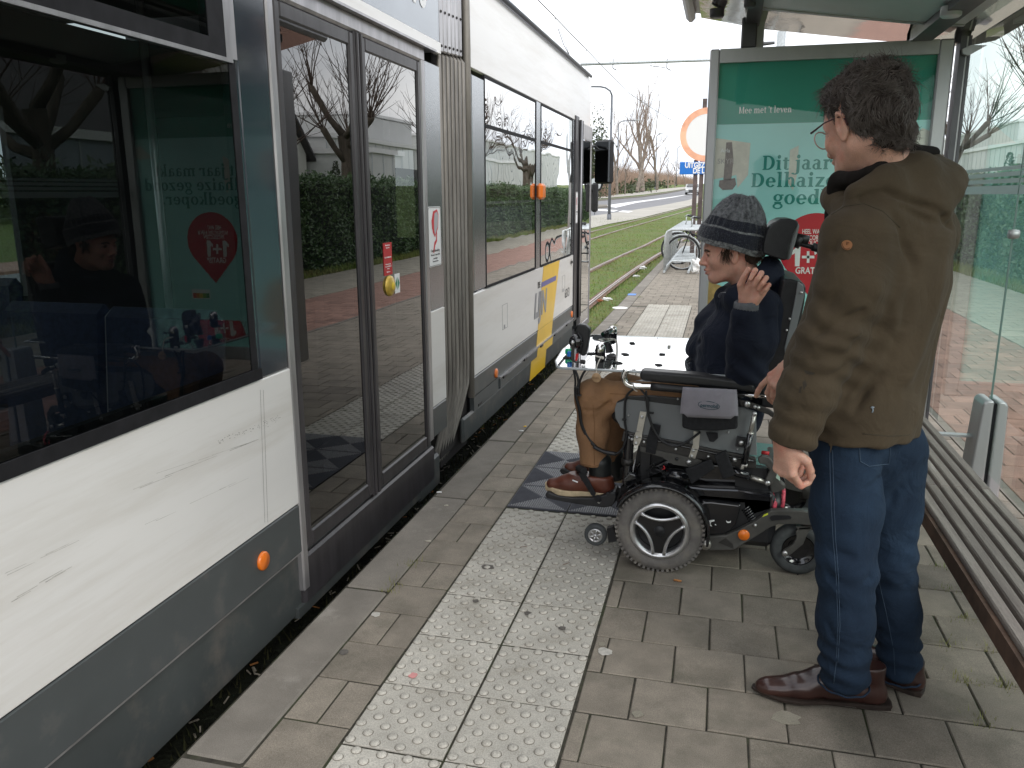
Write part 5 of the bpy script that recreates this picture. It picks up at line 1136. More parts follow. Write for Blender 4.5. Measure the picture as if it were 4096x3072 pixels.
stick(1757, 1972, .35, .026, .004, M['whitefilm'], 'white cigarette end at the kerb edge near the tram door', 'cigarette end'); stick(1712, 2168, .2, .028, .004, M['paper'], 'white cigarette end at the inner kerb joint', 'cigarette end'); stick(1785, 2025, .5, .02, .003, M['paper'], 'short pale cigarette end in the middle of the kerb', 'cigarette end')
stick(2710, 2326, -.15, .03, .0042, M['butt'], 'orange cigarette end on the paver under the wheelchair', 'cigarette end'); stick(2095, 2195, .3, .03, .0015, M['rust'], 'thin brown twig on a tactile slab', 'twig', .008, 'twig', .004); stick(2265, 2262, .9, .035, .0014, M['rust'], 'bent dark twig on the right hand tactile slab', 'twig', .008, 'twig', .006)
stick(2085, 1726, .2, .03, .004, M['whitefilm'], 'white cigarette end on the kerb beside the shoes', 'cigarette end'); stick(2100, 1708, .9, .02, .004, M['yellow'], 'yellow cigarette end on the kerb joint', 'cigarette end')
# =================================================================== POWER WHEELCHAIR (near side plane about y = 1.3, far side y = 1.95)
def C4(u, v): return (2000+u/1.6592, 1400+v/1.6592)      # two reading frames of the photograph
def C7(u, v): return (2400+u/2.4578, 1550+v/2.4578)
def CW(u, v): return (2700+u/2.765, 1750+v/2.765)
def CF(u, v): return (2000+u/2.765, 1750+v/2.765)
def CT(u, v): return (2230+u/3.3015, 1200+v/3.3015)
M['tyre'] = mat('grey_tyre', (.15, .14, .13), .85, var=.2, vs=30, bump=.4, bs=150, bump_d=.002, dirt=(.22, .20, .17), dirt_s=12, dirt_lo=.5, dirt_hi=.7)
M['tyred'] = mat('dark_caster_tyre', (.055, .06, .062), .8, var=.25, vs=30)
M['silver'] = mat('silver_rim', (.62, .62, .63), .28, metal=.9, var=.12, vs=18)
M['chrome'] = mat('chromed_tube', (.75, .74, .73), .1, metal=1)
M['gplast'] = mat('glossy_black_plastic', (.010, .010, .012), .12, coat=.8)
M['splast'] = mat('satin_black_plastic', (.016, .016, .018), .42, var=.2, vs=15)
M['cover'] = mat('grey_seat_shell', (.155, .165, .17), .42, var=.06, vs=8, coat=.15)
M['steelp'] = mat('bare_steel_plate', (.52, .50, .46), .36, metal=.85, var=.12, vs=25)
M['dkmetal'] = mat('dark_metal', (.055, .052, .05), .45, metal=.6, var=.2, vs=20)
M['casting'] = mat('grey_cast_arm', (.078, .075, .070), .55, metal=.3, var=.25, vs=14, bump=.2, bs=80, bump_d=.002)
M['velcro'] = mat('black_webbing', (.013, .013, .015), .9, var=.4, vs=80, bump=.4, bs=300, bump_d=.001)
M['leath'] = mat('black_vinyl', (.016, .016, .018), .38, var=.2, vs=30, bump=.3, bs=90, bump_d=.002)
M['screw'] = mat('zinc_screw', (.6, .6, .6), .3, metal=.9)
wc = thing('power_wheelchair', 'black and grey powered wheelchair with clear tray facing the tram', 'wheelchair', (.85, 1.62, 0))
YN_, YF_ = 1.31, 1.93
def pl(pts, y, m, name, th=.01, fr=C4, parent=None, bevel=0, cut=None):
    """plate: outline read in frame fr, standing in the plane y, th thick away from the viewer"""
    P = [AY(*fr(u, v), y) for u, v in pts]; b = MB(); b.prism([tuple(p) for p in P], (0, th, 0)); return b.build(name, m, parent or wc, bevel=bevel)
def tb(pts, y, r, m, name, fr=C4, n=8, parent=None, closed=False):
    P = [tuple(AY(*fr(p[0], p[1]), p[2] if len(p) > 2 else y)) for p in pts]; b = MB(); b.tube(smooth_path(P, closed), r, n, closed=closed); return b.build(name, m, parent or wc)
def smooth_path(P, closed=False, k=4):
    P = [np.array(p, float) for p in P]
    if len(P) < 3: return P
    out = []
    for i in range(len(P)-1):
        p0, p1, p2, p3 = P[max(i-1, 0)], P[i], P[i+1], P[min(i+2, len(P)-1)]
        for j in range(k): t = j/k; out.append(.5*((2*p1)+(-p0+p2)*t+(2*p0-5*p1+4*p2-p3)*t*t+(-p0+3*p1-3*p2+p3)*t**3))
    out.append(P[-1]); return out
def screw(u, v, y, r=.006, fr=C4, m=None, parent=None):
    c = AY(*fr(u, v), y); b = MB(); b.lathe([(.0001, -.005), (r*.6, -.005), (r, -.002), (r, .004)], tuple(c), (0, 1, 0), 10); return b.build('screw', m or M['screw'], parent or wc)
# --- drive wheels
def drive(y, s, m_parent):
    c = AY(2640, 2112, YN_); cx, cz = c[0], .176; R = .176
    b = MB(); b.lathe([(.118, -.030*s), (.128, -.038*s), (.150, -.040*s), (.166, -.033*s), (R-.002, -.018*s), (R, 0), (R-.002, .018*s), (.166, .033*s), (.150, .04*s), (.118, .036*s)], (cx, y, cz), (0, 1, 0), 64); w = b.build('tyre', M['tyre'], wc)
    b = MB()
    for k in range(56):      # tread lugs
        q = 2*PI*k/56
        for (y0, y1, off) in ((-.034, -.008, 0), (.008, .034, .5)):
            a = q+off*2*PI/56; Mx = Matrix.Translation((cx, y, cz)) @ Matrix.Rotation(a, 4, 'Y'); b.box((.165, y0, -.0052), (R+.0035 if abs(y0) < .03 else R+.001, y1, .0052), Mx)
    stuff(b.build('tread', M['tyre'], w))
    b = MB(); b.lathe([(.094, -.026*s), (.100, -.040*s), (.110, -.044*s), (.119, -.038*s), (.121, -.02*s), (.112, .0), (.1, .02*s), (.094, .0), (.094, -.026*s)], (cx, y, cz), (0, 1, 0), 48); rim = b.build('rim', M['silver'], w)
    b = MB(); b.lathe([(.0001, .008*s), (.112, .008*s)], (cx, y, cz), (0, 1, 0), 32); b.build('wheel_disc', M['black'], rim)
    for k in range(3):     # black three-armed hub: concave sided triangle with silver curved bars
        a0 = math.radians(150+120*k)
        pts = []; 
        a1 = a0+math.radians(120)
        p0, p1 = np.array([math.cos(a0), math.sin(a0)])*.104, np.array([math.cos(a1), math.sin(a1)])*.104
        mid = (p0+p1)/2; L_ = []
        for t in np.linspace(0, 1, 9):
            q = p0*(1-t)**2+2*t*(1-t)*(mid*.10)+p1*t*t; L_.append((cx-q[0], y-.036*s, cz+q[1]))
        # outer bar seen as a silver arc, inset from each arm
        pa = [np.array([math.cos(a0+d), math.sin(a0+d)])*.102 for d in (.22, 2*PI/3-.22)]; arc = []
        for t in np.linspace(0, 1, 11): q = pa[0]*(1-t)**2+2*t*(1-t)*((pa[0]+pa[1])*.20)+pa[1]*t*t; arc.append((cx-q[0], y-.036*s, cz+q[1]))
        b = MB(); b.tube(arc, [.0085]+[.0068]*9+[.0085], 8); b.build('spoke_bar', M['silver'], rim)
    tri = []
    for k in range(3):
        a0 = math.radians(150+120*k); pa = [np.array([math.cos(a0+d), math.sin(a0+d)])*.101 for d in (.20, 2*PI/3-.20)]
        for t in np.linspace(0, 1, 9): q = pa[0]*(1-t)**2+2*t*(1-t)*((pa[0]+pa[1])*.185)+pa[1]*t*t; tri.append((cx-q[0], y-.032*s, cz+q[1]))
    b = MB(); b.prism(tri, (0, .02*s, 0)); hb = b.build('hub_cover', M['gplast'], rim); b = MB(); b.lathe([(.0001, -.037*s), (.02, -.037*s), (.022, -.033*s)], (cx, y, cz), (0, 1, 0), 20); b.build('hub_cap', M['splast'], rim)
drive(YN_, 1, wc); drive(YF_, -1, wc)
# --- casters
def caster(c, y, s):
    cx, cz, R = c[0], .108, .108; b = MB(); b.lathe([(.064, -.024), (.078, -.030), (.094, -.028), (.104, -.018), (R, 0), (.104, .018), (.094, .028), (.078, .03), (.064, .024)], (cx, y, cz), (0, 1, 0), 40); w = b.build('caster_tyre', M['tyred'], wc)
    b = MB(); b.lathe([(.0001, -.006), (.040, -.004), (.062, -.010), (.066, -.020), (.066, .02), (.0001, .006)], (cx, y, cz), (0, 1, 0), 32); b.build('caster_rim', M['gplast'], w)
cc = AY(3190, 2210, 1.40); caster(cc, 1.40, 1); caster((cc[0]+.02, 0, 0), 1.99, -1)
ca = AY(3135, 2220, 1.37)
# fork of the near caster
pl([(1180, 1280), (1200, 1250), (1300, 1190), (1345, 1110), (1335, 1040), (1380, 990), (1500, 985), (1505, 1010), (1455, 1090), (1420, 1180), (1290, 1290), (1230, 1320), (1190, 1310)], 1.350, M['casting'], 'caster_fork', .014, CW, bevel=.003)
pl([(1340, 985), (1500, 985), (1510, 1010), (1360, 1020)], 1.35, M['casting'], 'caster_fork', .10, CW)
screw(1215, 1283, 1.345, .011, CW)
# rear suspension arm, near side, with slot
pl([(275, 1180), (300, 1120), (345, 1098), (560, 1085), (690, 1030), (900, 920), (1060, 810), (1150, 805), (1400, 810), (1560, 845), (1560, 985), (1350, 960), (1150, 960), (1050, 1000), (930, 1075), (650, 1245), (330, 1250), (290, 1230)], 1.335, M['casting'], 'suspension_arm', .03, CW, bevel=.004)
pl([(1045, 890), (1060, 868), (1100, 860), (1260, 862), (1290, 880), (1280, 905), (1120, 915), (1070, 925)], 1.3335, M['black'], 'arm_slot', .002, CW)
pl([(560, 1110), (640, 1180), (650, 1235), (480, 1160)], 1.3335, M['dkmetal'], 'arm_recess', .002, CW)
b = MB(); b.tube([AY(*CW(1455, 800), 1.38), AY(*CW(1455, 1000), 1.38)], .024, 12); b.build('caster_barrel', M['casting'], wc)
b = MB(); c = AY(*CW(335, 1180), 1.33); b.lathe([(.0001, -.012), (.010, -.012), (.012, -.009), (.021, -.009), (.023, -.004), (.023, .01)], tuple(c), (0, 1, 0), 24); b.build('pivot_bolt', M['steelp'], wc)
c = AY(*CW(761, 1080), 1.332); b = MB(); b.lathe([(.0001, -.006), (.020, -.005), (.0225, -.001), (.0225, .004)], tuple(c), (0, 1, 0), 24); b.build('orange_reflector', M['orange'], wc)
pl([(965, 880), (985, 850), (1028, 834), (1028, 855)], 1.3338, mat('yellow_green_tag', (.5, .55, .04), .5), 'yellow_tag', .001, CW)
for (u, v) in ((887, 972), ): screw(u, v, 1.332, .007, CW)
# far side arm and caster barrel behind
pl([(1170, 455), (1300, 460), (1480, 500), (1480, 600), (1380, 600), (1250, 570), (1180, 540)], 1.93, M['casting'], 'suspension_arm', .03, CW)
b = MB(); b.tube([AY(*CW(1440, 470), 1.95), AY(*CW(1440, 660), 1.95)], .026, 12); b.build('caster_barrel', M['casting'], wc)
# --- glossy side fairing with torn sticker, fender over the wheel
pl([(232, 705), (400, 702), (740, 742), (715, 840), (680, 960), (620, 1040), (540, 1080), (350, 1095), (335, 990), (310, 880), (270, 770)], 1.345, M['gplast'], 'side_fairing', .05, CW, bevel=.012)
for L_ in ([(370, 940), (390, 915), (435, 910), (438, 925), (400, 935), (395, 960), (410, 985), (380, 975)], [(438, 968), (445, 955), (460, 972)], [(565, 918), (580, 930), (600, 932), (620, 920), (615, 942), (585, 946), (568, 935)]): pl(L_, 1.3405, M['whitefilm'], 'torn_sticker', .001, CW)
fp = []
cxw, czw = AY(2640, 2112, YN_)[0], .176
b = MB(); vs = []
qs = np.linspace(math.radians(-12), math.radians(152), 26)
for q in qs:
    for (rr, yy) in ((.186, -.055), (.196, -.05), (.198, .045), (.188, .05)): vs.append((cxw+rr*math.cos(q), YN_+yy, czw+rr*math.sin(q)))
fs = [(i*4+k, i*4+(k+1) % 4, i*4+4+(k+1) % 4, i*4+4+k) for i in range(25) for k in range(4)]; b.add(vs, fs, True); b.build('fender', M['gplast'], wc)
# --- base body: battery box, motors
B_ = lambda a, c, m, n, ch=.01: (lambda b: b.build(n, m, wc))(MB().box(a, c, ch=ch))
z1 = AY(*CW(500, 545), 1.40)[2]
B_((.60, 1.37, .10), (1.22, 1.87, .335), M['splast'], 'battery_box', .03)
pl([(0, 520), (330, 560), (700, 575), (1080, 640), (1080, 800), (760, 900), (750, 740), (230, 700), (0, 640)], 1.37, M['gplast'], 'base_cover', .04, CW, bevel=.008)
pl([(-260, 330), (-40, 400), (180, 460), (540, 560), (870, 580), (1090, 620), (1180, 590), (1230, 510), (1160, 360), (900, 330), (600, 300), (250, 290), (-100, 250)], 1.43, M['gplast'], 'base_cover', .36, CW, bevel=.01)
b = MB(); b.tube([AY(*CW(760, 760), 1.43), AY(*CW(1085, 720), 1.43), AY(*CW(1190, 700), 1.43)], .046, 18); b.build('drive_motor', M['splast'], wc)
for (u, w_) in ((1092, .009), (1185, .007)):
    c = AY(*CW(u, 720 if u < 1150 else 690), 1.43); b = MB(); b.lathe([(.0462, -w_), (.0475, -w_), (.0475, w_), (.0462, w_)], tuple(c), (1, 0, -.05), 20); b.build('motor_label', M['signred'] if False else mat('red_label_band', (.45, .06, .09), .5, var=.6, vs=80), wc)
# spring
P = []; a, c = AY(*CW(770, 760), 1.385), AY(*CW(860, 900), 1.385)
ax = (c-a); L_ = np.linalg.norm(ax); ax /= L_; e1 = np.array([0, 1, 0]); e2 = np.cross(ax, e1)
P = [a+ax*L_*t+.020*(math.cos(t*2*PI*6)*e1+math.sin(t*2*PI*6)*e2) for t in np.linspace(0, 1, 90)]
b = MB(); b.tube(P, .0042, 5); b.build('shock_spring', M['gplast'], wc); b = MB(); b.tube([a, c], .010, 8); b.build('shock_rod', M['dkmetal'], wc)
# motor and cables at the front of the base
pl([(920, 620), (1480, 700), (1500, 780), (1100, 790), (980, 850), (880, 1010), (850, 990)], 1.46, M['splast'], 'front_frame', .3, C4)
b = MB(); b.tube([AY(*C7(650, 860), 1.39), AY(*C7(870, 880), 1.39)], .030, 16); b.build('lift_motor', M['gplast'], wc)
rg_ = random.Random(4)
for i in range(9):
    u0, v0 = rg_.uniform(500, 640), rg_.uniform(760, 880); tb([(u0, v0), (u0+rg_.uniform(-60, 60), v0+rg_.uniform(-40, 60)), (u0+rg_.uniform(-90, 60), v0+rg_.uniform(20, 90))], 1.38, .0025, M['black'] if i != 4 else M['redfilm'], 'cable', C7, 5)
# knob at footrest hinge, lever
pl([(815, 860), (860, 815), (905, 830), (910, 860), (850, 880), (820, 882)], 1.37, M['gplast'], 'release_lever', .03, C4, bevel=.006)
tb([(860, 560), (850, 700), (845, 900)], 1.40, .021, M['gplast'], 'leg_rest_tube', C4, 12)
tb([(845, 720), (845, 760)], 1.40, .024, M['dkmetal'], 'tube_collar', C4, 12)
pl([(945, 600), (1000, 620), (990, 880), (940, 900), (930, 760)], 1.42, M['splast'], 'leg_rest_post', .04, C4)
tb([(890, 905), (910, 780), (930, 755)], 1.44, .006, M['gplast'], 'hose', C4)
# --- footplates (each foot has a cupped plate)
def footplate(dy, dx=0):
    y = 1.385+dy
    out = [AY(*CF(u, v), 1.385) for u, v in ((495, 640), (510, 615), (540, 605), (640, 645), (800, 665), (1000, 668), (1150, 640), (1235, 600), (1275, 610), (1290, 660), (1270, 730), (1230, 765), (1150, 780), (960, 758), (760, 725), (600, 695), (520, 680))]
    b = MB(); b.prism([(p[0]+dx, y, p[2]) for p in out], (0, .10, 0)); f = b.build('foot_plate', M['splast'], wc, bevel=.006)
    return f
fpn = footplate(0); screw(1097, 712, 1.383, .0075, CF, parent=fpn); fpf = footplate(.32, .0)
b = MB(); c = AY(*CF(1240, 620), 1.42); b.tube([(c[0]+.035*math.cos(q)-.02, 1.435+.05*math.sin(q), c[2]+.012) for q in np.linspace(-1.6, 1.6, 12)], .005, 6); b.build('heel_loop', M['splast'], wc)
pl([(1250, 640), (1400, 560), (1420, 620), (1300, 720)], 1.44, M['splast'], 'plate_bracket', .06, CF)
# anti-tip wheel
c = AY(2383, 2137, 1.36); b = MB(); b.lathe([(.030, -.014), (.040, -.017), (.046, -.012), (.048, 0), (.046, .012), (.030, .016)], tuple(c), (0, 1, 0), 32); aw = b.build('anti_tip_wheel', M['tyred'], wc)
b = MB(); b.lathe([(.023, -.014), (.028, -.018), (.031, -.012), (.023, .0)], tuple(c), (0, 1, 0), 24); b.lathe([(.0001, -.019), (.006, -.018), (.008, -.012)], tuple(c), (0, 1, 0), 12)
for k in range(6): q = k*PI/3+.3; b.tube([c+np.array([.006*math.cos(q), -.014, .006*math.sin(q)]), c+np.array([.026*math.cos(q), -.014, .026*math.sin(q)])], .0035, 5)
b.build('wheel_rim', M['silver'], aw); pl([(1180, 1010), (1250, 990), (1290, 1150), (1200, 1165)], 1.37, M['splast'], 'anti_tip_arm', .03, CF)
# --- seat side shell (big grey panel with rounded front), cushion, rail, plates
shell = [(775, 345), (850, 322), (1000, 340), (1200, 362), (1420, 380), (1600, 380), (1700, 410), (1705, 700), (1620, 695), (1400, 655), (1200, 610), (1000, 575), (860, 545), (800, 515), (765, 450), (760, 395)]
pl(shell, 1.392, M['cover'], 'seat_shell', .012, C4, bevel=.003)
pl([(720, 370), (790, 330), (850, 312), (1000, 310), (1200, 325), (1420, 345), (1650, 350), (1650, 560), (820, 520), (735, 480)], 1.408, M['leath'], 'seat_cushion', .43, C4, bevel=.03)
pl([(1000, 306), (1200, 322), (1210, 372), (1000, 345), (850, 328), (780, 352), (775, 345), (850, 310)], 1.39, M['leath'], 'cushion_edge', .02, C4, bevel=.005)
pl([(820, 540), (1000, 575), (1200, 612), (1400, 658), (1620, 700), (1700, 720), (1700, 790), (1500, 765), (1300, 720), (1100, 680), (930, 640), (805, 605)], 1.385, M['dkmetal'], 'seat_rail', .025, C4, bevel=.003)
tb([(830, 560), (1100, 615), (1400, 680), (1690, 740)], 1.382, .0045, M['gplast'], 'rail_bead', C4)
pl([(930, 640), (1100, 678), (1300, 722), (1340, 735), (1330, 790), (1250, 775), (1150, 760), (1110, 735), (1080, 712), (930, 672)], 1.378, M['casting'], 'side_plate', .006, C4)
screw(1253, 745, 1.374, .010); screw(1173, 722, 1.377, .007, m=M['black']); 
for (u, v) in ((876, 592), (957, 610), (1166, 658), (1382, 708), (1556, 730)): screw(u, v, 1.380, .0062 if u != 1556 else .010)
for (u, v) in ((853, 433), (1180, 325), (1515, 545), (1575, 657)): screw(u, v, 1.388, .0042)
# bright steel brackets
for L_ in ([(930, 408), (972, 412), (945, 545), (905, 540)], [(900, 545), (945, 545), (940, 590), (920, 635), (885, 628), (890, 580)], [(1285, 540), (1328, 545), (1320, 640), (1280, 632)], [(1278, 632), (1322, 640), (1295, 722), (1252, 712)]): pl(L_, 1.378, M['steelp'], 'steel_bracket', .004, C4)
for (u, v) in ((942, 445), (908, 580), (901, 620), (1282, 668), (1272, 706)): screw(u, v, 1.374, .0062)
# webbing straps
pl([(1005, 488), (1068, 500), (1030, 695), (965, 680), (975, 590)], 1.372, M['velcro'], 'black_strap', .006, C4, bevel=.002)
pl([(1365, 545), (1445, 550), (1448, 585), (1418, 612), (1390, 608)], 1.372, M['velcro'], 'black_strap', .005, C4, bevel=.002)
pl([(1420, 705), (1500, 668), (1560, 830), (1480, 862)], 1.340, M['velcro'], 'loose_strap', .02, C4, bevel=.004)
pl([(1230, 795), (1400, 730), (1425, 790), (1270, 892)], 1.335, M['velcro'], 'loose_strap', .02, C4, bevel=.004)
tb([(1660, 310), (1670, 330)], 1.37, .004, M['dkmetal'], 'bolt')
# gas spring and bracket
tb([(1690, 420), (1660, 560)], 1.36, .0085, M['steelp'], 'gas_spring_rod', C4); tb([(1662, 555), (1620, 755)], 1.36, .0125, M['gplast'], 'gas_spring', C4)
tb([(1665, 545), (1663, 560)], 1.36, .012, M['steelp'], 'gas_spring_collar', C4); screw(1690, 425, 1.35, .009); tb([(1605, 790), (1612, 765), (1640, 768)], 1.36, .008, M['steelp'], 'gas_spring_end', C4)
pl([(1575, 580), (1640, 590), (1628, 650), (1562, 640)], 1.372, M['splast'], 'hinge_block', .02, C4); screw(1600, 617, 1.368, .010)
pl([(1580, 330), (1640, 340), (1700, 360), (1790, 395), (1840, 430), (1830, 465), (1780, 430), (1690, 395), (1600, 375)], 1.372, M['dkmetal'], 'arm_hinge_bracket', .012, C4, bevel=.003)
screw(1640, 360, 1.365, .0125); screw(1692, 377, 1.367, .0065); screw(1716, 383, 1.367, .0065)
# rear linkage
tb([(1510, 795), (1660, 838)], 1.40, .017, M['gplast'], 'actuator', C4, 12); tb([(1660, 842), (1770, 880)], 1.40, .0105, M['steelp'], 'actuator_rod', C4, 10); screw(1775, 885, 1.375, .011)
pl([(1710, 720), (1740, 700), (1790, 712), (1830, 770), (1838, 830), (1800, 900), (1760, 895), (1765, 850), (1790, 800), (1760, 762), (1720, 755)], 1.385, M['casting'], 'rear_lever', .02, C4, bevel=.005)
pl([(1800, 780), (1850, 790), (1862, 860), (1900, 900), (1880, 960), (1830, 975), (1790, 960), (1780, 850)], 1.42, M['casting'], 'rear_housing', .30, C4, bevel=.012)
pl([(1828, 808), (1855, 815), (1858, 868), (1832, 850)], 1.4195, mat('pale_green_label', (.45, .6, .5), .5), 'rating_label', .001, C4)
pl([(1560, 760), (1770, 790), (1780, 960), (1560, 900)], 1.41, M['splast'], 'rear_frame', .04, C4)
b = MB(); c = AY(*C4(1735, 680), 1.5); b.tube([c, c+np.array([.03, 0, -.002])], .008, 8); b.build('red_connector', M['redfilm'], wc)
# --- armrests, tray support, joystick rail
pl([(925, 150), (955, 138), (1300, 165), (1600, 205), (1690, 230), (1690, 285), (1540, 265), (1200, 232), (960, 210), (928, 195)], 1.345, M['leath'], 'arm_pad', .075, C4, bevel=.012)
pl([(930, 150), (955, 138), (1200, 142), (1690, 190), (1690, 232), (1400, 190), (1100, 165)], 1.62+.20, M['leath'], 'arm_pad', .07, C4, bevel=.01)
tb([(840, 130), (822, 180), (835, 215), (880, 238), (1000, 242), (1060, 245)], 1.352, .0125, M['chrome'], 'tray_support_tube', C4, 12); tb([(1000, 242), (1300, 268), (1500, 275)], 1.353, .0155, M['splast'], 'tube_sleeve', C4, 12)
tb([(1560, 293), (1880, 318)], 1.36, .008, M['chrome'], 'side_rod', C4)
tb([(1480, 270), (1580, 300), (1600, 320)], 1.42, .012, M['splast'], 'arm_post', C4)
# backrest: black shell with grey edge, padded top
yb0, yb1 = 1.42, 1.84
def C3(u, v): return (2200+u/1.659, 700+v/1.659)
pl([(1545, 690), (1600, 690), (1680, 715), (1700, 745), (1690, 850), (1650, 1050), (1600, 1300), (1570, 1480), (1540, 1560), (1400, 1540), (1400, 1340), (1450, 1180), (1500, 950), (1530, 760)], yb0, M['leath'], 'backrest', yb1-yb0, C3, bevel=.02)
pl([(1645, 705), (1680, 730), (1690, 790), (1640, 1000), (1590, 1180), (1560, 1200), (1555, 1150), (1600, 950), (1630, 800)], yb0-.006, M['cover'], 'backrest_edge', .01, C3, bevel=.003)
for (u, v) in ((1668, 780), (1590, 955), (1570, 1030), (1432, 1338)): screw(u, v, yb0-.008, .005, C3)
tb([(1425, 1320), (1440, 1335)], 1.40, .006, M['screw'], 'bolt', C3)
pl([(1340, 1190), (1560, 1215), (1565, 1270), (1620, 1420), (1560, 1480), (1420, 1500), (1250, 1420), (1240, 1300)], 1.44, M['leath'], 'lumbar_pad', .35, C3, bevel=.02)
# head rest: curved pad on a jointed arm
pl([(1412, 522), (1416, 450), (1440, 370), (1480, 315), (1530, 292), (1590, 290), (1645, 305), (1648, 330), (1615, 390), (1590, 470), (1575, 562), (1550, 568), (1480, 548)], 1.50, M['leath'], 'head_rest', .25, C3, bevel=.022)
pl([(1652, 318), (1655, 345), (1632, 440), (1598, 555), (1570, 570), (1578, 500), (1600, 410), (1630, 335)], 1.515, M['cover'], 'head_rest_shell', .22, C3, bevel=.008)
screw(1583, 468, 1.508, .0035, C3)
tb([(1620, 440), (1650, 455), (1690, 465), (1780, 490)], 1.62, .009, M['splast'], 'head_rest_arm', C3, 10)
for (u, v, r, l) in ((1635, 435, .026, .03), (1650, 420, .018, .05), (1760, 480, .016, .035)):
    c = AY(*C3(u, v), 1.62); b = MB(); b.tube([c-np.array([.012, 0, -.003]), c+np.array([l-.012, 0, -.008])], r, 14); b.build('joint_knuckle', M['splast'], wc)
# --- clear tray
TZ_ = .795; M['acryl'] = glass_mat('clear_acrylic', (.90, .94, .95), 1.5, 0.0, k=2.6, mindark=.10)
tray_o = []
xl_, xr_ = .31, 1.30; yn, yf = 1.395, 2.12
ring = [(.345, yn), (.325, yn+.02), (.30, yn+.12), (.285, 1.75), (.30, yf-.12), (.335, yf-.02), (.37, yf), (1.10, yf), (1.16, yf-.03), (1.16, 1.99), (1.02, 1.96), (.93, 1.86), (.905, 1.72), (.93, 1.58), (.975, 1.51), (1.06, 1.49), (1.28, 1.475), (1.28, yn)]
tz = lambda y: TZ_-.006+.022*(y-yn)
b = MB(); b.prism([(x, y, tz(y)) for x, y in ring], (0, 0, .010)); tray = b.build('clear_tray', M['acryl'], wc, bevel=.002)
b = MB(); b.tube([(x, y-.001, tz(y)+.005) for x, y in ring[-1:]+ring[:8]], .0055, 6); b.build('tray_edge', mat('acrylic_edge', (.62, .66, .68), .12, coat=1, trans=.3), tray)
def padz(px, py, w, d, rot, name='tray_pad', m=None, z=TZ_+.011, h=.002):
    c = AZ(px, py, z); z = tz(c[1])+.011; c = AZ(px, py, z); b = MB(); Mx = Matrix.Translation((c[0], c[1], z)) @ Matrix.Rotation(rot, 4, 'Z'); rgp = random.Random(px); n = 12
    pts = [tuple(Mx @ Vector((w*math.copysign(abs(math.cos(q))**.5, math.cos(q))*(1+rgp.uniform(-.2, .12)), d*math.copysign(abs(math.sin(q))**.5, math.sin(q))*(1+rgp.uniform(-.2, .12)), 0))) for q in [2*PI*i/n for i in range(n)]]; b.prism(pts, (0, 0, h)); return b.build(name, m or M['velcro'], wc)
for (u, v, w, d, r) in ((988, 568, .012, .022, .3), (892, 718, .014, .024, .5), (805, 832, .016, .024, .6), (1382, 718, .013, .018, 0), (1338, 860, .014, .020, .3), (450, 708, .018, .022, 0), (120, 765, .018, .02, 0)): padz(*[int(q) for q in CT(u, v)], w, d, r)
padz(*[int(q) for q in CT(1475, 612)], .008, .02, .0, 'tray_clip', M['steelp'], h=.006)
padz(*[int(q) for q in CT(715, 748)], .022, .03, .2, 'joystick_base', M['splast'], h=.004)
# joystick post with T handle, gaiter and guard wire
TW = lambda u, v, y: AY(*CT(u, v), y)
yj = 1.66; b = MB(); b.tube([TW(652, 620, yj), TW(650, 560, yj), TW(650, 440, yj)], [.010, .009, .010], 10); b.build('joystick_post', M['splast'], wc)
b = MB(); b.tube([TW(600, 458, yj-.02), TW(705, 395, yj+.03)], .0115, 14); b.build('joystick_handle', M['gplast'], wc)
b = MB(); c = TW(665, 690, yj); c2 = TW(655, 560, yj); P = [c*(1-t)+c2*t for t in np.linspace(0, 1, 13)]; b.tube(P, [.026-.011*t+(.003 if i % 2 else -.003) for i, t in enumerate(np.linspace(0, 1, 13))], 16); b.build('joystick_gaiter', M['splast'], wc)
b = MB(); b.tube(smooth_path([TW(545, 530, yj-.06), TW(620, 515, yj-.02), TW(740, 520, yj), TW(780, 560, yj), TW(785, 700, yj-.03), TW(775, 800, yj-.09), TW(740, 830, yj-.12), TW(660, 815, yj-.10)]), .0045, 6); b.build('guard_wire', M['steelp'], wc)
b = MB(); b.tube(smooth_path([TW(545, 530, yj-.06), TW(600, 548, yj-.08), TW(640, 548, yj-.05), TW(740, 522, yj)]), .0038, 6); b.build('guard_wire', M['steelp'], wc)
def handpiece(u, v, y, name):     # rounded black module with silver cap
    c = TW(u, v, y); b = MB(); Mx = Matrix.Translation(c); b.box((-.021, -.018, -.038), (.021, .018, .034), Mx, ch=.012); o = b.build(name, M['gplast'], wc)
    b = MB(); b.lathe([(.0001, .021), (.012, .019), (.019, .012), (.021, 0), (.0205, -.012)], c+np.array([0, 0, .024]), (0, 0, 1), 18); o2 = b.build('module_cap', M['chrome'], o)
handpiece(565, 720, 1.47, 'control_module'); handpiece(725, 470, 1.80, 'control_module')
b = MB(); c = TW(560, 800, 1.47); b.box(tuple(c-[.017, .012, .03]), tuple(c+[.017, .012, .025])); b.build('module_foot', M['splast'], wc)
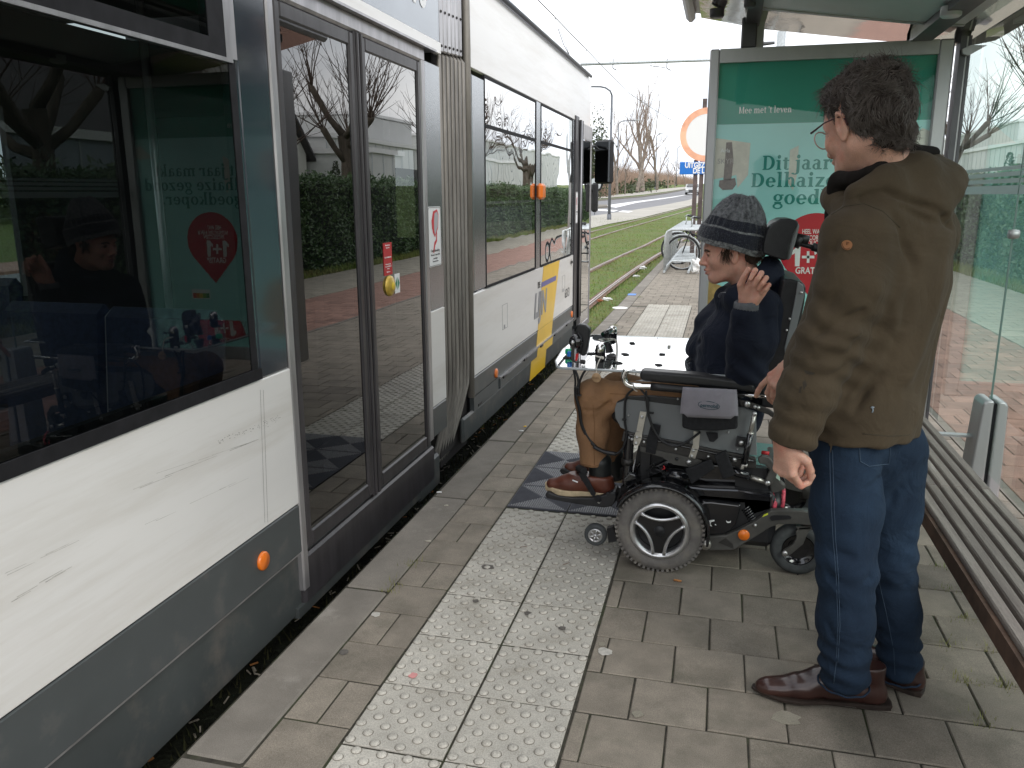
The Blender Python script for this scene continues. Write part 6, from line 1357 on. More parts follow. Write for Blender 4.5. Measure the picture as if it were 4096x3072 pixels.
# round black display on a steel bracket with coloured buttons
c = TW(330, 530, 1.47); b = MB()
outl = [TW(u, v, 1.47) for u, v in ((248, 330), (300, 318), (370, 335), (425, 392), (420, 480), (400, 620), (370, 735), (330, 745), (255, 690), (225, 600), (190, 540), (205, 470), (245, 435))]
b.prism([tuple(p) for p in outl], (0, .045, 0)); o = b.build('display_pod', M['splast'], wc, bevel=.012)
b = MB(); c = TW(245, 555, 1.465); b.lathe([(.0001, -.012), (.022, -.010), (.030, -.002), (.031, .01)], c, (0, 1, 0), 24); b.build('pod_boss', M['gplast'], o)
b = MB(); b.tube(smooth_path([TW(270, 440, 1.466), TW(310, 500, 1.464), TW(315, 600, 1.464), TW(290, 700, 1.466)]), .006, 6); b.build('pod_rib', M['splast'], o)
P_ = [TW(u, v, 1.425) for u, v in ((185, 552), (218, 548), (222, 800), (240, 815), (370, 818), (370, 828), (225, 830), (185, 800), (172, 790))]; b = MB(); b.prism([tuple(p) for p in P_], (0, .012, 0)); b.build('steel_bracket', M['dkmetal'], wc, bevel=.002)
screw(200, 562, 1.42, .008, CT); 
for (u, v, mm, r) in ((148, 672, M['greenf'], .016), (160, 705, M['signblue'], .011)):
    c = TW(u, v, 1.60 if mm is M['greenf'] else 1.54); b = MB(); b.lathe([(.0001, .010), (r*.7, .009), (r, .004), (r, -.012)], c, (0, 0, 1), 16); b.build('push_button', mat('bright_green', (.01, .42, .2), .35) if mm is M['greenf'] else mm, wc)
b = MB(); b.prism([tuple(TW(u, v, 1.43)) for u, v in ((240, 715), (275, 705), (272, 760), (255, 805), (232, 800))], (0, .012, 0)); b.build('red_lever', mat('red_plastic', (.62, .015, .02), .35), wc)
for (u, v) in ((322, 790), (348, 795)): 
    c = TW(u, v, 1.43); b = MB(); b.tube([c, c+np.array([0, 0, -.016])], .006, 8); b.build('clamp_bolt', M['dkmetal'], wc)
for (u, v) in ((318, 882), (985, 930)): 
    c = TW(u, v, 1.40); b = MB(); b.tube([c, c+np.array([.014, 0, 0])], .006, 8); b.build('clamp_bolt', M['screw'], wc)
# cables hanging from the tray
tb([(490, 120), (510, 160), (520, 220), (505, 300), (530, 400), (545, 500), (600, 600), (680, 675), (760, 690), (800, 670), (840, 620)], 1.395, .005, M['black'], 'cable')
tb([(485, 118), (500, 200), (498, 290), (522, 390), (540, 500), (590, 600), (660, 665), (740, 695)], 1.40, .0045, M['black'], 'cable')
tb([(575, 122), (545, 170), (525, 230), (523, 300)], 1.395, .0048, M['black'], 'cable')
tb([(620, 640), (690, 675), (770, 690)], 1.392, .0085, M['black'], 'cable_wrap')
tb([(900, 250), (850, 290), (830, 350), (828, 470), (840, 560), (820, 640)], 1.375, .0048, M['black'], 'cable')
tb([(930, 255), (980, 330), (985, 430), (1020, 530), (1070, 600), (1140, 635), (1200, 630), (1270, 590), (1330, 545)], 1.366, .0045, M['black'], 'cable')
tb([(970, 270), (975, 370), (1000, 470), (1040, 560), (1100, 615), (1170, 640)], 1.366, .004, M['black'], 'cable')
for (u, v) in ((525, 300), (508, 250), (825, 462), (1006, 418), (1245, 610)):
    c = AY(*C4(u, v), 1.372 if u > 700 else 1.39); b = MB(); b.box(tuple(c-[.009, .006, .003]), tuple(c+[.009, .006, .003])); b.build('cable_tie', M['black'], wc)
tb([(885, 228), (890, 262), (912, 275)], 1.335, .002, M['paper'], 'pale_cable_tie')
# --- things hanging on the chair
def pouch():
    t = thing('pouch', 'grey and black fabric pouch with oval logo hanging from the wheelchair armrest', 'pouch', tuple(AY(*C7(1080, 200), 1.33)))
    b = MB(); n, m_ = 16, 10; top = [(815, -2), (1340, 25)]; 
    outl = lambda f: None
    vs = []
    for j in range(m_):
        v = j/(m_-1)
        for i in range(n):
            u = i/(n-1); uu = (815-30*v)*(1-u)+(1345+15*v)*u; vv = -5+v*290+u*25
            if v > .85: c_ = (v-.85)/.15; e = abs(u-.5)*2; vv -= (30*c_ if e > .85 else 0)
            p = AY(*C7(uu, vv), 1.333-.016*math.sin(PI*u)**.6*math.sin(PI*(.15+.75*v))+.002*math.sin(u*23+v*5)*(1-v)*2); vs.append(tuple(p))
    b.add(vs, [(j*n+i, j*n+i+1, (j+1)*n+i+1, (j+1)*n+i) for j in range(m_-1) for i in range(n-1)], True); M['pouchg'] = mat('grey_nylon', (.25, .235, .265), .75, var=.08, vs=18, bump=.3, bs=120, bump_d=.002, sheen=.2); o = b.build('flap', M['pouchg'], t, recalc=False); q = o.modifiers.new('s', 'SOLIDIFY'); q.thickness = .003
    pts = [AY(*C7(u, v), 1.337) for u, v in ((808, 200), (1355, 230), (1352, 410), (1150, 430), (900, 425), (808, 400))]; b = MB(); b.prism([tuple(p) for p in pts], (0, .026, 0)); b.build('bag_body', M['velcro'], t, bevel=.008)
    lm = mat('dark_teal_print', (.03, .075, .095), .6); yl = 1.3145
    b = MB(); c = AY(*C7(1070, 176), yl); b.tube([(c[0]+.040*math.cos(q), yl, c[2]+.0155*math.sin(q)-.003*math.cos(q)) for q in np.linspace(0, 2*PI, 33)[:-1]], .0011, 4, closed=True); b.build('logo_ring', lm, t)
    a = AY(*C7(985, 187), yl-.001); text('lettering', 'permobil', .0195, lm, tuple(a), (PI/2, .04, 0), t, .0003, bold=.0004, sx=.92)
pouch()
def nametag():
    c = AY(2386, 1511, 1.375); t = thing('name_tag', 'round wooden name tag hanging on white string from the tray', 'name tag', tuple(c)); M['tagwood'] = mat('pale_birch', (.46, .30, .17), .6, var=.08, vs=20)
    b = MB(); b.lathe([(.0001, -.002), (.0185, -.002), (.0195, 0), (.0185, .002), (.0001, .002)], tuple(c), (.12, 1, 0), 28); b.build('disc', M['tagwood'], t)
    text('lettering', 'KAREL', .0125, mat('burnt_letter', (.20, .11, .05), .7), (c[0]-.0155, c[1]-.0035, c[2]-.004), (PI/2, 0, -.1), t, .0003, sx=.80)
    b = MB(); b.tube(smooth_path([TW(580, 745, 1.445), TW(555, 790, 1.41), TW(520, 880, 1.385), TW(515, 975, 1.38)]), .0022, 6); b.build('string', mat('white_string', (.72, .68, .62), .9), t)
    b = MB(); b.tube(smooth_path([TW(495, 735, 1.44), TW(540, 750, 1.442), TW(600, 755, 1.443), TW(600, 775, 1.44), TW(570, 760, 1.44)]), .0032, 6); b.build('string_loop', bpy.data.materials['white_string'], t)
nametag()
# =================================================================== PEOPLE (distance fields turned into one continuous surface)
f32 = np.float32
class Field:
    def __init__(s): s.ops = []; s.lo = np.array([9e9]*3); s.hi = -s.lo
    def _b(s, pts, r):
        for p in pts: s.lo = np.minimum(s.lo, np.array(p)-r); s.hi = np.maximum(s.hi, np.array(p)+r)
    def cone(s, a, b, r1, r2, k=.03, sub=False, sq=None):
        """tapered limb; sq = (axis, factor) flattens it along a world axis"""
        a, b = np.array(a, float), np.array(b, float); s.ops.append(('c', a, b, r1, r2, k, sub, sq)); 
        if not sub: s._b((a, b), max(r1, r2)*1.25+.02)
        return s
    def path(s, pts, rs, k=.03, sq=None):
        for i in range(len(pts)-1): s.cone(pts[i], pts[i+1], rs[i], rs[i+1], k, False, sq)
        return s
    def ell(s, c, r, R=None, k=.03, sub=False):
        c = np.array(c, float); r = np.array(r, float); s.ops.append(('e', c, r, R, k, sub))
        if not sub: s._b((c,), max(r)+.02)
        return s
    def eval(s, P):
        d = np.full(len(P), 9.0, f32)
        for o in s.ops:
            if o[0] == 'c':
                _, a, b, r1, r2, k, sub, sq = o; ba = (b-a).astype(f32); pa = P-a.astype(f32); h = np.clip((pa@ba)/max(float(ba@ba), 1e-9), 0, 1); q = pa-h[:, None]*ba
                if sq is not None:
                    ax = np.array(sq[0], f32); ax /= np.linalg.norm(ax); t = q@ax; q = q+(t*(1/sq[1]-1))[:, None]*ax
                e = np.sqrt((q*q).sum(1))-(r1+(r2-r1)*h); 
            else:
                _, c, r, R, k, sub = o; q = P-c.astype(f32)
                if R is not None: q = q@np.array(R, f32)      # R columns are local axes
                q = q/r.astype(f32); l = np.sqrt((q*q).sum(1)); e = (l-1)*min(r)*.5+(l-1)*l*0+ (l-1)*(.5*float(np.mean(r)))
            if sub: e = -e; h = np.clip(.5-.5*(d-e)/k, 0, 1) if k else (d < e); d = (d*(1-h)+e*h+k*h*(1-h)).astype(f32)
            else: h = np.clip(.5+.5*(e-d)/k, 0, 1); d = (e*(1-h)+d*h-k*h*(1-h)).astype(f32)
        return d
def surface(F, h=.006, extra=None, lo=None, hi=None):
    lo = F.lo if lo is None else np.array(lo); hi = F.hi if hi is None else np.array(hi)
    n = np.ceil((hi-lo)/h).astype(int)+2; ax = [lo[i]-h+h*np.arange(n[i]+1) for i in range(3)]
    V = np.empty((len(ax[0]), len(ax[1]), len(ax[2])), f32)
    yz = np.stack(np.meshgrid(ax[1], ax[2], indexing='ij'), -1).reshape(-1, 2); step = max(1, int(400000/len(yz)))
    for i in range(0, len(ax[0]), step):
        xs = ax[0][i:i+step]; P = np.concatenate([np.repeat(xs, len(yz))[:, None], np.tile(yz, (len(xs), 1))], 1).astype(f32); d = F.eval(P)
        if extra is not None: d = extra(P, d)
        V[i:i+step] = d.reshape(len(xs), len(ax[1]), len(ax[2]))
    I = V < 0; c = lambda a, b, e: (slice(a, V.shape[0]-1+a), slice(b, V.shape[1]-1+b), slice(e, V.shape[2]-1+e))
    cnt = sum(I[c(a, b, e)].astype(np.int8) for a in (0, 1) for b in (0, 1) for e in (0, 1)); act = (cnt > 0) & (cnt < 8); idx = -np.ones(act.shape, np.int64); A = np.argwhere(act); idx[act] = np.arange(len(A))
    acc = np.zeros((len(A), 3)); num = np.zeros(len(A)); co = [(a, b, e) for a in (0, 1) for b in (0, 1) for e in (0, 1)]
    for i, p in enumerate(co):
        for q in co[i+1:]:
            if sum(abs(x-y) for x, y in zip(p, q)) != 1: continue
            v0 = V[A[:, 0]+p[0], A[:, 1]+p[1], A[:, 2]+p[2]]; v1 = V[A[:, 0]+q[0], A[:, 1]+q[1], A[:, 2]+q[2]]; m = (v0 < 0) != (v1 < 0); t = np.where(m, v0/np.where(v0 == v1, 1, v0-v1), 0)
            for k in range(3): acc[:, k] += np.where(m, p[k]+t*(q[k]-p[k]), 0)
            num += m
    X = np.array([ax[0][0], ax[1][0], ax[2][0]])+h*(A+acc/num[:, None]); Q = []
    for axn in range(3):
        o = [1 if k == axn else 0 for k in range(3)]; s0 = tuple(slice(0, V.shape[k]-o[k]) for k in range(3)); s1 = tuple(slice(o[k], V.shape[k]) for k in range(3)); E = np.argwhere(I[s0] != I[s1]); u, w = [k for k in range(3) if k != axn]
        E = E[(E[:, u] > 0) & (E[:, w] > 0) & (E[:, u] < V.shape[u]-1) & (E[:, w] < V.shape[w]-1)]; fl = I[E[:, 0], E[:, 1], E[:, 2]]
        g = []
        for (du, dw) in ((0, 0), (1, 0), (1, 1), (0, 1)): t = E.copy(); t[:, u] -= du; t[:, w] -= dw; g.append(idx[t[:, 0], t[:, 1], t[:, 2]])
        g = np.stack(g, 1); g = g[(g >= 0).all(1)] if (g < 0).any() else g; fl = fl[:len(g)]
        sw = fl if axn != 1 else ~fl; g[~sw] = g[~sw][:, ::-1]; Q.append(g)
    return X, np.concatenate(Q)
def relax(V, Fc, n=2, a=.5):
    e = np.concatenate([Fc[:, [0, 1]], Fc[:, [1, 2]], Fc[:, [2, 3]], Fc[:, [3, 0]]]); e = np.concatenate([e, e[:, ::-1]])
    for _ in range(n):
        S = np.zeros_like(V); c = np.bincount(e[:, 0], minlength=len(V))
        for k in range(3): S[:, k] = np.bincount(e[:, 0], V[e[:, 1], k], minlength=len(V))
        V = V*(1-a)+a*S/np.maximum(c, 1)[:, None]
    return V
def normals(V, Fc):
    n = np.cross(V[Fc[:, 2]]-V[Fc[:, 0]], V[Fc[:, 3]]-V[Fc[:, 1]]); N = np.zeros_like(V)
    for k in range(4):
        for j in range(3): N[:, j] += np.bincount(Fc[:, k], n[:, j], minlength=len(V))
    return N/(np.linalg.norm(N, axis=1)[:, None]+1e-12)
_h = np.random.default_rng(5).random((32, 32, 32)).astype(f32)
def vnoise(P, s=1.0, off=0):
    P = P*s+off+100; i = np.floor(P).astype(int); f = P-i; f = f*f*(3-2*f); i %= 32; j = (i+1) % 32; g = lambda a, b, c: _h[a, b, c]
    x = lambda y, z: g(i[:, 0], y, z)*(1-f[:, 0])+g(j[:, 0], y, z)*f[:, 0]
    return (x(i[:, 1], i[:, 2])*(1-f[:, 1])+x(j[:, 1], i[:, 2])*f[:, 1])*(1-f[:, 2])+(x(i[:, 1], j[:, 2])*(1-f[:, 1])+x(j[:, 1], j[:, 2])*f[:, 1])*f[:, 2]
def ridge(P, s, off=0): return 1-np.abs(2*vnoise(P, s, off)-1)*1.6
def skin_mesh(name, F, m, parent, h=.006, folds=None, rel=2, extra=None, **kw):
    V, Q = surface(F, h, extra); V = relax(V, Q, rel)
    if folds is not None: N = normals(V, Q); V = V+N*folds(V, N)[:, None]; V = relax(V, Q, 1, .3)
    return grid_mesh(name, V, Q, m, parent, **kw)
# a crease: a soft groove or ridge along a polyline on the cloth
def crease(V, pts, w, amp):
    d = np.full(len(V), 9.); pts = [np.array(p, float) for p in pts]
    for a, b in zip(pts, pts[1:]): ba = b-a; h = np.clip(((V-a)@ba)/(ba@ba), 0, 1); d = np.minimum(d, np.linalg.norm(V-a-h[:, None]*ba, axis=1))
    return 1.5*amp*np.exp(-(d/w)**2)

M['skin'] = mat('skin', (.58, .315, .235), .5, var=.10, vs=25, bump=.15, bs=350, bump_d=.0008, sub=.25, speck=.06, ss=500, dirt=(.62, .23, .17), dirt_s=14, dirt_lo=.48, dirt_hi=.72)
M['skin2'] = mat('older_skin', (.54, .31, .23), .52, var=.12, vs=25, bump=.25, bs=260, bump_d=.001, sub=.2, speck=.1, ss=420, dirt=(.55, .22, .16), dirt_s=12, dirt_lo=.48, dirt_hi=.72)
M['lip'] = mat('lip', (.42, .13, .11), .42); M['stubble'] = mat('stubble_shade', (.25, .17, .14), .6, var=.3, vs=200)
M['eyew'] = mat('eye_white', (.50, .46, .43), .3); M['iris'] = mat('iris', (.06, .05, .04), .1)
M['olive'] = mat('olive_cotton', (.062, .046, .028), .9, var=.12, vs=7, bump=.3, bs=420, bump_d=.0008, sheen=.03, speck=.14, ss=600, spec=.3, wr=(8, .007, 1.6))
M['olived'] = mat('dark_brown_lining', (.011, .009, .008), .95, var=.2, vs=30, spec=.2)
M['denim'] = mat('blue_denim', (.0070, .0150, .030), .92, col2=(.0125, .0270, .051), vs=5, detail=7, bump=.4, bs=500, bump_d=.0008, speck=.3, ss=700, spec=.3, wr=(10, .007, 1.6), dirt=(.022, .042, .072), dirt_s=4, dirt_lo=.55, dirt_hi=.8)
M['denimseam'] = mat('denim_seam', (.035, .06, .095), .85)
M['navy'] = mat('navy_softshell', (.0055, .0085, .019), .85, var=.15, vs=8, bump=.2, bs=300, bump_d=.0008, sheen=.03, spec=.3, wr=(9, .008, 1.6))
M['navyknit'] = mat('navy_knit', (.008, .011, .025), .95, var=.3, vs=80, bump=.8, bs=350, bump_d=.003, sheen=.3)
M['tan'] = mat('tan_chino', (.25, .135, .068), .88, var=.10, vs=9, bump=.3, bs=420, bump_d=.0008, speck=.1, ss=600, wr=(12, .005, 1.6), dirt=(.29, .15, .065), dirt_s=9, dirt_lo=.5, dirt_hi=.75)
M['leather'] = mat('red_brown_leather', (.135, .038, .020), .42, col2=(.08, .022, .013), vs=14, coat=.2, bump=.25, bs=60, bump_d=.002)
M['leather2'] = mat('dark_brown_shoe_leather', (.050, .020, .015), .28, col2=(.022, .010, .009), vs=10, coat=.35, bump=.2, bs=50, bump_d=.002)
M['sole'] = mat('cream_rubber_sole', (.50, .40, .26), .75, var=.2, vs=30); M['soled'] = mat('dark_leather_sole', (.025, .016, .012), .6, var=.3, vs=30)
M['sock'] = mat('black_brace', (.016, .018, .018), .4, var=.25, vs=15); M['lace'] = mat('dark_brown_lace', (.03, .016, .012), .9)
M['cuffk'] = mat('grey_rib_knit', (.115, .12, .13), .95, var=.2, vs=90, bump=.6, bs=400, bump_d=.002)
M['hair'] = mat('grey_brown_hair', (.048, .034, .027), .42, col2=(.15, .125, .11), vs=16, detail=3, spec=.5)
M['hair0'] = mat('dark_hair_base', (.022, .015, .012), .8, var=.4, vs=60, bump=.8, bs=120, bump_d=.004); M['hair2'] = mat('dark_brown_hair', (.055, .030, .017), .6, var=.3, vs=40)

def frame(fwd, up=(0, 0, 1), tilt=0., roll=0.):
    f = np.array(fwd, float); f /= np.linalg.norm(f); u = np.array(up, float); u -= f*(u@f); u /= np.linalg.norm(u); l = np.cross(u, f)
    f2 = f*math.cos(tilt)-u*math.sin(tilt); u2 = u*math.cos(tilt)+f*math.sin(tilt)          # tilt: look down
    l3 = l*math.cos(roll)+u2*math.sin(roll); u3 = u2*math.cos(roll)-l*math.sin(roll); return np.stack([f2, l3, u3], 1)
def head_field(O, R, sc=1.0, jaw=1.0, neck_to=None, neck_r=.056, mouth=0., young=True):
    """local axes: x forward, y left, z up, origin in the middle of the skull"""
    F = Field(); L = lambda *p: O+R@(np.array(p)*sc); s_ = sc
    E = lambda c, r, k=.02, sub=False: F.ell(L(*c), np.array(r)*s_, R, k, sub)
    C_ = lambda a, b, r1, r2, k=.02, sub=False, sq=None: F.cone(L(*a), L(*b), r1*s_, r2*s_, k, sub, sq)
    E((-.012, 0, .030), (.100, .076, .090)); E((.030, 0, .000), (.066, .064, .080), .03)
    E((.022, 0, -.045), (.062, .058, .058), .03)                                   # mid face
    C_((-.005, .050, -.058), (.068, .020, -.100), .020, .015, .022); C_((-.005, -.050, -.058), (.068, -.020, -.100), .020, .015, .022)   # jaw line
    E((.070, 0, -.100), (.020, .023, .017), .02)                                  # chin
    E((.045, 0, -.085), (.045, .040, .028), .02)
    E((.060, .038, -.030), (.024, .022, .022), .02); E((.060, -.038, -.030), (.024, .022, .022), .02)                # cheekbones
    C_((.078, .034, .022), (.089, .006, .020), .011, .010, .014); C_((.078, -.034, .022), (.089, -.006, .020), .011, .010, .014)   # brow
    E((.092, .031, -.002), (.016, .017, .012), .012, True); E((.092, -.031, -.002), (.016, .017, .012), .012, True)                 # sockets
    C_((.088, 0, .010), (.110, 0, -.030), .0075, .0115, .012); E((.113, 0, -.036), (.0125, .0115, .0095), .008)      # nose
    E((.101, .012, -.040), (.010, .0075, .0075), .006); E((.101, -.012, -.040), (.010, .0075, .0075), .006)
    E((.108, .006, -.047), (.004, .003, .003), .003, True); E((.108, -.006, -.047), (.004, .003, .003), .003, True)
    E((.086, 0, -.060), (.016, .024, .013), .012)                                   # muzzle
    E((.097, 0, -.0625), (.0085, .021, .0055), .006); E((.094, 0, -.0755), (.0095, .018, .006), .006)                # lips
    C_((.104, .018, -.0690), (.104, -.018, -.0690), .0016, .0016, .003, True)
    E((.080, .030, -.002), (.0125, .0135, .0115), .004); E((.080, -.030, -.002), (.0125, .0135, .0115), .004)        # lids over the balls
    for sy in (1, -1):                                                              # ears
        E((-.004, sy*.077, -.012), (.019, .008, .031), .006); E((.001, sy*.085, -.008), (.010, .006, .018), .004, True)
        C_((.010, sy*.078, -.002), (-.002, sy*.085, .019), .004, .0045, .004); C_((-.002, sy*.085, .019), (-.018, sy*.086, .008), .0045, .0045, .004); C_((-.018, sy*.086, .008), (-.010, sy*.080, -.032), .0045, .004, .004); E((-.003, sy*.078, -.038), (.008, .0045, .009), .004)
    if neck_to is not None: F.cone(L(-.025, 0, -.050), neck_to, neck_r*s_, neck_r*1.08*s_, .03)
    return F, L
def eyes(L, R, parent, sc=1.0, gaze=(1, 0, 0), lid=True):
    for sy in (1, -1):
        c = L(.0775, sy*.030, -.0010); g = R@np.array(gaze, float); g /= np.linalg.norm(g); b = MB(); n = 12
        b.lathe([(.0125*math.sin(q), .0125*math.cos(q)) for q in np.linspace(.01, PI, 9)], tuple(c), tuple(g), 14); e = b.build('eyeball', M['eyew'], parent); b = MB(); b.lathe([(.0055, .0113), (.0045, .0122), (.0001, .0128)], tuple(c), tuple(g), 12); b.build('iris', M['iris'], e)
def strands(name, roots, dirs, n_seg, length, r, m, parent, curl=.25, grav=.6, follow=None, sd=1):
    rg = np.random.default_rng(sd); n = len(roots); P = roots.copy(); D = dirs.copy(); pts = [P.copy()]; Ls = length*rg.uniform(.5, 1.25, n)
    ph = rg.uniform(0, 6.28, (n, 3))
    for i in range(n_seg):
        D = D+curl*np.sin(ph+i*1.1)*.5+np.array([0, 0, -grav])*.22+rg.normal(0, .06, (n, 3)); 
        if follow is not None: D = D+follow(P)*.35
        D /= np.linalg.norm(D, axis=1)[:, None]; P = P+D*(Ls/n_seg)[:, None]; pts.append(P.copy())
    pts = np.stack(pts, 1); V = []; K = n_seg+1
    ref = rg.normal(size=(n, 3)); T = pts[:, 1]-pts[:, 0]; A = np.cross(T, ref); A /= np.linalg.norm(A, axis=1)[:, None]; B = np.cross(T, A); B /= np.linalg.norm(B, axis=1)[:, None]
    rr = r*(1-np.linspace(0, .8, K)); VV = np.stack([pts+(A*math.cos(q)+B*math.sin(q))[:, None]*rr[None, :, None] for q in (0, 2.1, 4.2)], 2).reshape(n, K*3, 3).reshape(-1, 3)
    f = np.array([[i*3+k, i*3+(k+1) % 3, (i+1)*3+(k+1) % 3, (i+1)*3+k] for i in range(n_seg) for k in range(3)]); F = (np.arange(n)[:, None, None]*K*3+f[None]).reshape(-1, 4)
    return grid_mesh(name, VV, F, m, parent)
def hand_field(F, wrist, R, fingers, thumb, s=1.0, palm=(.085, .040, .014)):
    """R columns: x towards the finger tips, y towards the thumb side, z out of the back of the hand.
    fingers: four (spread, bend1, bend2, bend3) from index to little; bends curl towards the palm"""
    W = np.array(wrist, float); L = lambda *p: W+R@(np.array(p)*s)
    F.cone(W, L(.02, 0, 0), .026*s, .027*s, .012, False, (R[:, 2], .72))
    for y0, y1 in ((.022, .026), (.008, .009), (-.008, -.009), (-.022, -.026)): F.cone(L(.018, y0*.8, 0), L(.085 if abs(y1) < .02 else .079, y1, 0), .0145*s, .0115*s, .012)
    F.cone(L(.02, .016, -.008), L(.055, .026, -.010), .017*s, .011*s, .012)          # ball of the thumb
    F.cone(L(.025, -.018, -.008), L(.06, -.024, -.006), .014*s, .011*s, .012)
    tips = []
    ln = ((.045, .026, .021), (.049, .030, .022), (.045, .027, .021), (.036, .021, .018)); ys = (.027, .009, -.0095, -.027); r0 = (.0092, .0094, .0090, .0080)
    for i, (sp, b1, b2, b3) in enumerate(fingers):
        p = L(.086 if i in (1, 2) else .080, ys[i], 0); a = 0; r = r0[i]*s
        F.ell(p+R[:, 2]*.003*s, np.array([.0098]*3)*s, None, .008)
        for j, b in enumerate((b1, b2, b3)):
            a += b; d = R@np.array([math.cos(a)*math.cos(sp), math.cos(a)*math.sin(sp), -math.sin(a)]); q = p+d*ln[i][j]*s; F.cone(p, q, r*(1-.06*j), r*(1-.06*(j+1)) if j < 2 else r*.80, .0035); p = q
        tips.append(p)
    d0 = np.array(thumb[0], float); d0 /= np.linalg.norm(d0); d1 = np.array(thumb[1], float); d1 /= np.linalg.norm(d1); d2 = np.array(thumb[2] if len(thumb) > 2 else thumb[1], float); d2 /= np.linalg.norm(d2)
    p = L(.022, .022, -.006); q = p+R@d0*.042*s; F.cone(p, q, .0155*s, .0120*s, .008); p2 = q+R@d1*.032*s; F.cone(q, p2, .0112*s, .0104*s, .004); p3 = p2+R@d2*.026*s; F.cone(p2, p3, .0104*s, .0082*s, .003)
    return tips, p3
def shoe(parent, heel, toe, up, H, m, ms, name='shoe', sneaker=True, lace=True, w=.043):
    """heel and toe are sole contact points"""
    heel, toe = np.array(heel, float), np.array(toe, float); f = toe-heel; Ln = np.linalg.norm(f); f /= Ln; u = np.array(up, float); u -= f*(u@f); u /= np.linalg.norm(u); l = np.cross(u, f); R = np.stack([f, l, u], 1)
    S = lambda a, b, c: heel+R@np.array([a*Ln, b, c]); F = Field(); sk = .022 if sneaker else .018
    F.cone(S(.13, 0, sk+.028), S(.13, 0, H), .034, .036, .02, False, (l, .86)); F.cone(S(.10, 0, sk+.018), S(.42, 0, sk+.026), .034, .036, .03, False, (l, .9)); F.cone(S(.36, 0, sk+.048), S(.66, .003, sk+.026), .038, .035, .035); F.cone(S(.62, .004, sk+.020), S(.88, .006, sk+.014), .038, .030, .03, False, (u, .86))
    F.cone(S(.18, 0, H-.01), S(.52, 0, sk+.056), .032, .030, .03)
    if not sneaker: F.cone(S(.80, .004, sk+.012), S(.93, .003, sk+.008), .028, .020, .03, False, (u, .72))
    ex = lambda P, d: np.maximum(d, -((P-heel.astype(f32))@u.astype(f32)-sk*.9))
    o = skin_mesh(name, F, m, parent, .0045, extra=lambda P, d: np.maximum(np.maximum(d, -((P-heel.astype(f32))@u.astype(f32)-sk*.8)), ((P-heel.astype(f32))@u.astype(f32)-H-.004)), rel=2)
    outl = [(-.015, 0), (-.005, .024), (.06, .031), (.25, .033), (.45, .034), (.66, w+.002), (.80, w-.002), (.92, .028), (.985, .012), (1.0, 0), (.985, -.012), (.92, -.026), (.80, -w+.004), (.66, -w), (.45, -.032), (.25, -.032), (.06, -.030), (-.005, -.024)]
    if not sneaker: outl = [(a, b*(1.04 if a > .5 else 1.1)) for a, b in outl]
    b = MB(); toe_up = lambda a: .006*max(0, a-.75)*4
    if sneaker: rings = [(0, 1.0, 0), (.006, 1.04, 0), (.020, 1.05, 0), (.024, 1.0, 0)]
    else: rings = [(.008, 1.0, 0), (.009, 1.06, 0), (.016, 1.07, 0), (.018, .98, 0)]
    vs = []; nO = len(outl)
    for (zz, sc_, _) in rings:
        for (a, c) in outl: vs.append(S(.5+(a-.5)*(1+(sc_-1)*.35), c*sc_, zz+toe_up(a)*(1 if zz < .1 else 0)+(.010*max(0, a-.85)/.15 if sneaker and zz > .01 else 0)))
    fs = [(i*nO+k, i*nO+(k+1) % nO, (i+1)*nO+(k+1) % nO, (i+1)*nO+k) for i in range(len(rings)-1) for k in range(nO)]+[tuple(range(nO))[::-1], tuple(range((len(rings)-1)*nO, len(rings)*nO))]
    b.add(vs, fs, False); 
    b.build('sole', ms, o)
    if not sneaker: b = MB(); b.prism([tuple(S(a, c, 0)) for a, c in ((-.012, -.028), (-.02, 0), (-.012, .028), (.08, .032), (.24, .031), (.25, 0), (.24, -.031), (.08, -.032))], tuple(u*.0175)); b.build('shoe_heel', ms, o, bevel=.002)
    if lace:
        b = MB()
        for i in range(5):
            t = .40+.052*i*(1 if sneaker else .8); z = sk+.083-.009*i-(0 if sneaker else .002); 
            P = [S(t, -.024, z-.012), S(t+.02, -.010, z+.002), S(t+.03, .010, z+.002), S(t+.01, .024, z-.012)]; Pm = [S(t, .024, z-.012), S(t+.02, .010, z+.004), S(t+.03, -.010, z+.004), S(t+.01, -.024, z-.012)]
            b.tube(smooth_path(P), .0026, 5); b.tube(smooth_path(Pm), .0026, 5)
        for sy in (1, -1): b.tube(smooth_path([S(.42, 0, sk+.088), S(.47, sy*.022, sk+.098), S(.40, sy*.04, sk+.08), S(.44, sy*.045, sk+.055)]), .0022, 5)
        b.build('lace', M['lace'], o)
    return o, S

# ------------------------------------------------------------------- THE STANDING MAN
man = thing('person', 'standing man with glasses in olive hooded jacket, blue jeans and brown shoes', 'person', (1.36, .55, 0))
W6 = lambda px, py, y=.6: AY(px, py, y)
f_m = np.array([-.80, .60, 0]); 
# head
cH = W6(3462, 492, .60); Rm = frame((-.60, .80, 0), tilt=.30, roll=0)
neck = W6(3570, 800, .62)
Fh, L = head_field(cH, Rm, 1.12, neck_to=neck, neck_r=.058)
Fh.cone(neck, neck+np.array([.03, .0, -.08]), .064, .10, .03)
sk_ = skin_mesh('head', Fh, M['skin2'], man, .0035, rel=1)
eyes(L, Rm, man)
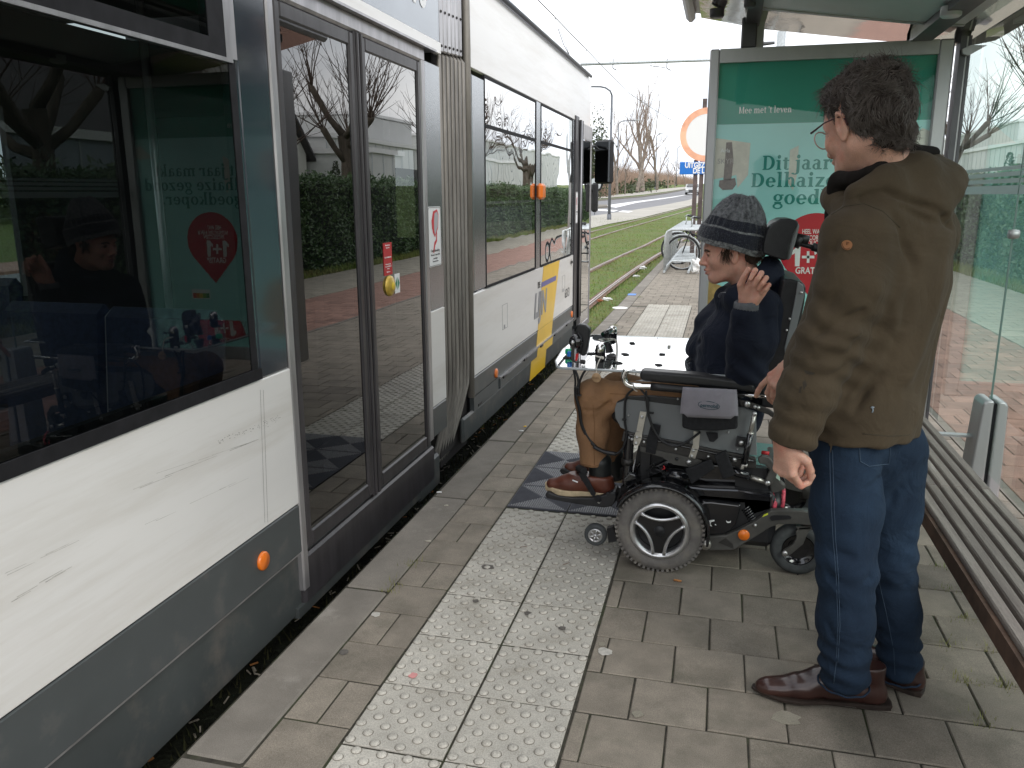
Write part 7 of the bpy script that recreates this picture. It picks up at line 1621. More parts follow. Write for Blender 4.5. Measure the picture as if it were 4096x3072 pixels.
# hair cap with combed volume, open in front of the ears and over the face
Fc = Field(); Rl = Rm
EH = lambda c, r, k=.02, sub=False: Fc.ell(L(*c), np.array(r)*1.04, Rl, k, sub)
EH((-.018, 0, .044), (.106, .088, .096), .02); EH((-.052, 0, -.005), (.066, .078, .062), .03); EH((-.070, 0, -.050), (.038, .056, .040), .02)
EH((.040, 0, .085), (.060, .062, .038), .02)
EH((.090, 0, -.045), (.085, .085, .070), .012, True); EH((.115, 0, .02), (.052, .066, .052), .012, True)
for sy in (1, -1): EH((.026, sy*.095, -.066), (.044, .035, .050), .008, True); EH((-.000, sy*.088, -.020), (.018, .016, .027), .006, True)
def hf(V, N):
    q = (V-cH)@Rl; t = np.stack([q[:, 0]*1.0, q[:, 1]*1.0, q[:, 2]*.5], 1)
    return .010*(ridge(t+.012*np.stack([vnoise(V, 25), vnoise(V, 25, 7), vnoise(V, 25, 13)], 1), 30)-.5)+.006*(vnoise(V, 60)-.5)+.004*(ridge(t, 95, 3)-.5)
hair = skin_mesh('hair', Fc, M['hair0'], man, .004, folds=hf, rel=1)
hv = np.array([v.co for v in hair.data.vertices]); hn = normals(hv, np.array([list(p.vertices) for p in hair.data.polygons]))
hug = lambda P: -(P-cH)/np.linalg.norm(P-cH, axis=1)[:, None]*.42
sel = RNG.choice(len(hv), 10500); q = (hv[sel]-cH)@Rl; keep = ~((q[:, 0] > .07) & (q[:, 2] < .02)); sel = sel[keep]; q = q[keep]
flow_l = np.stack([-.35+.9*(q[:, 0] > .02)*(q[:, 2] > .05), .1+.0*q[:, 0], -.75+1.2*np.clip(q[:, 2]*9, 0, 1)], 1); fl = flow_l@Rl.T
wv = np.stack([vnoise(hv[sel], 22, 1), vnoise(hv[sel], 22, 5), vnoise(hv[sel], 22, 9)], 1)-.5; D = fl*.8+wv*1.7; D -= hn[sel]*((D*hn[sel]).sum(1)*.95-.10)[:, None]; D /= np.linalg.norm(D, axis=1)[:, None]
Dh = D.copy()
strands('hair_strands', hv[sel]+hn[sel]*.0015, D, 7, .040, .0009, M['hair'], hair, curl=.22, grav=.15, follow=hug, sd=3)
top = sel[((hv[sel]-cH)@Rl)[:, 2] > .07]; top = top[:260]; D = hn[top]+RNG.normal(0, .35, (len(top), 3)); D /= np.linalg.norm(D, axis=1)[:, None]
sg = RNG.choice(len(sel), 1900); dd = Dh[sg]+RNG.normal(0, .12, (1900, 3)); dd /= np.linalg.norm(dd, axis=1)[:, None]; M['hairg'] = mat('grey_hair', (.17, .155, .14), .5); strands('grey_strands', hv[sel[sg]]+hn[sel[sg]]*.003, dd, 6, .034, .0007, M['hairg'], hair, curl=.3, grav=.15, follow=hug, sd=13)
strands('flyaway_hair', hv[top], D, 6, .055, .0003, M['hair'], hair, curl=.5, grav=.9, sd=4)
# glasses
gl = MB(); 
for sy in (1,): 
    gl.tube([L(-.006, sy*.084, .010), L(.04, sy*.083, .014), L(.100, sy*.070, .012)], [.0022, .0022, .0034], 6)
gl.tube([L(-.006, .084, .010), L(-.022, .084, -.002), L(-.026, .083, -.018)], .0026, 6)
gl.build('glasses_temple', mat('dark_red_acetate', (.05, .012, .015), .3), man); gl = MB(); gl.tube([L(-.006, -.084, .010), L(.04, -.083, .014), L(.100, -.070, .012)], .0024, 6); gl.build('glasses_temple', bpy.data.materials['dark_red_acetate'], man)
M['lensg'] = glass_mat('lens_glass', (.93, .97, .96), 1.5, k=1.3)
for sy in (1, -1):
    ring = [L(.106-.10*abs(yy)+.002, sy*(.035+yy_), zz) for yy, yy_, zz in [(0.035+.026*math.cos(a), .026*math.cos(a), -.004+.021*math.sin(a)) for a in np.linspace(0, 2*PI, 25)[:-1]]]
    b = MB(); b.tube(ring, .0018, 5, closed=True); r_ = b.build('glasses_rim', mat('clear_pink_rim', (.50, .36, .32), .25, coat=.5) if sy == 1 else bpy.data.materials['clear_pink_rim'], man)
    b = MB(); b.add([tuple(p) for p in ring], [tuple(range(24))]); b.build('lens', M['lensg'], r_)
b = MB(); b.tube([L(.105, .010, .004), L(.110, 0, .006), L(.105, -.010, .004)], .002, 6); b.build('glasses_bridge', bpy.data.materials['clear_pink_rim'], man)

# jacket: torso, hood, sleeves
J = Field(); lm = np.array([-.60, -.80, 0])           # his left
hipc = W6(3480, 1700, .62); chest = W6(3545, 1080, .64); up_ = W6(3560, 880, .64)
tq = (f_m, .70)
Fa = (f_m[:2]/np.linalg.norm(f_m[:2])); fax = np.array([Fa[0], Fa[1], 0])
J.path([W6(3450, 1760, .60), W6(3465, 1600, .60), W6(3510, 1350, .61), W6(3545, 1130, .62), W6(3550, 960, .63)], [.172, .168, .174, .190, .160], .06, (fax, .76))
sl, sr = W6(3428, 955, .47), W6(3690, 940, .80)
J.cone(W6(3570, 920, .63), sl, .105, .080, .06); J.cone(W6(3570, 920, .63), sr, .105, .09, .06); J.cone(W6(3560, 850, .63), W6(3580, 960, .63), .085, .13, .06)
# left (near) arm
el = W6(3315, 1370, .43); wr_ = W6(3172, 1735, .42)
J.path([sl, W6(3400, 1150, .44), el, W6(3232, 1570, .42), wr_], [.084, .083, .078, .072, .064], .035)
# right arm goes forward and down to the chair
er, wr2 = W6(3420, 1280, .92), W6(3225, 1430, 1.02)
J.path([sr, W6(3560, 1130, .86), er, wr2], [.09, .082, .07, .052], .03)
J.cone(W6(3385, 1010, .66), W6(3280, 1450, .66), .072, .088, .06)                         # open front panel
J.cone(W6(3300, 1450, .60), W6(3320, 1720, .60), .10, .105, .06)
# hood thrown back and collar
J.path([W6(3425, 775, .475), W6(3540, 735, .51), W6(3660, 690, .59), W6(3730, 710, .68)], [.030, .040, .052, .056], .03)
J.path([W6(3560, 840, .50), W6(3680, 820, .57), W6(3775, 765, .62)], [.050, .056, .050], .035); J.cone(W6(3700, 760, .64), W6(3800, 730, .66), .058, .042, .03); J.cone(W6(3600, 665, .61), W6(3715, 635, .68), .030, .028, .02)
J.path([W6(3400, 850, .56), W6(3360, 800, .62), W6(3345, 790, .68)], [.048, .042, .04], .02)
J.cone(W6(3545, 700, .62), W6(3530, 830, .62), .072, .060, .012, True)                     # neck opening
J.cone(W6(3400, 690, .66), W6(3440, 800, .64), .060, .045, .012, True)
hem = hipc[2]
zh = W6(3470, 1770, .5)[2]
def jfold(V, N):
    # folds radiate from shoulder and elbow, gather at the cuff and hang down the back
    d = .012*(vnoise(V*[1, 1, .38], 11)-.45)+.005*(vnoise(V*[1, 1, .7], 24, 5)-.5)
    a = np.clip(1-np.linalg.norm(V-el, axis=1)/.20, 0, 1); d = d+a*.011*(np.sin((V@np.array([.35, .1, .93]))*105+3*vnoise(V, 12))*.8)
    a = np.clip(1-np.linalg.norm(V-wr_-[0.02, 0, .06], axis=1)/.16, 0, 1); d = d+a*.006*np.sin((V@np.array([.3, .1, .95]))*120+4*vnoise(V, 14))
    P = W6; y = .40
    for L_, w, am in (([P(3470, 860, .45), P(3400, 900, .41), P(3330, 1000, .40)], .010, -.008), ([P(3560, 880, .45), P(3640, 1050, .47), P(3590, 1300, .46), P(3520, 1480, .46), P(3420, 1640, .42)], .014, -.017), ([P(3640, 1050, .48), P(3560, 1200, .44), P(3580, 1320, .45)], .02, .008),
                     ([P(3740, 1000, .55), P(3720, 1200, .52), P(3620, 1500, .48)], .028, .011), ([P(3780, 1050, .60), P(3770, 1300, .58), P(3720, 1600, .55)], .025, -.007), ([P(3600, 830, .46), P(3700, 880, .50), P(3800, 900, .56)], .012, -.011), ([P(3450, 790, .44), P(3540, 765, .45), P(3624, 790, .46), P(3708, 830, .50), P(3790, 870, .54)], .009, -.013),
                     ([P(3420, 1100, .37), P(3300, 1220, .36)], .016, -.007), ([P(3450, 1250, .36), P(3270, 1330, .36)], .012, -.009), ([P(3440, 1330, .36), P(3270, 1400, .36)], .012, .009), ([P(3430, 1400, .36), P(3260, 1440, .36)], .011, -.009), ([P(3380, 1480, .36), P(3230, 1530, .36)], .011, -.006)):
        d = d+crease(V, L_, w, am)
    d = d+.003*np.clip((zh+.06-V[:, 2])/.06, 0, 1)*np.sin(V[:, 0]*60+V[:, 1]*40)
    return d
cuff_n = (wr_-el)/np.linalg.norm(wr_-el)
def jcut(P, d):
    z = P[:, 2]; d = np.maximum(d, np.where(np.linalg.norm(P[:, :2]-hipc[:2].astype(f32), axis=1) < .27, zh-z, -9)*((P[:, 1] > -9)).astype(f32)) if False else d
    body = (zh-z); lower = (P[:, 1] > .46)|(P[:, 0] > 1.27); d = np.where(lower & (P[:, 1] < .86), np.maximum(d, body), d)
    c = (P-(wr_+cuff_n*.030).astype(f32))@cuff_n.astype(f32); near = (np.linalg.norm(P-wr_.astype(f32), axis=1) < .13)&(P[:, 1] < .50); return np.where(near, np.maximum(d, c), d).astype(f32)
jk = skin_mesh('jacket', J, M['olive'], man, .0065, folds=jfold, extra=jcut, rel=2)
# dark inner collar, hood edge band
F2 = Field(); F2.path([W6(3362, 722, .59), W6(3410, 715, .53), W6(3470, 690, .505), W6(3560, 640, .535), W6(3650, 605, .60), W6(3735, 610, .67)], [.026, .018, .013, .013, .018, .016], .01); F2.path([W6(3355, 735, .60), W6(3340, 860, .62), W6(3320, 950, .63), W6(3285, 1010, .63)], [.030, .026, .018, .012], .01)
skin_mesh('inner_collar', F2, M['olived'], jk, .0045, folds=lambda V, N: .002*(vnoise(V, 60)-.5))
# seams, little tag, logo patch
def on_surface(o, pts, off=.0015):
    from mathutils.bvhtree import BVHTree
    t = on_surface.c.get(o.name) or BVHTree.FromPolygons([v.co for v in o.data.vertices], [tuple(p.vertices) for p in o.data.polygons]); on_surface.c[o.name] = t; out = []
    for (px, py) in pts:
        d = Vector(ray(px, py)).normalized(); hit = t.ray_cast(Vector(CAM), d)
        out.append(np.array(hit[0] + hit[1]*off*(1 if hit[1].dot(d) < 0 else -1)) if hit[0] else None)
    return [p for p in out if p is not None]
on_surface.c = {}
def dense(pts, n=8):
    out = []
    for a, c in zip(pts, pts[1:]): out += [(a[0]+(c[0]-a[0])*t/n, a[1]+(c[1]-a[1])*t/n) for t in range(n)]
    return out+[pts[-1]]
M['oliveseam'] = mat('jacket_seam', (.046, .037, .023), .9)
for L_ in ([(3325, 860), (3380, 825), (3456, 815), (3530, 845), (3600, 910)], [(3450, 1735), (3560, 1745), (3640, 1740)]):
    P = on_surface(jk, dense(L_), .0004); 
    if len(P) > 2: b = MB(); b.tube(P, .0012, 4); b.build('seam', M['oliveseam'], jk)
P = on_surface(jk, [(3389+21*math.cos(a), 979+20*math.sin(a)*(1.1 if math.sin(a) > 0 else .9)) for a in np.linspace(0, 2*PI, 17)[:-1]], .002)
if len(P) == 16:
    b = MB(); c = sum(P)/16; n_ = np.cross(P[4]-P[0], P[8]-P[0]); n_ /= np.linalg.norm(n_); n_ = n_ if n_[1] < 0 else -n_; b.prism([tuple(p) for p in P], tuple(n_*.002)); pt = b.build('leather_patch', mat('tan_leather_patch', (.30, .13, .05), .6), jk)
    b = MB(); b.tube([p*.8+c*.2+n_*.003 for p in P[2:10]], .0012, 4); b.tube([c+n_*.0025, P[12]*.6+c*.4+n_*.0025, P[14]*.6+c*.4+n_*.0025], .0014, 4); b.build('patch_emboss', mat('embossed_line', (.14, .055, .02), .7), pt)
P = on_surface(jk, [(3488, 1625), (3491, 1640), (3488, 1650)], .002)
if len(P) == 3: b = MB(); b.tube(P, .0018, 4); b.tube(on_surface(jk, [(3482, 1630), (3496, 1628)], .003), .0018, 4); b.build('flag_tag', mat('blue_yellow_tag', (.25, .30, .35), .7), jk)
st_ = mat('damp_stain', (.028, .022, .014), .8)
for sp in ([(3210, 1530), (3222, 1520), (3228, 1540), (3215, 1560)], [(3200, 1548), (3208, 1545), (3204, 1572), (3196, 1570)], [(3216, 1480), (3240, 1486), (3262, 1492), (3250, 1500), (3225, 1496)]):
    P = on_surface(jk, sp, .0012)
    if len(P) > 3: b = MB(); b.add([tuple(p) for p in P], [tuple(range(len(P)))]); b.build('damp_spot', st_, jk)
# trousers
T = Field(); hL, hR = np.array([1.315, .53, .80]), np.array([1.455, .64, .82])
hL = W6(3385, 1790, .56); hR = W6(3560, 1800, .66)
kL, kR = W6(3385, 2270, .47), W6(3560, 2230, .66); aL, aR = W6(3378, 2690, .465), W6(3600, 2650, .655)
T.path([hL, W6(3385, 2030, .51), kL, W6(3380, 2480, .465), aL], [.096, .092, .078, .073, .067], .03); T.path([hR, W6(3560, 2020, .67), kR, W6(3585, 2450, .66), aR], [.100, .086, .070, .066, .062], .03)
T.cone(W6(3400, 1740, .59), W6(3500, 1740, .65), .105, .105, .05)
zL, zR = W6(3380, 2745, .46)[2], W6(3600, 2705, .66)[2]
def tcut(P, d): 
    zz = np.where(P[:, 1] < .565, zL+.030*(P[:, 0]-1.36)*-1, zR); return np.maximum(d, zz-P[:, 2]).astype(f32)
def tfold(V, N):
    d = .008*(vnoise(V*[1, 1, .5], 14, 3)-.5)+.003*(vnoise(V, 34)-.5)
    for c, s_, am, fr_ in ((kL, .15, .009, 85), (kR, .15, .010, 80), (aL+[0, 0, .03], .15, .011, 105), (aR+[0, 0, .03], .14, .012, 105), (hL, .14, .008, 65)):
        a = np.clip(1-np.linalg.norm(V-c, axis=1)/s_, 0, 1); d = d+a*am*.75*np.sin(V[:, 2]*fr_+V[:, 0]*25+5*vnoise(V, 9))*(.25+1.3*vnoise(V, 11, 3))
    P = W6
    for L_, w, am in (([P(3500, 1800, .50), P(3560, 2000, .56), P(3500, 2200, .55)], .016, -.010), ([P(3640, 1850, .6), P(3520, 2100, .55)], .014, -.008), ([P(3430, 1900, .4), P(3420, 2200, .4)], .03, .005), ([P(3300, 2300, .4), P(3400, 2340, .4), P(3490, 2310, .4)], .012, -.006), ([P(3310, 2210, .4), P(3400, 2230, .4)], .012, -.006), ([P(3280, 2480, .4), P(3350, 2560, .4), P(3450, 2600, .4)], .012, -.005), ([P(3560, 1900, .5), P(3460, 1960, .45)], .012, -.007), ([P(3540, 2250, .6), P(3620, 2330, .6)], .012, -.007)): d = d+crease(V, L_, w, am)
    return d
tr = skin_mesh('jeans', T, M['denim'], man, .0065, folds=tfold, extra=tcut, rel=2)
for L_ in ([(3318, 1800), (3322, 1950), (3332, 2150), (3345, 2300), (3352, 2500), (3345, 2650), (3335, 2735)], [(3510, 2300), (3545, 2450), (3575, 2600), (3580, 2700)], [(3330, 1800), (3334, 1950), (3342, 2150), (3354, 2300), (3360, 2500), (3352, 2650)]):
    P = on_surface(tr, dense(L_, 6), .0003)
    if len(P) > 2: b = MB(); b.tube(P, .0011, 4); b.build('seam', M['denimseam'], tr)
P = on_surface(tr, dense([(3437, 1780), (3440, 1845), (3475, 1865), (3555, 1855), (3560, 1790)], 5), .001)
if len(P) > 4: b = MB(); b.tube(P, .0016, 4); b.build('pocket_stitch', M['denimseam'], tr)
for (c, z, rx) in ((aL, zL, .068), (aR, zR, .064)):
    b = MB(); b.tube([(c[0]+rx*math.cos(q)*1.02, c[1]+rx*math.sin(q)*1.0, z+.006+.030*(c[0]+rx*math.cos(q)-1.36)*(-1 if c is aL else 0)+.002*math.sin(q*9)) for q in np.linspace(0, 2*PI, 33)[:-1]], .003, 6, closed=True); b.build('hem', M['denimseam'] if False else M['denim'], tr)
# shoes
so1, _ = shoe(man, AZ(3548, 2822, 0)+[0, .0, 0], AZ(3012, 2796, 0)+[0, .035, 0], (0, 0, 1), .128, M['leather2'], M['soled'], sneaker=False, w=.05)
so2, _ = shoe(man, AZ(3692, 2790, 0)+[0, .02, 0], AZ(3692, 2790, 0)+[-.265, .135, 0], (0, 0, 1), .105, M['leather2'], M['soled'], sneaker=False, w=.05)
# hands: the near one hangs half closed, the far one reaches to the rail
Hn = Field(); d_ = np.array([-.10, .0, -1.0]); 
def basis(x, z): x = np.array(x, float); x /= np.linalg.norm(x); z = np.array(z, float); z -= x*(z@x); z /= np.linalg.norm(z); return np.stack([x, np.cross(z, x), z], 1)
wN = W6(3138, 1765, .415); Rn = basis((.10, .02, -1), (-.75, -.62, 0))      # back of hand to the front and the viewer
Rn[:, 1] = -Rn[:, 1] if False else Rn[:, 1]
Hn.cone(wr_, wN, .036, .030, .02)
def hand(F, W, R, fi, th, flip, s=1.0):
    R = R.copy(); R[:, 1] *= flip; return hand_field(F, W, R, fi, th, s)
hand(Hn, wN, Rn, [(.02, .55, 1.15, .6), (0, .75, 1.2, .6), (-.02, .85, 1.2, .6), (-.05, .95, 1.15, .6)], [(.6, .5, -.5), (.9, -.1, -.45), (.95, -.25, -.3)], 1, 1.06)
hn_ = skin_mesh('hand', Hn, M['skin2'], man, .0032, rel=1)
b = MB(); p = W6(3180, 1860, .43); b.tube([W6(3212, 1750, .45), W6(3215, 1850, .45)], .009, 8)
Hf = Field(); wF = W6(3178, 1452, 1.04); Rf = basis(W6(3072, 1550, 1.06)-W6(3178, 1452, 1.04), (-.25, -.55, .8)); Hf.cone(wr2, wF, .034, .028, .02)
hand(Hf, wF, Rf, [(.10, .15, .25, .15), (.03, .55, .5, .3), (-.04, .7, .6, .3), (-.10, .8, .6, .3)], [(.55, .55, -.35), (.9, .1, -.45), (.95, 0, -.35)], -1, 1.15)
skin_mesh('hand', Hf, M['skin2'], man, .0032, rel=1)
# thing in his hand: short black strap handle
b = MB(); pts = [W6(u, v, .50) for u, v in ((3166+5, 1795), (3205, 1800), (3203, 1850), (3180, 1855))]; 
h_ = thing('strap_handle', 'short black handle sticking up between the man hand and his jeans', 'handle', tuple(W6(3190, 1830, .47))); b = MB(); b.prism([tuple(W6(u+14, v, .40)) for u, v in ((3172, 1790), (3198, 1788), (3194, 1856), (3170, 1858))], (0, .02, 0)); b.build('grip', M['blackm'], h_, bevel=.003)

# ------------------------------------------------------------------- THE SEATED PERSON
sit = thing('person', 'person in knitted hat and dark blue coat seated in the wheelchair, hand raised', 'person', (1.0, 1.62, .45))
Y = 1.60; S6 = lambda px, py, y=Y: AY(px, py, y)
cS = S6(2926, 1003, Y); Rs = frame((-1, -.05, 0), tilt=.12)
Fs, Ls = head_field(cS, Rs, 1.04, neck_to=S6(3015, 1185, Y+.01), neck_r=.056)
skin_mesh('head', Fs, M['skin'], sit, .0032, rel=1); eyes(Ls, Rs, sit, gaze=(1, .1, -.1))
LL = lambda *p: Ls(*p)
b = MB()
for sy in (1, -1): b.tube(smooth_path([LL(.0985, sy*.012, .0105), LL(.0975, sy*.028, .0150), LL(.083, sy*.048, .0100)]), [.0038]*4+[.0036]*4+[.0018], 6); b.tube(smooth_path([LL(.0895, sy*.020, -.0035), LL(.0925, sy*.031, -.0008), LL(.085, sy*.043, -.0045)]), .0016, 5); b.tube(smooth_path([LL(.0885, sy*.024, -.0065), LL(.0900, sy*.031, -.0062), LL(.0865, sy*.038, -.0065)]), .0026, 5)
b.build('eyebrow', M['hair2'], sit)
Fl = Field(); Fl.cone(LL(.099, .018, -.0640), LL(.1035, 0, -.0622), .0030, .0042, .004); Fl.cone(LL(.1035, 0, -.0622), LL(.099, -.018, -.0640), .0042, .0030, .004); Fl.cone(LL(.096, .014, -.0745), LL(.0995, 0, -.0755), .0038, .0052, .004); Fl.cone(LL(.0995, 0, -.0755), LL(.096, -.014, -.0745), .0052, .0038, .004); skin_mesh('lips', Fl, M['lip'], sit, .0022, rel=1)
# hair below the hat
rt = []; rg = np.random.default_rng(8)
for i in range(900):
    a = (rg.uniform(1.0, 1.38) if i % 3 == 0 else rg.uniform(2.0, 2.95))*rg.choice([-1, 1]); rt.append(LL(-.012+.092*math.cos(a), .079*math.sin(a), .024-.026*rg.random()-.02*(abs(a) > 1.8)))
rt = np.array(rt); D = (rt-cS)/np.linalg.norm(rt-cS, axis=1)[:, None]*.25+[.12, 0, -1]; D /= np.linalg.norm(D, axis=1)[:, None]; Lh = .045
strands('hair', rt, D, 5, .050, .0010, M['hair2'], sit, curl=.5, grav=.5, sd=9)
Fq = Field(); Fq.ell(LL(-.060, 0, -.020), (.045*1.04, .070, .048), Rs, .02); Fq.ell(LL(-.02, 0, 0.02), (.086, .0805, .03), Rs, .02); skin_mesh('hair_base', Fq, M['hair0'], sit, .004, folds=lambda V, N: .004*(vnoise(V, 110)-.5))
# knitted hat: cone, two turned-up bands, ribs
hatp = [(.000, .1), ]
def hat():
    # profile along a tilted axis, from brim up; radius in x (front-back) and y
    A0 = S6(2924, 990, Y); A1_ = S6(2962, 795, Y); n = 96; rows = 60; V = []; F = []
    prof = [(-.005, .126, .098), (.010, .129, .101), (.030, .130, .102), (.055, .127, .099), (.068, .122, .095), (.085, .116, .090), (.110, .104, .082), (.135, .088, .071), (.160, .068, .056), (.180, .047, .041), (.194, .026, .024), (.200, .008, .008)]
    zs = [p[0] for p in prof]; H = .207; ax = A1_-A0; ax /= np.linalg.norm(ax); fx = np.array([-1, 0, 0.0]); fx -= ax*(fx@ax); fx /= np.linalg.norm(fx); sx = np.cross(ax, fx)
    for j in range(rows+1):
        t = -.005+(H+.005)*j/rows; rx = np.interp(t*.90, zs, [p[1] for p in prof]); ry = np.interp(t*.90, zs, [p[2] for p in prof])
        for i in range(n):
            q = 2*PI*i/n; rib = (.0045*math.cos(q*26)) if t > .072 else .0016*math.cos(q*40); s_ = .006 if t < .070 else 0
            back = .20*math.sin(PI*min(1, t/H))*0
            V.append(A0+ax*(t+.016*math.cos(q)*(1-t/H))+fx*((rx+rib+s_)*math.cos(q)-.012*(t/H))+sx*(ry+rib+s_)*math.sin(q)+ax*.002*math.sin(q*5+t*40)+fx*.003*math.sin(q*3+t*50))
    for j in range(rows):
        for i in range(n): F.append((j*n+i, j*n+(i+1) % n, (j+1)*n+(i+1) % n, (j+1)*n+i))
    return np.array(V), np.array(F), A0, ax, n, rows
V, Fh_, A0, axh, n_, rows = hat()
M['hatg'] = mat('speckled_grey_knit', (.24, .25, .265), .95, col2=(.022, .024, .029), vs=62, detail=6, bump=1.0, bs=260, bump_d=.005, sheen=.3, stretch=(1, 1, 1)); M['hatn'] = mat('navy_knit_band', (.009, .012, .024), .95, var=.3, vs=150, bump=1.0, bs=260, bump_d=.005, sheen=.35); M['hatl'] = mat('pale_speckled_edge', (.28, .29, .29), .95, col2=(.025, .028, .03), vs=80, detail=6, bump=1.0, bs=260, bump_d=.005, sheen=.3)
ho = grid_mesh('knitted_hat', V, Fh_, M['hatg'], sit); ho.data.materials.append(M['hatn']); ho.data.materials.append(M['hatl'])
for k, p in enumerate(ho.data.polygons):
    j = k//n_; t = -.005+.205*(j+.5)/rows; p.material_index = 2 if t < .016 else 1 if t < .062 else 2 if t < .069 else 1 if t < .106 else 0
so_ = ho.modifiers.new('s', 'SOLIDIFY'); so_.thickness = .004; so_.offset = -1
# fuzz fibres
sel = RNG.choice(len(V), 3500); Nh = normals(V, Fh_); 
Nh = Nh*np.sign(((V-A0-axh*.08)*Nh).sum(1))[:, None]; D = Nh[sel]+RNG.normal(0, .5, (len(sel), 3)); D /= np.linalg.norm(D, axis=1)[:, None]; strands('wool_fuzz', V[sel], D, 3, .008, .00035, M['hatl'], ho, curl=.8, grav=0, sd=5)
# coat
K = Field(); sh = S6(3060, 1235, Y)
K.path([S6(2930, 1640, Y), S6(2915, 1500, Y), S6(2945, 1370, Y), S6(3005, 1250, Y)], [.140, .148, .150, .115], .05, ((-1, 0, .2), .92))
shL, shR = S6(3035, 1245, 1.45), S6(2930, 1240, 1.78)
K.cone(S6(3020, 1220, Y), shL, .095, .085, .05); K.cone(S6(3010, 1220, Y), shR, .10, .085, .05)
eL = S6(2985, 1478, 1.40); wL = S6(2985, 1265, 1.36)
K.path([shL, S6(3030, 1350, 1.42), eL], [.083, .080, .074], .03); K.path([eL, S6(2985, 1370, 1.375), wL], [.074, .070, .054], .022)
eR = S6(2822, 1395, 1.70); K.path([shR, S6(2860, 1310, 1.73), eR], [.080, .076, .070], .05); K.path([eR, S6(2900, 1440, 1.62), S6(3000, 1420, 1.55)], [.072, .06, .05], .04)
K.path([S6(2900, 1190, 1.60), S6(2950, 1195, 1.52), S6(3030, 1150, 1.53), S6(3070, 1075, 1.60)], [.040, .046, .050, .042], .03); K.path([S6(3030, 1120, 1.58), S6(3080, 1080, 1.60)], [.056, .046], .03); K.cone(S6(3070, 1130, 1.58), S6(3050, 1220, 1.6), .06, .08, .04); K.path([S6(2900, 1190, 1.60), S6(2930, 1180, 1.70), S6(3040, 1120, 1.69)], [.04, .045, .045], .03)
K.cone(S6(2985, 1050, Y), S6(3010, 1160, Y), .062, .050, .012, True)
def kfold(V, N):
    d = .010*(vnoise(V*[1, 1, .8], 12, 7)-.5)+.004*(vnoise(V, 28, 2)-.5)
    a = np.clip(1-np.linalg.norm(V-eL, axis=1)/.16, 0, 1); d = d+a*.008*np.sin((V@np.array([.7, 0, .7]))*110+4*vnoise(V, 11))
    a = np.clip(1-np.linalg.norm(V-eR, axis=1)/.2, 0, 1); d = d+a*.009*np.sin((V@np.array([-.5, 0, .85]))*80+4*vnoise(V, 11))
    P = S6
    for L_, w, am in (([P(2870, 1240, 1.5), P(2960, 1300, 1.44), P(3010, 1380, 1.4)], .014, -.012), ([P(2800, 1300, 1.6), P(2920, 1330, 1.5)], .014, -.009), ([P(2770, 1370, 1.6), P(2900, 1360, 1.48)], .012, -.009), ([P(3120, 1230, 1.4), P(3110, 1420, 1.4)], .014, -.009), ([P(2960, 1480, 1.4), P(2890, 1520, 1.44)], .012, -.009), ([P(3120, 1150, 1.5), P(3060, 1190, 1.46), P(2960, 1230, 1.46)], .012, -.010)): d = d+crease(V, L_, w, am)
    return d
coat = skin_mesh('coat', K, M['navy'], sit, .0065, folds=kfold, rel=2)
F2 = Field(); F2.path([S6(2890, 1185, 1.56), S6(2950, 1180, 1.50), S6(3030, 1130, 1.515)], [.018, .022, .016], .01); skin_mesh('inner_collar', F2, M['navyknit'], coat, .005)
for sp in ([(2842, 1190), (2850, 1186), (2848, 1200), (2838, 1200)], [(2832, 1196), (2840, 1200), (2836, 1208)], [(2880, 1170), (2905, 1168), (2904, 1172)], [(2950, 1142), (2968, 1140), (2968, 1144)]):
    P = on_surface(coat, sp, .0015)
    if len(P) > 2: b = MB(); b.add([tuple(p) for p in P], [tuple(range(len(P)))]); b.build('pale_mark', M['greytext'], coat)
# knitted cuff and the raised hand: palm towards the viewer, fingers curled, thumb up
cu = MB(); d0 = (wL-S6(2985, 1370, 1.375)); d0 /= np.linalg.norm(d0); c0 = wL+d0*.028
vs = []; n = 48
for j, (t, r) in enumerate(((0, .040), (.006, .044), (.024, .045), (.040, .043), (.044, .036), (.036, .030))):
    for i in range(n):
        q = 2*PI*i/n; rr = r+.0012*math.cos(q*24); e1 = np.cross(d0, [0, 1, 0]); e1 /= np.linalg.norm(e1); e2 = np.cross(d0, e1); vs.append(c0+d0*(t-.012)+rr*(math.cos(q)*e1+math.sin(q)*e2*.9))
cu.add(vs, [(j*n+i, j*n+(i+1) % n, (j+1)*n+(i+1) % n, (j+1)*n+i) for j in range(5) for i in range(n)], True); cu.build('knitted_cuff', M['cuffk'], coat)
Hh = Field(); wS = wL+d0*.045; dirx = S6(3038, 1130, 1.34)-wS; Rh = basis(dirx, (.15, .95, .05)); Hh.cone(wL, wS, .030, .027, .02)
# back of hand points away (+y); thumb side towards -x
Rh2 = Rh.copy()
if (Rh2[:, 1] @ np.array([-1, 0, 0])) < 0: Rh2[:, 1] *= -1
hand_field(Hh, wS, Rh2, [(.10, .55, 1.30, .7), (.0, .75, 1.45, .9), (-.08, .85, 1.5, .9), (-.18, 1.0, 1.45, .8)], [(.70, .58, -.30), (.99, .10, -.1), (.98, .05, .1)], 1.12)
skin_mesh('hand', Hh, M['skin'], sit, .003, rel=1)
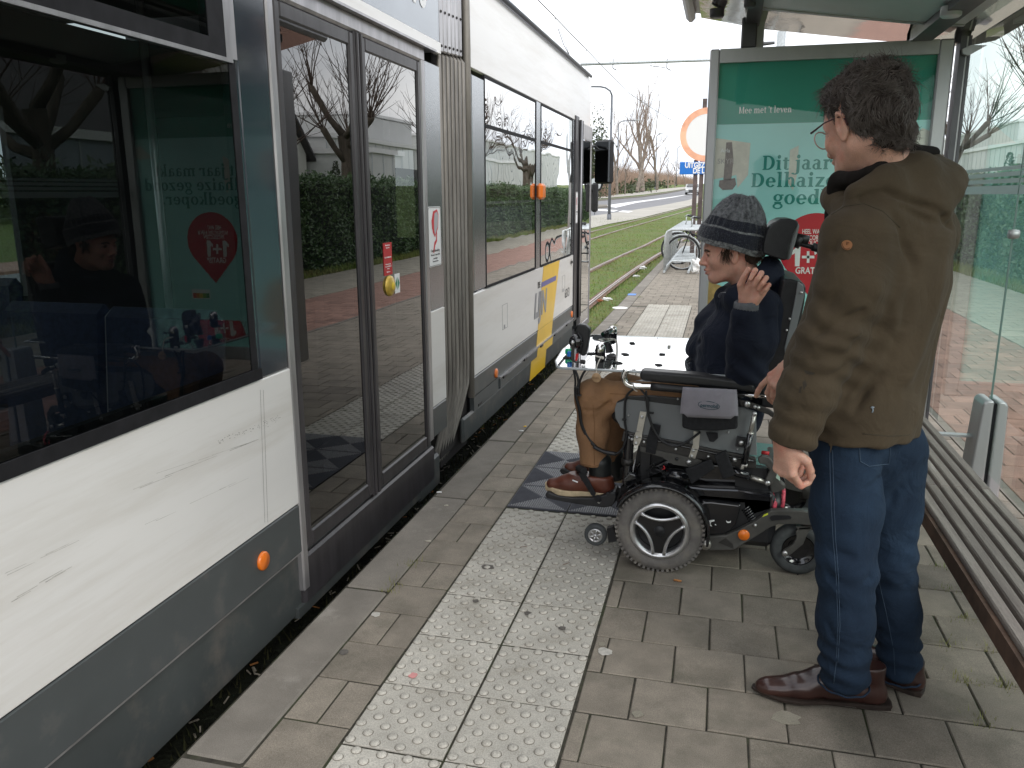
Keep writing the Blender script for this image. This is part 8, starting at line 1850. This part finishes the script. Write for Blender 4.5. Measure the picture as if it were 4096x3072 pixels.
# trousers, two legs; the near knee stands a little forward
T2 = Field(); 
kn = S6(2375, 1590, 1.47); kf = S6(2470, 1555, 1.76)
T2.path([S6(2930, 1650, 1.52), S6(2700, 1610, 1.49), kn], [.080, .084, .072], .03); T2.path([kn, S6(2372, 1720, 1.465), S6(2375, 1850, 1.46)], [.073, .064, .058], .04)
T2.path([S6(2930, 1650, 1.72), S6(2700, 1600, 1.76), kf], [.080, .082, .070], .03); T2.path([kf, S6(2455, 1720, 1.75), S6(2440, 1830, 1.745)], [.07, .060, .054], .04)
z1, z2 = S6(2380, 1868, 1.42)[2], S6(2440, 1835, 1.745)[2]
def t2cut(P, d): zz = np.where(P[:, 1] < 1.61, z1+.05*(P[:, 0]-.5), z2); return np.maximum(d, np.where(P[:, 0] < .72, zz-P[:, 2], -9)).astype(f32)
def t2fold(V, N):
    d = .006*(vnoise(V*[1, 1, .7], 16, 9)-.5)
    for k_ in (kn+[.05, 0, -.03], kf+[.05, 0, -.03]): a = np.clip(1-np.linalg.norm(V-k_, axis=1)/.12, 0, 1); d = d+a*.008*np.sin((V@np.array([.75, 0, -.66]))*120+3*vnoise(V, 9))
    P = S6
    for L_, w, am in (([P(2440, 1610, 1.4), P(2400, 1640, 1.4), P(2340, 1640, 1.4)], .008, -.008), ([P(2500, 1640, 1.4), P(2430, 1700, 1.4)], .010, -.010), ([P(2450, 1560, 1.4), P(2600, 1610, 1.4)], .01, -.006)): d = d+crease(V, L_, w, am)
    return d
t2 = skin_mesh('trousers', T2, M['tan'], sit, .006, folds=t2fold, extra=t2cut, rel=2)
M['tanseam'] = mat('tan_seam', (.17, .078, .03), .9)
for L_ in ([(2372, 1620), (2378, 1700), (2376, 1800), (2378, 1860)], [(2440, 1575), (2520, 1578), (2640, 1595)], [(2330, 1857), (2375, 1866), (2430, 1850)]):
    P = on_surface(t2, dense(L_, 6), .0003)
    if len(P) > 2: b = MB(); b.tube(P, .0011, 4); b.build('seam', M['tanseam'], t2)
# ankles in black braces, shoes on the plates
for (a, c, y) in (((2400, 1850), (2402, 1945), 1.46), ((2455, 1820), (2470, 1890), 1.745)):
    Fb = Field(); Fb.path([S6(*a, y), S6(*c, y)], [.050, .044], .02); skin_mesh('ankle_brace', Fb, M['sock'], sit, .005)
hz = lambda px, py, y: AY(px, py, y)
s1, S1 = shoe(sit, hz(2450, 1988, 1.44), hz(2182, 1962, 1.44), (.08, 0, 1), .088, M['leather'], M['sole'], w=.046)
s2, S2 = shoe(sit, hz(2500, 1925, 1.745), hz(2252, 1895, 1.745), (.08, 0, 1), .088, M['leather'], M['sole'], w=.046)
b = MB(); b.box((-.012, -.001, -.0025), (.012, .001, .0025), Matrix.Translation(S1(.53, .047, .072)) @ Matrix.Rotation(.3, 4, 'Y')); b.build('shoe_tag', M['whitefilm'], s1)
# ankle strap across the near shoe, from plate to instep
st = MB(); P = [CF(860, 400), CF(930, 370), CF(1060, 620), CF(1040, 660), CF(1010, 640)]; st.prism([tuple(AY(u, v, 1.378)) for u, v in P], (0, .006, 0)); st.prism([tuple(AY(*CF(u, v), 1.3775)) for u, v in ((1035, 650), (1085, 640), (1120, 670), (1110, 720), (1060, 715))], (0, .006, 0)); st.build('ankle_strap', M['velcro'], wc, bevel=.002)
b = MB(); b.tube(smooth_path([AY(*CF(930, 372), 1.378), AY(*CF(900, 350), 1.42), AY(*CF(870, 340), 1.48)]), .016, 6); b.build('ankle_strap', M['velcro'], wc)
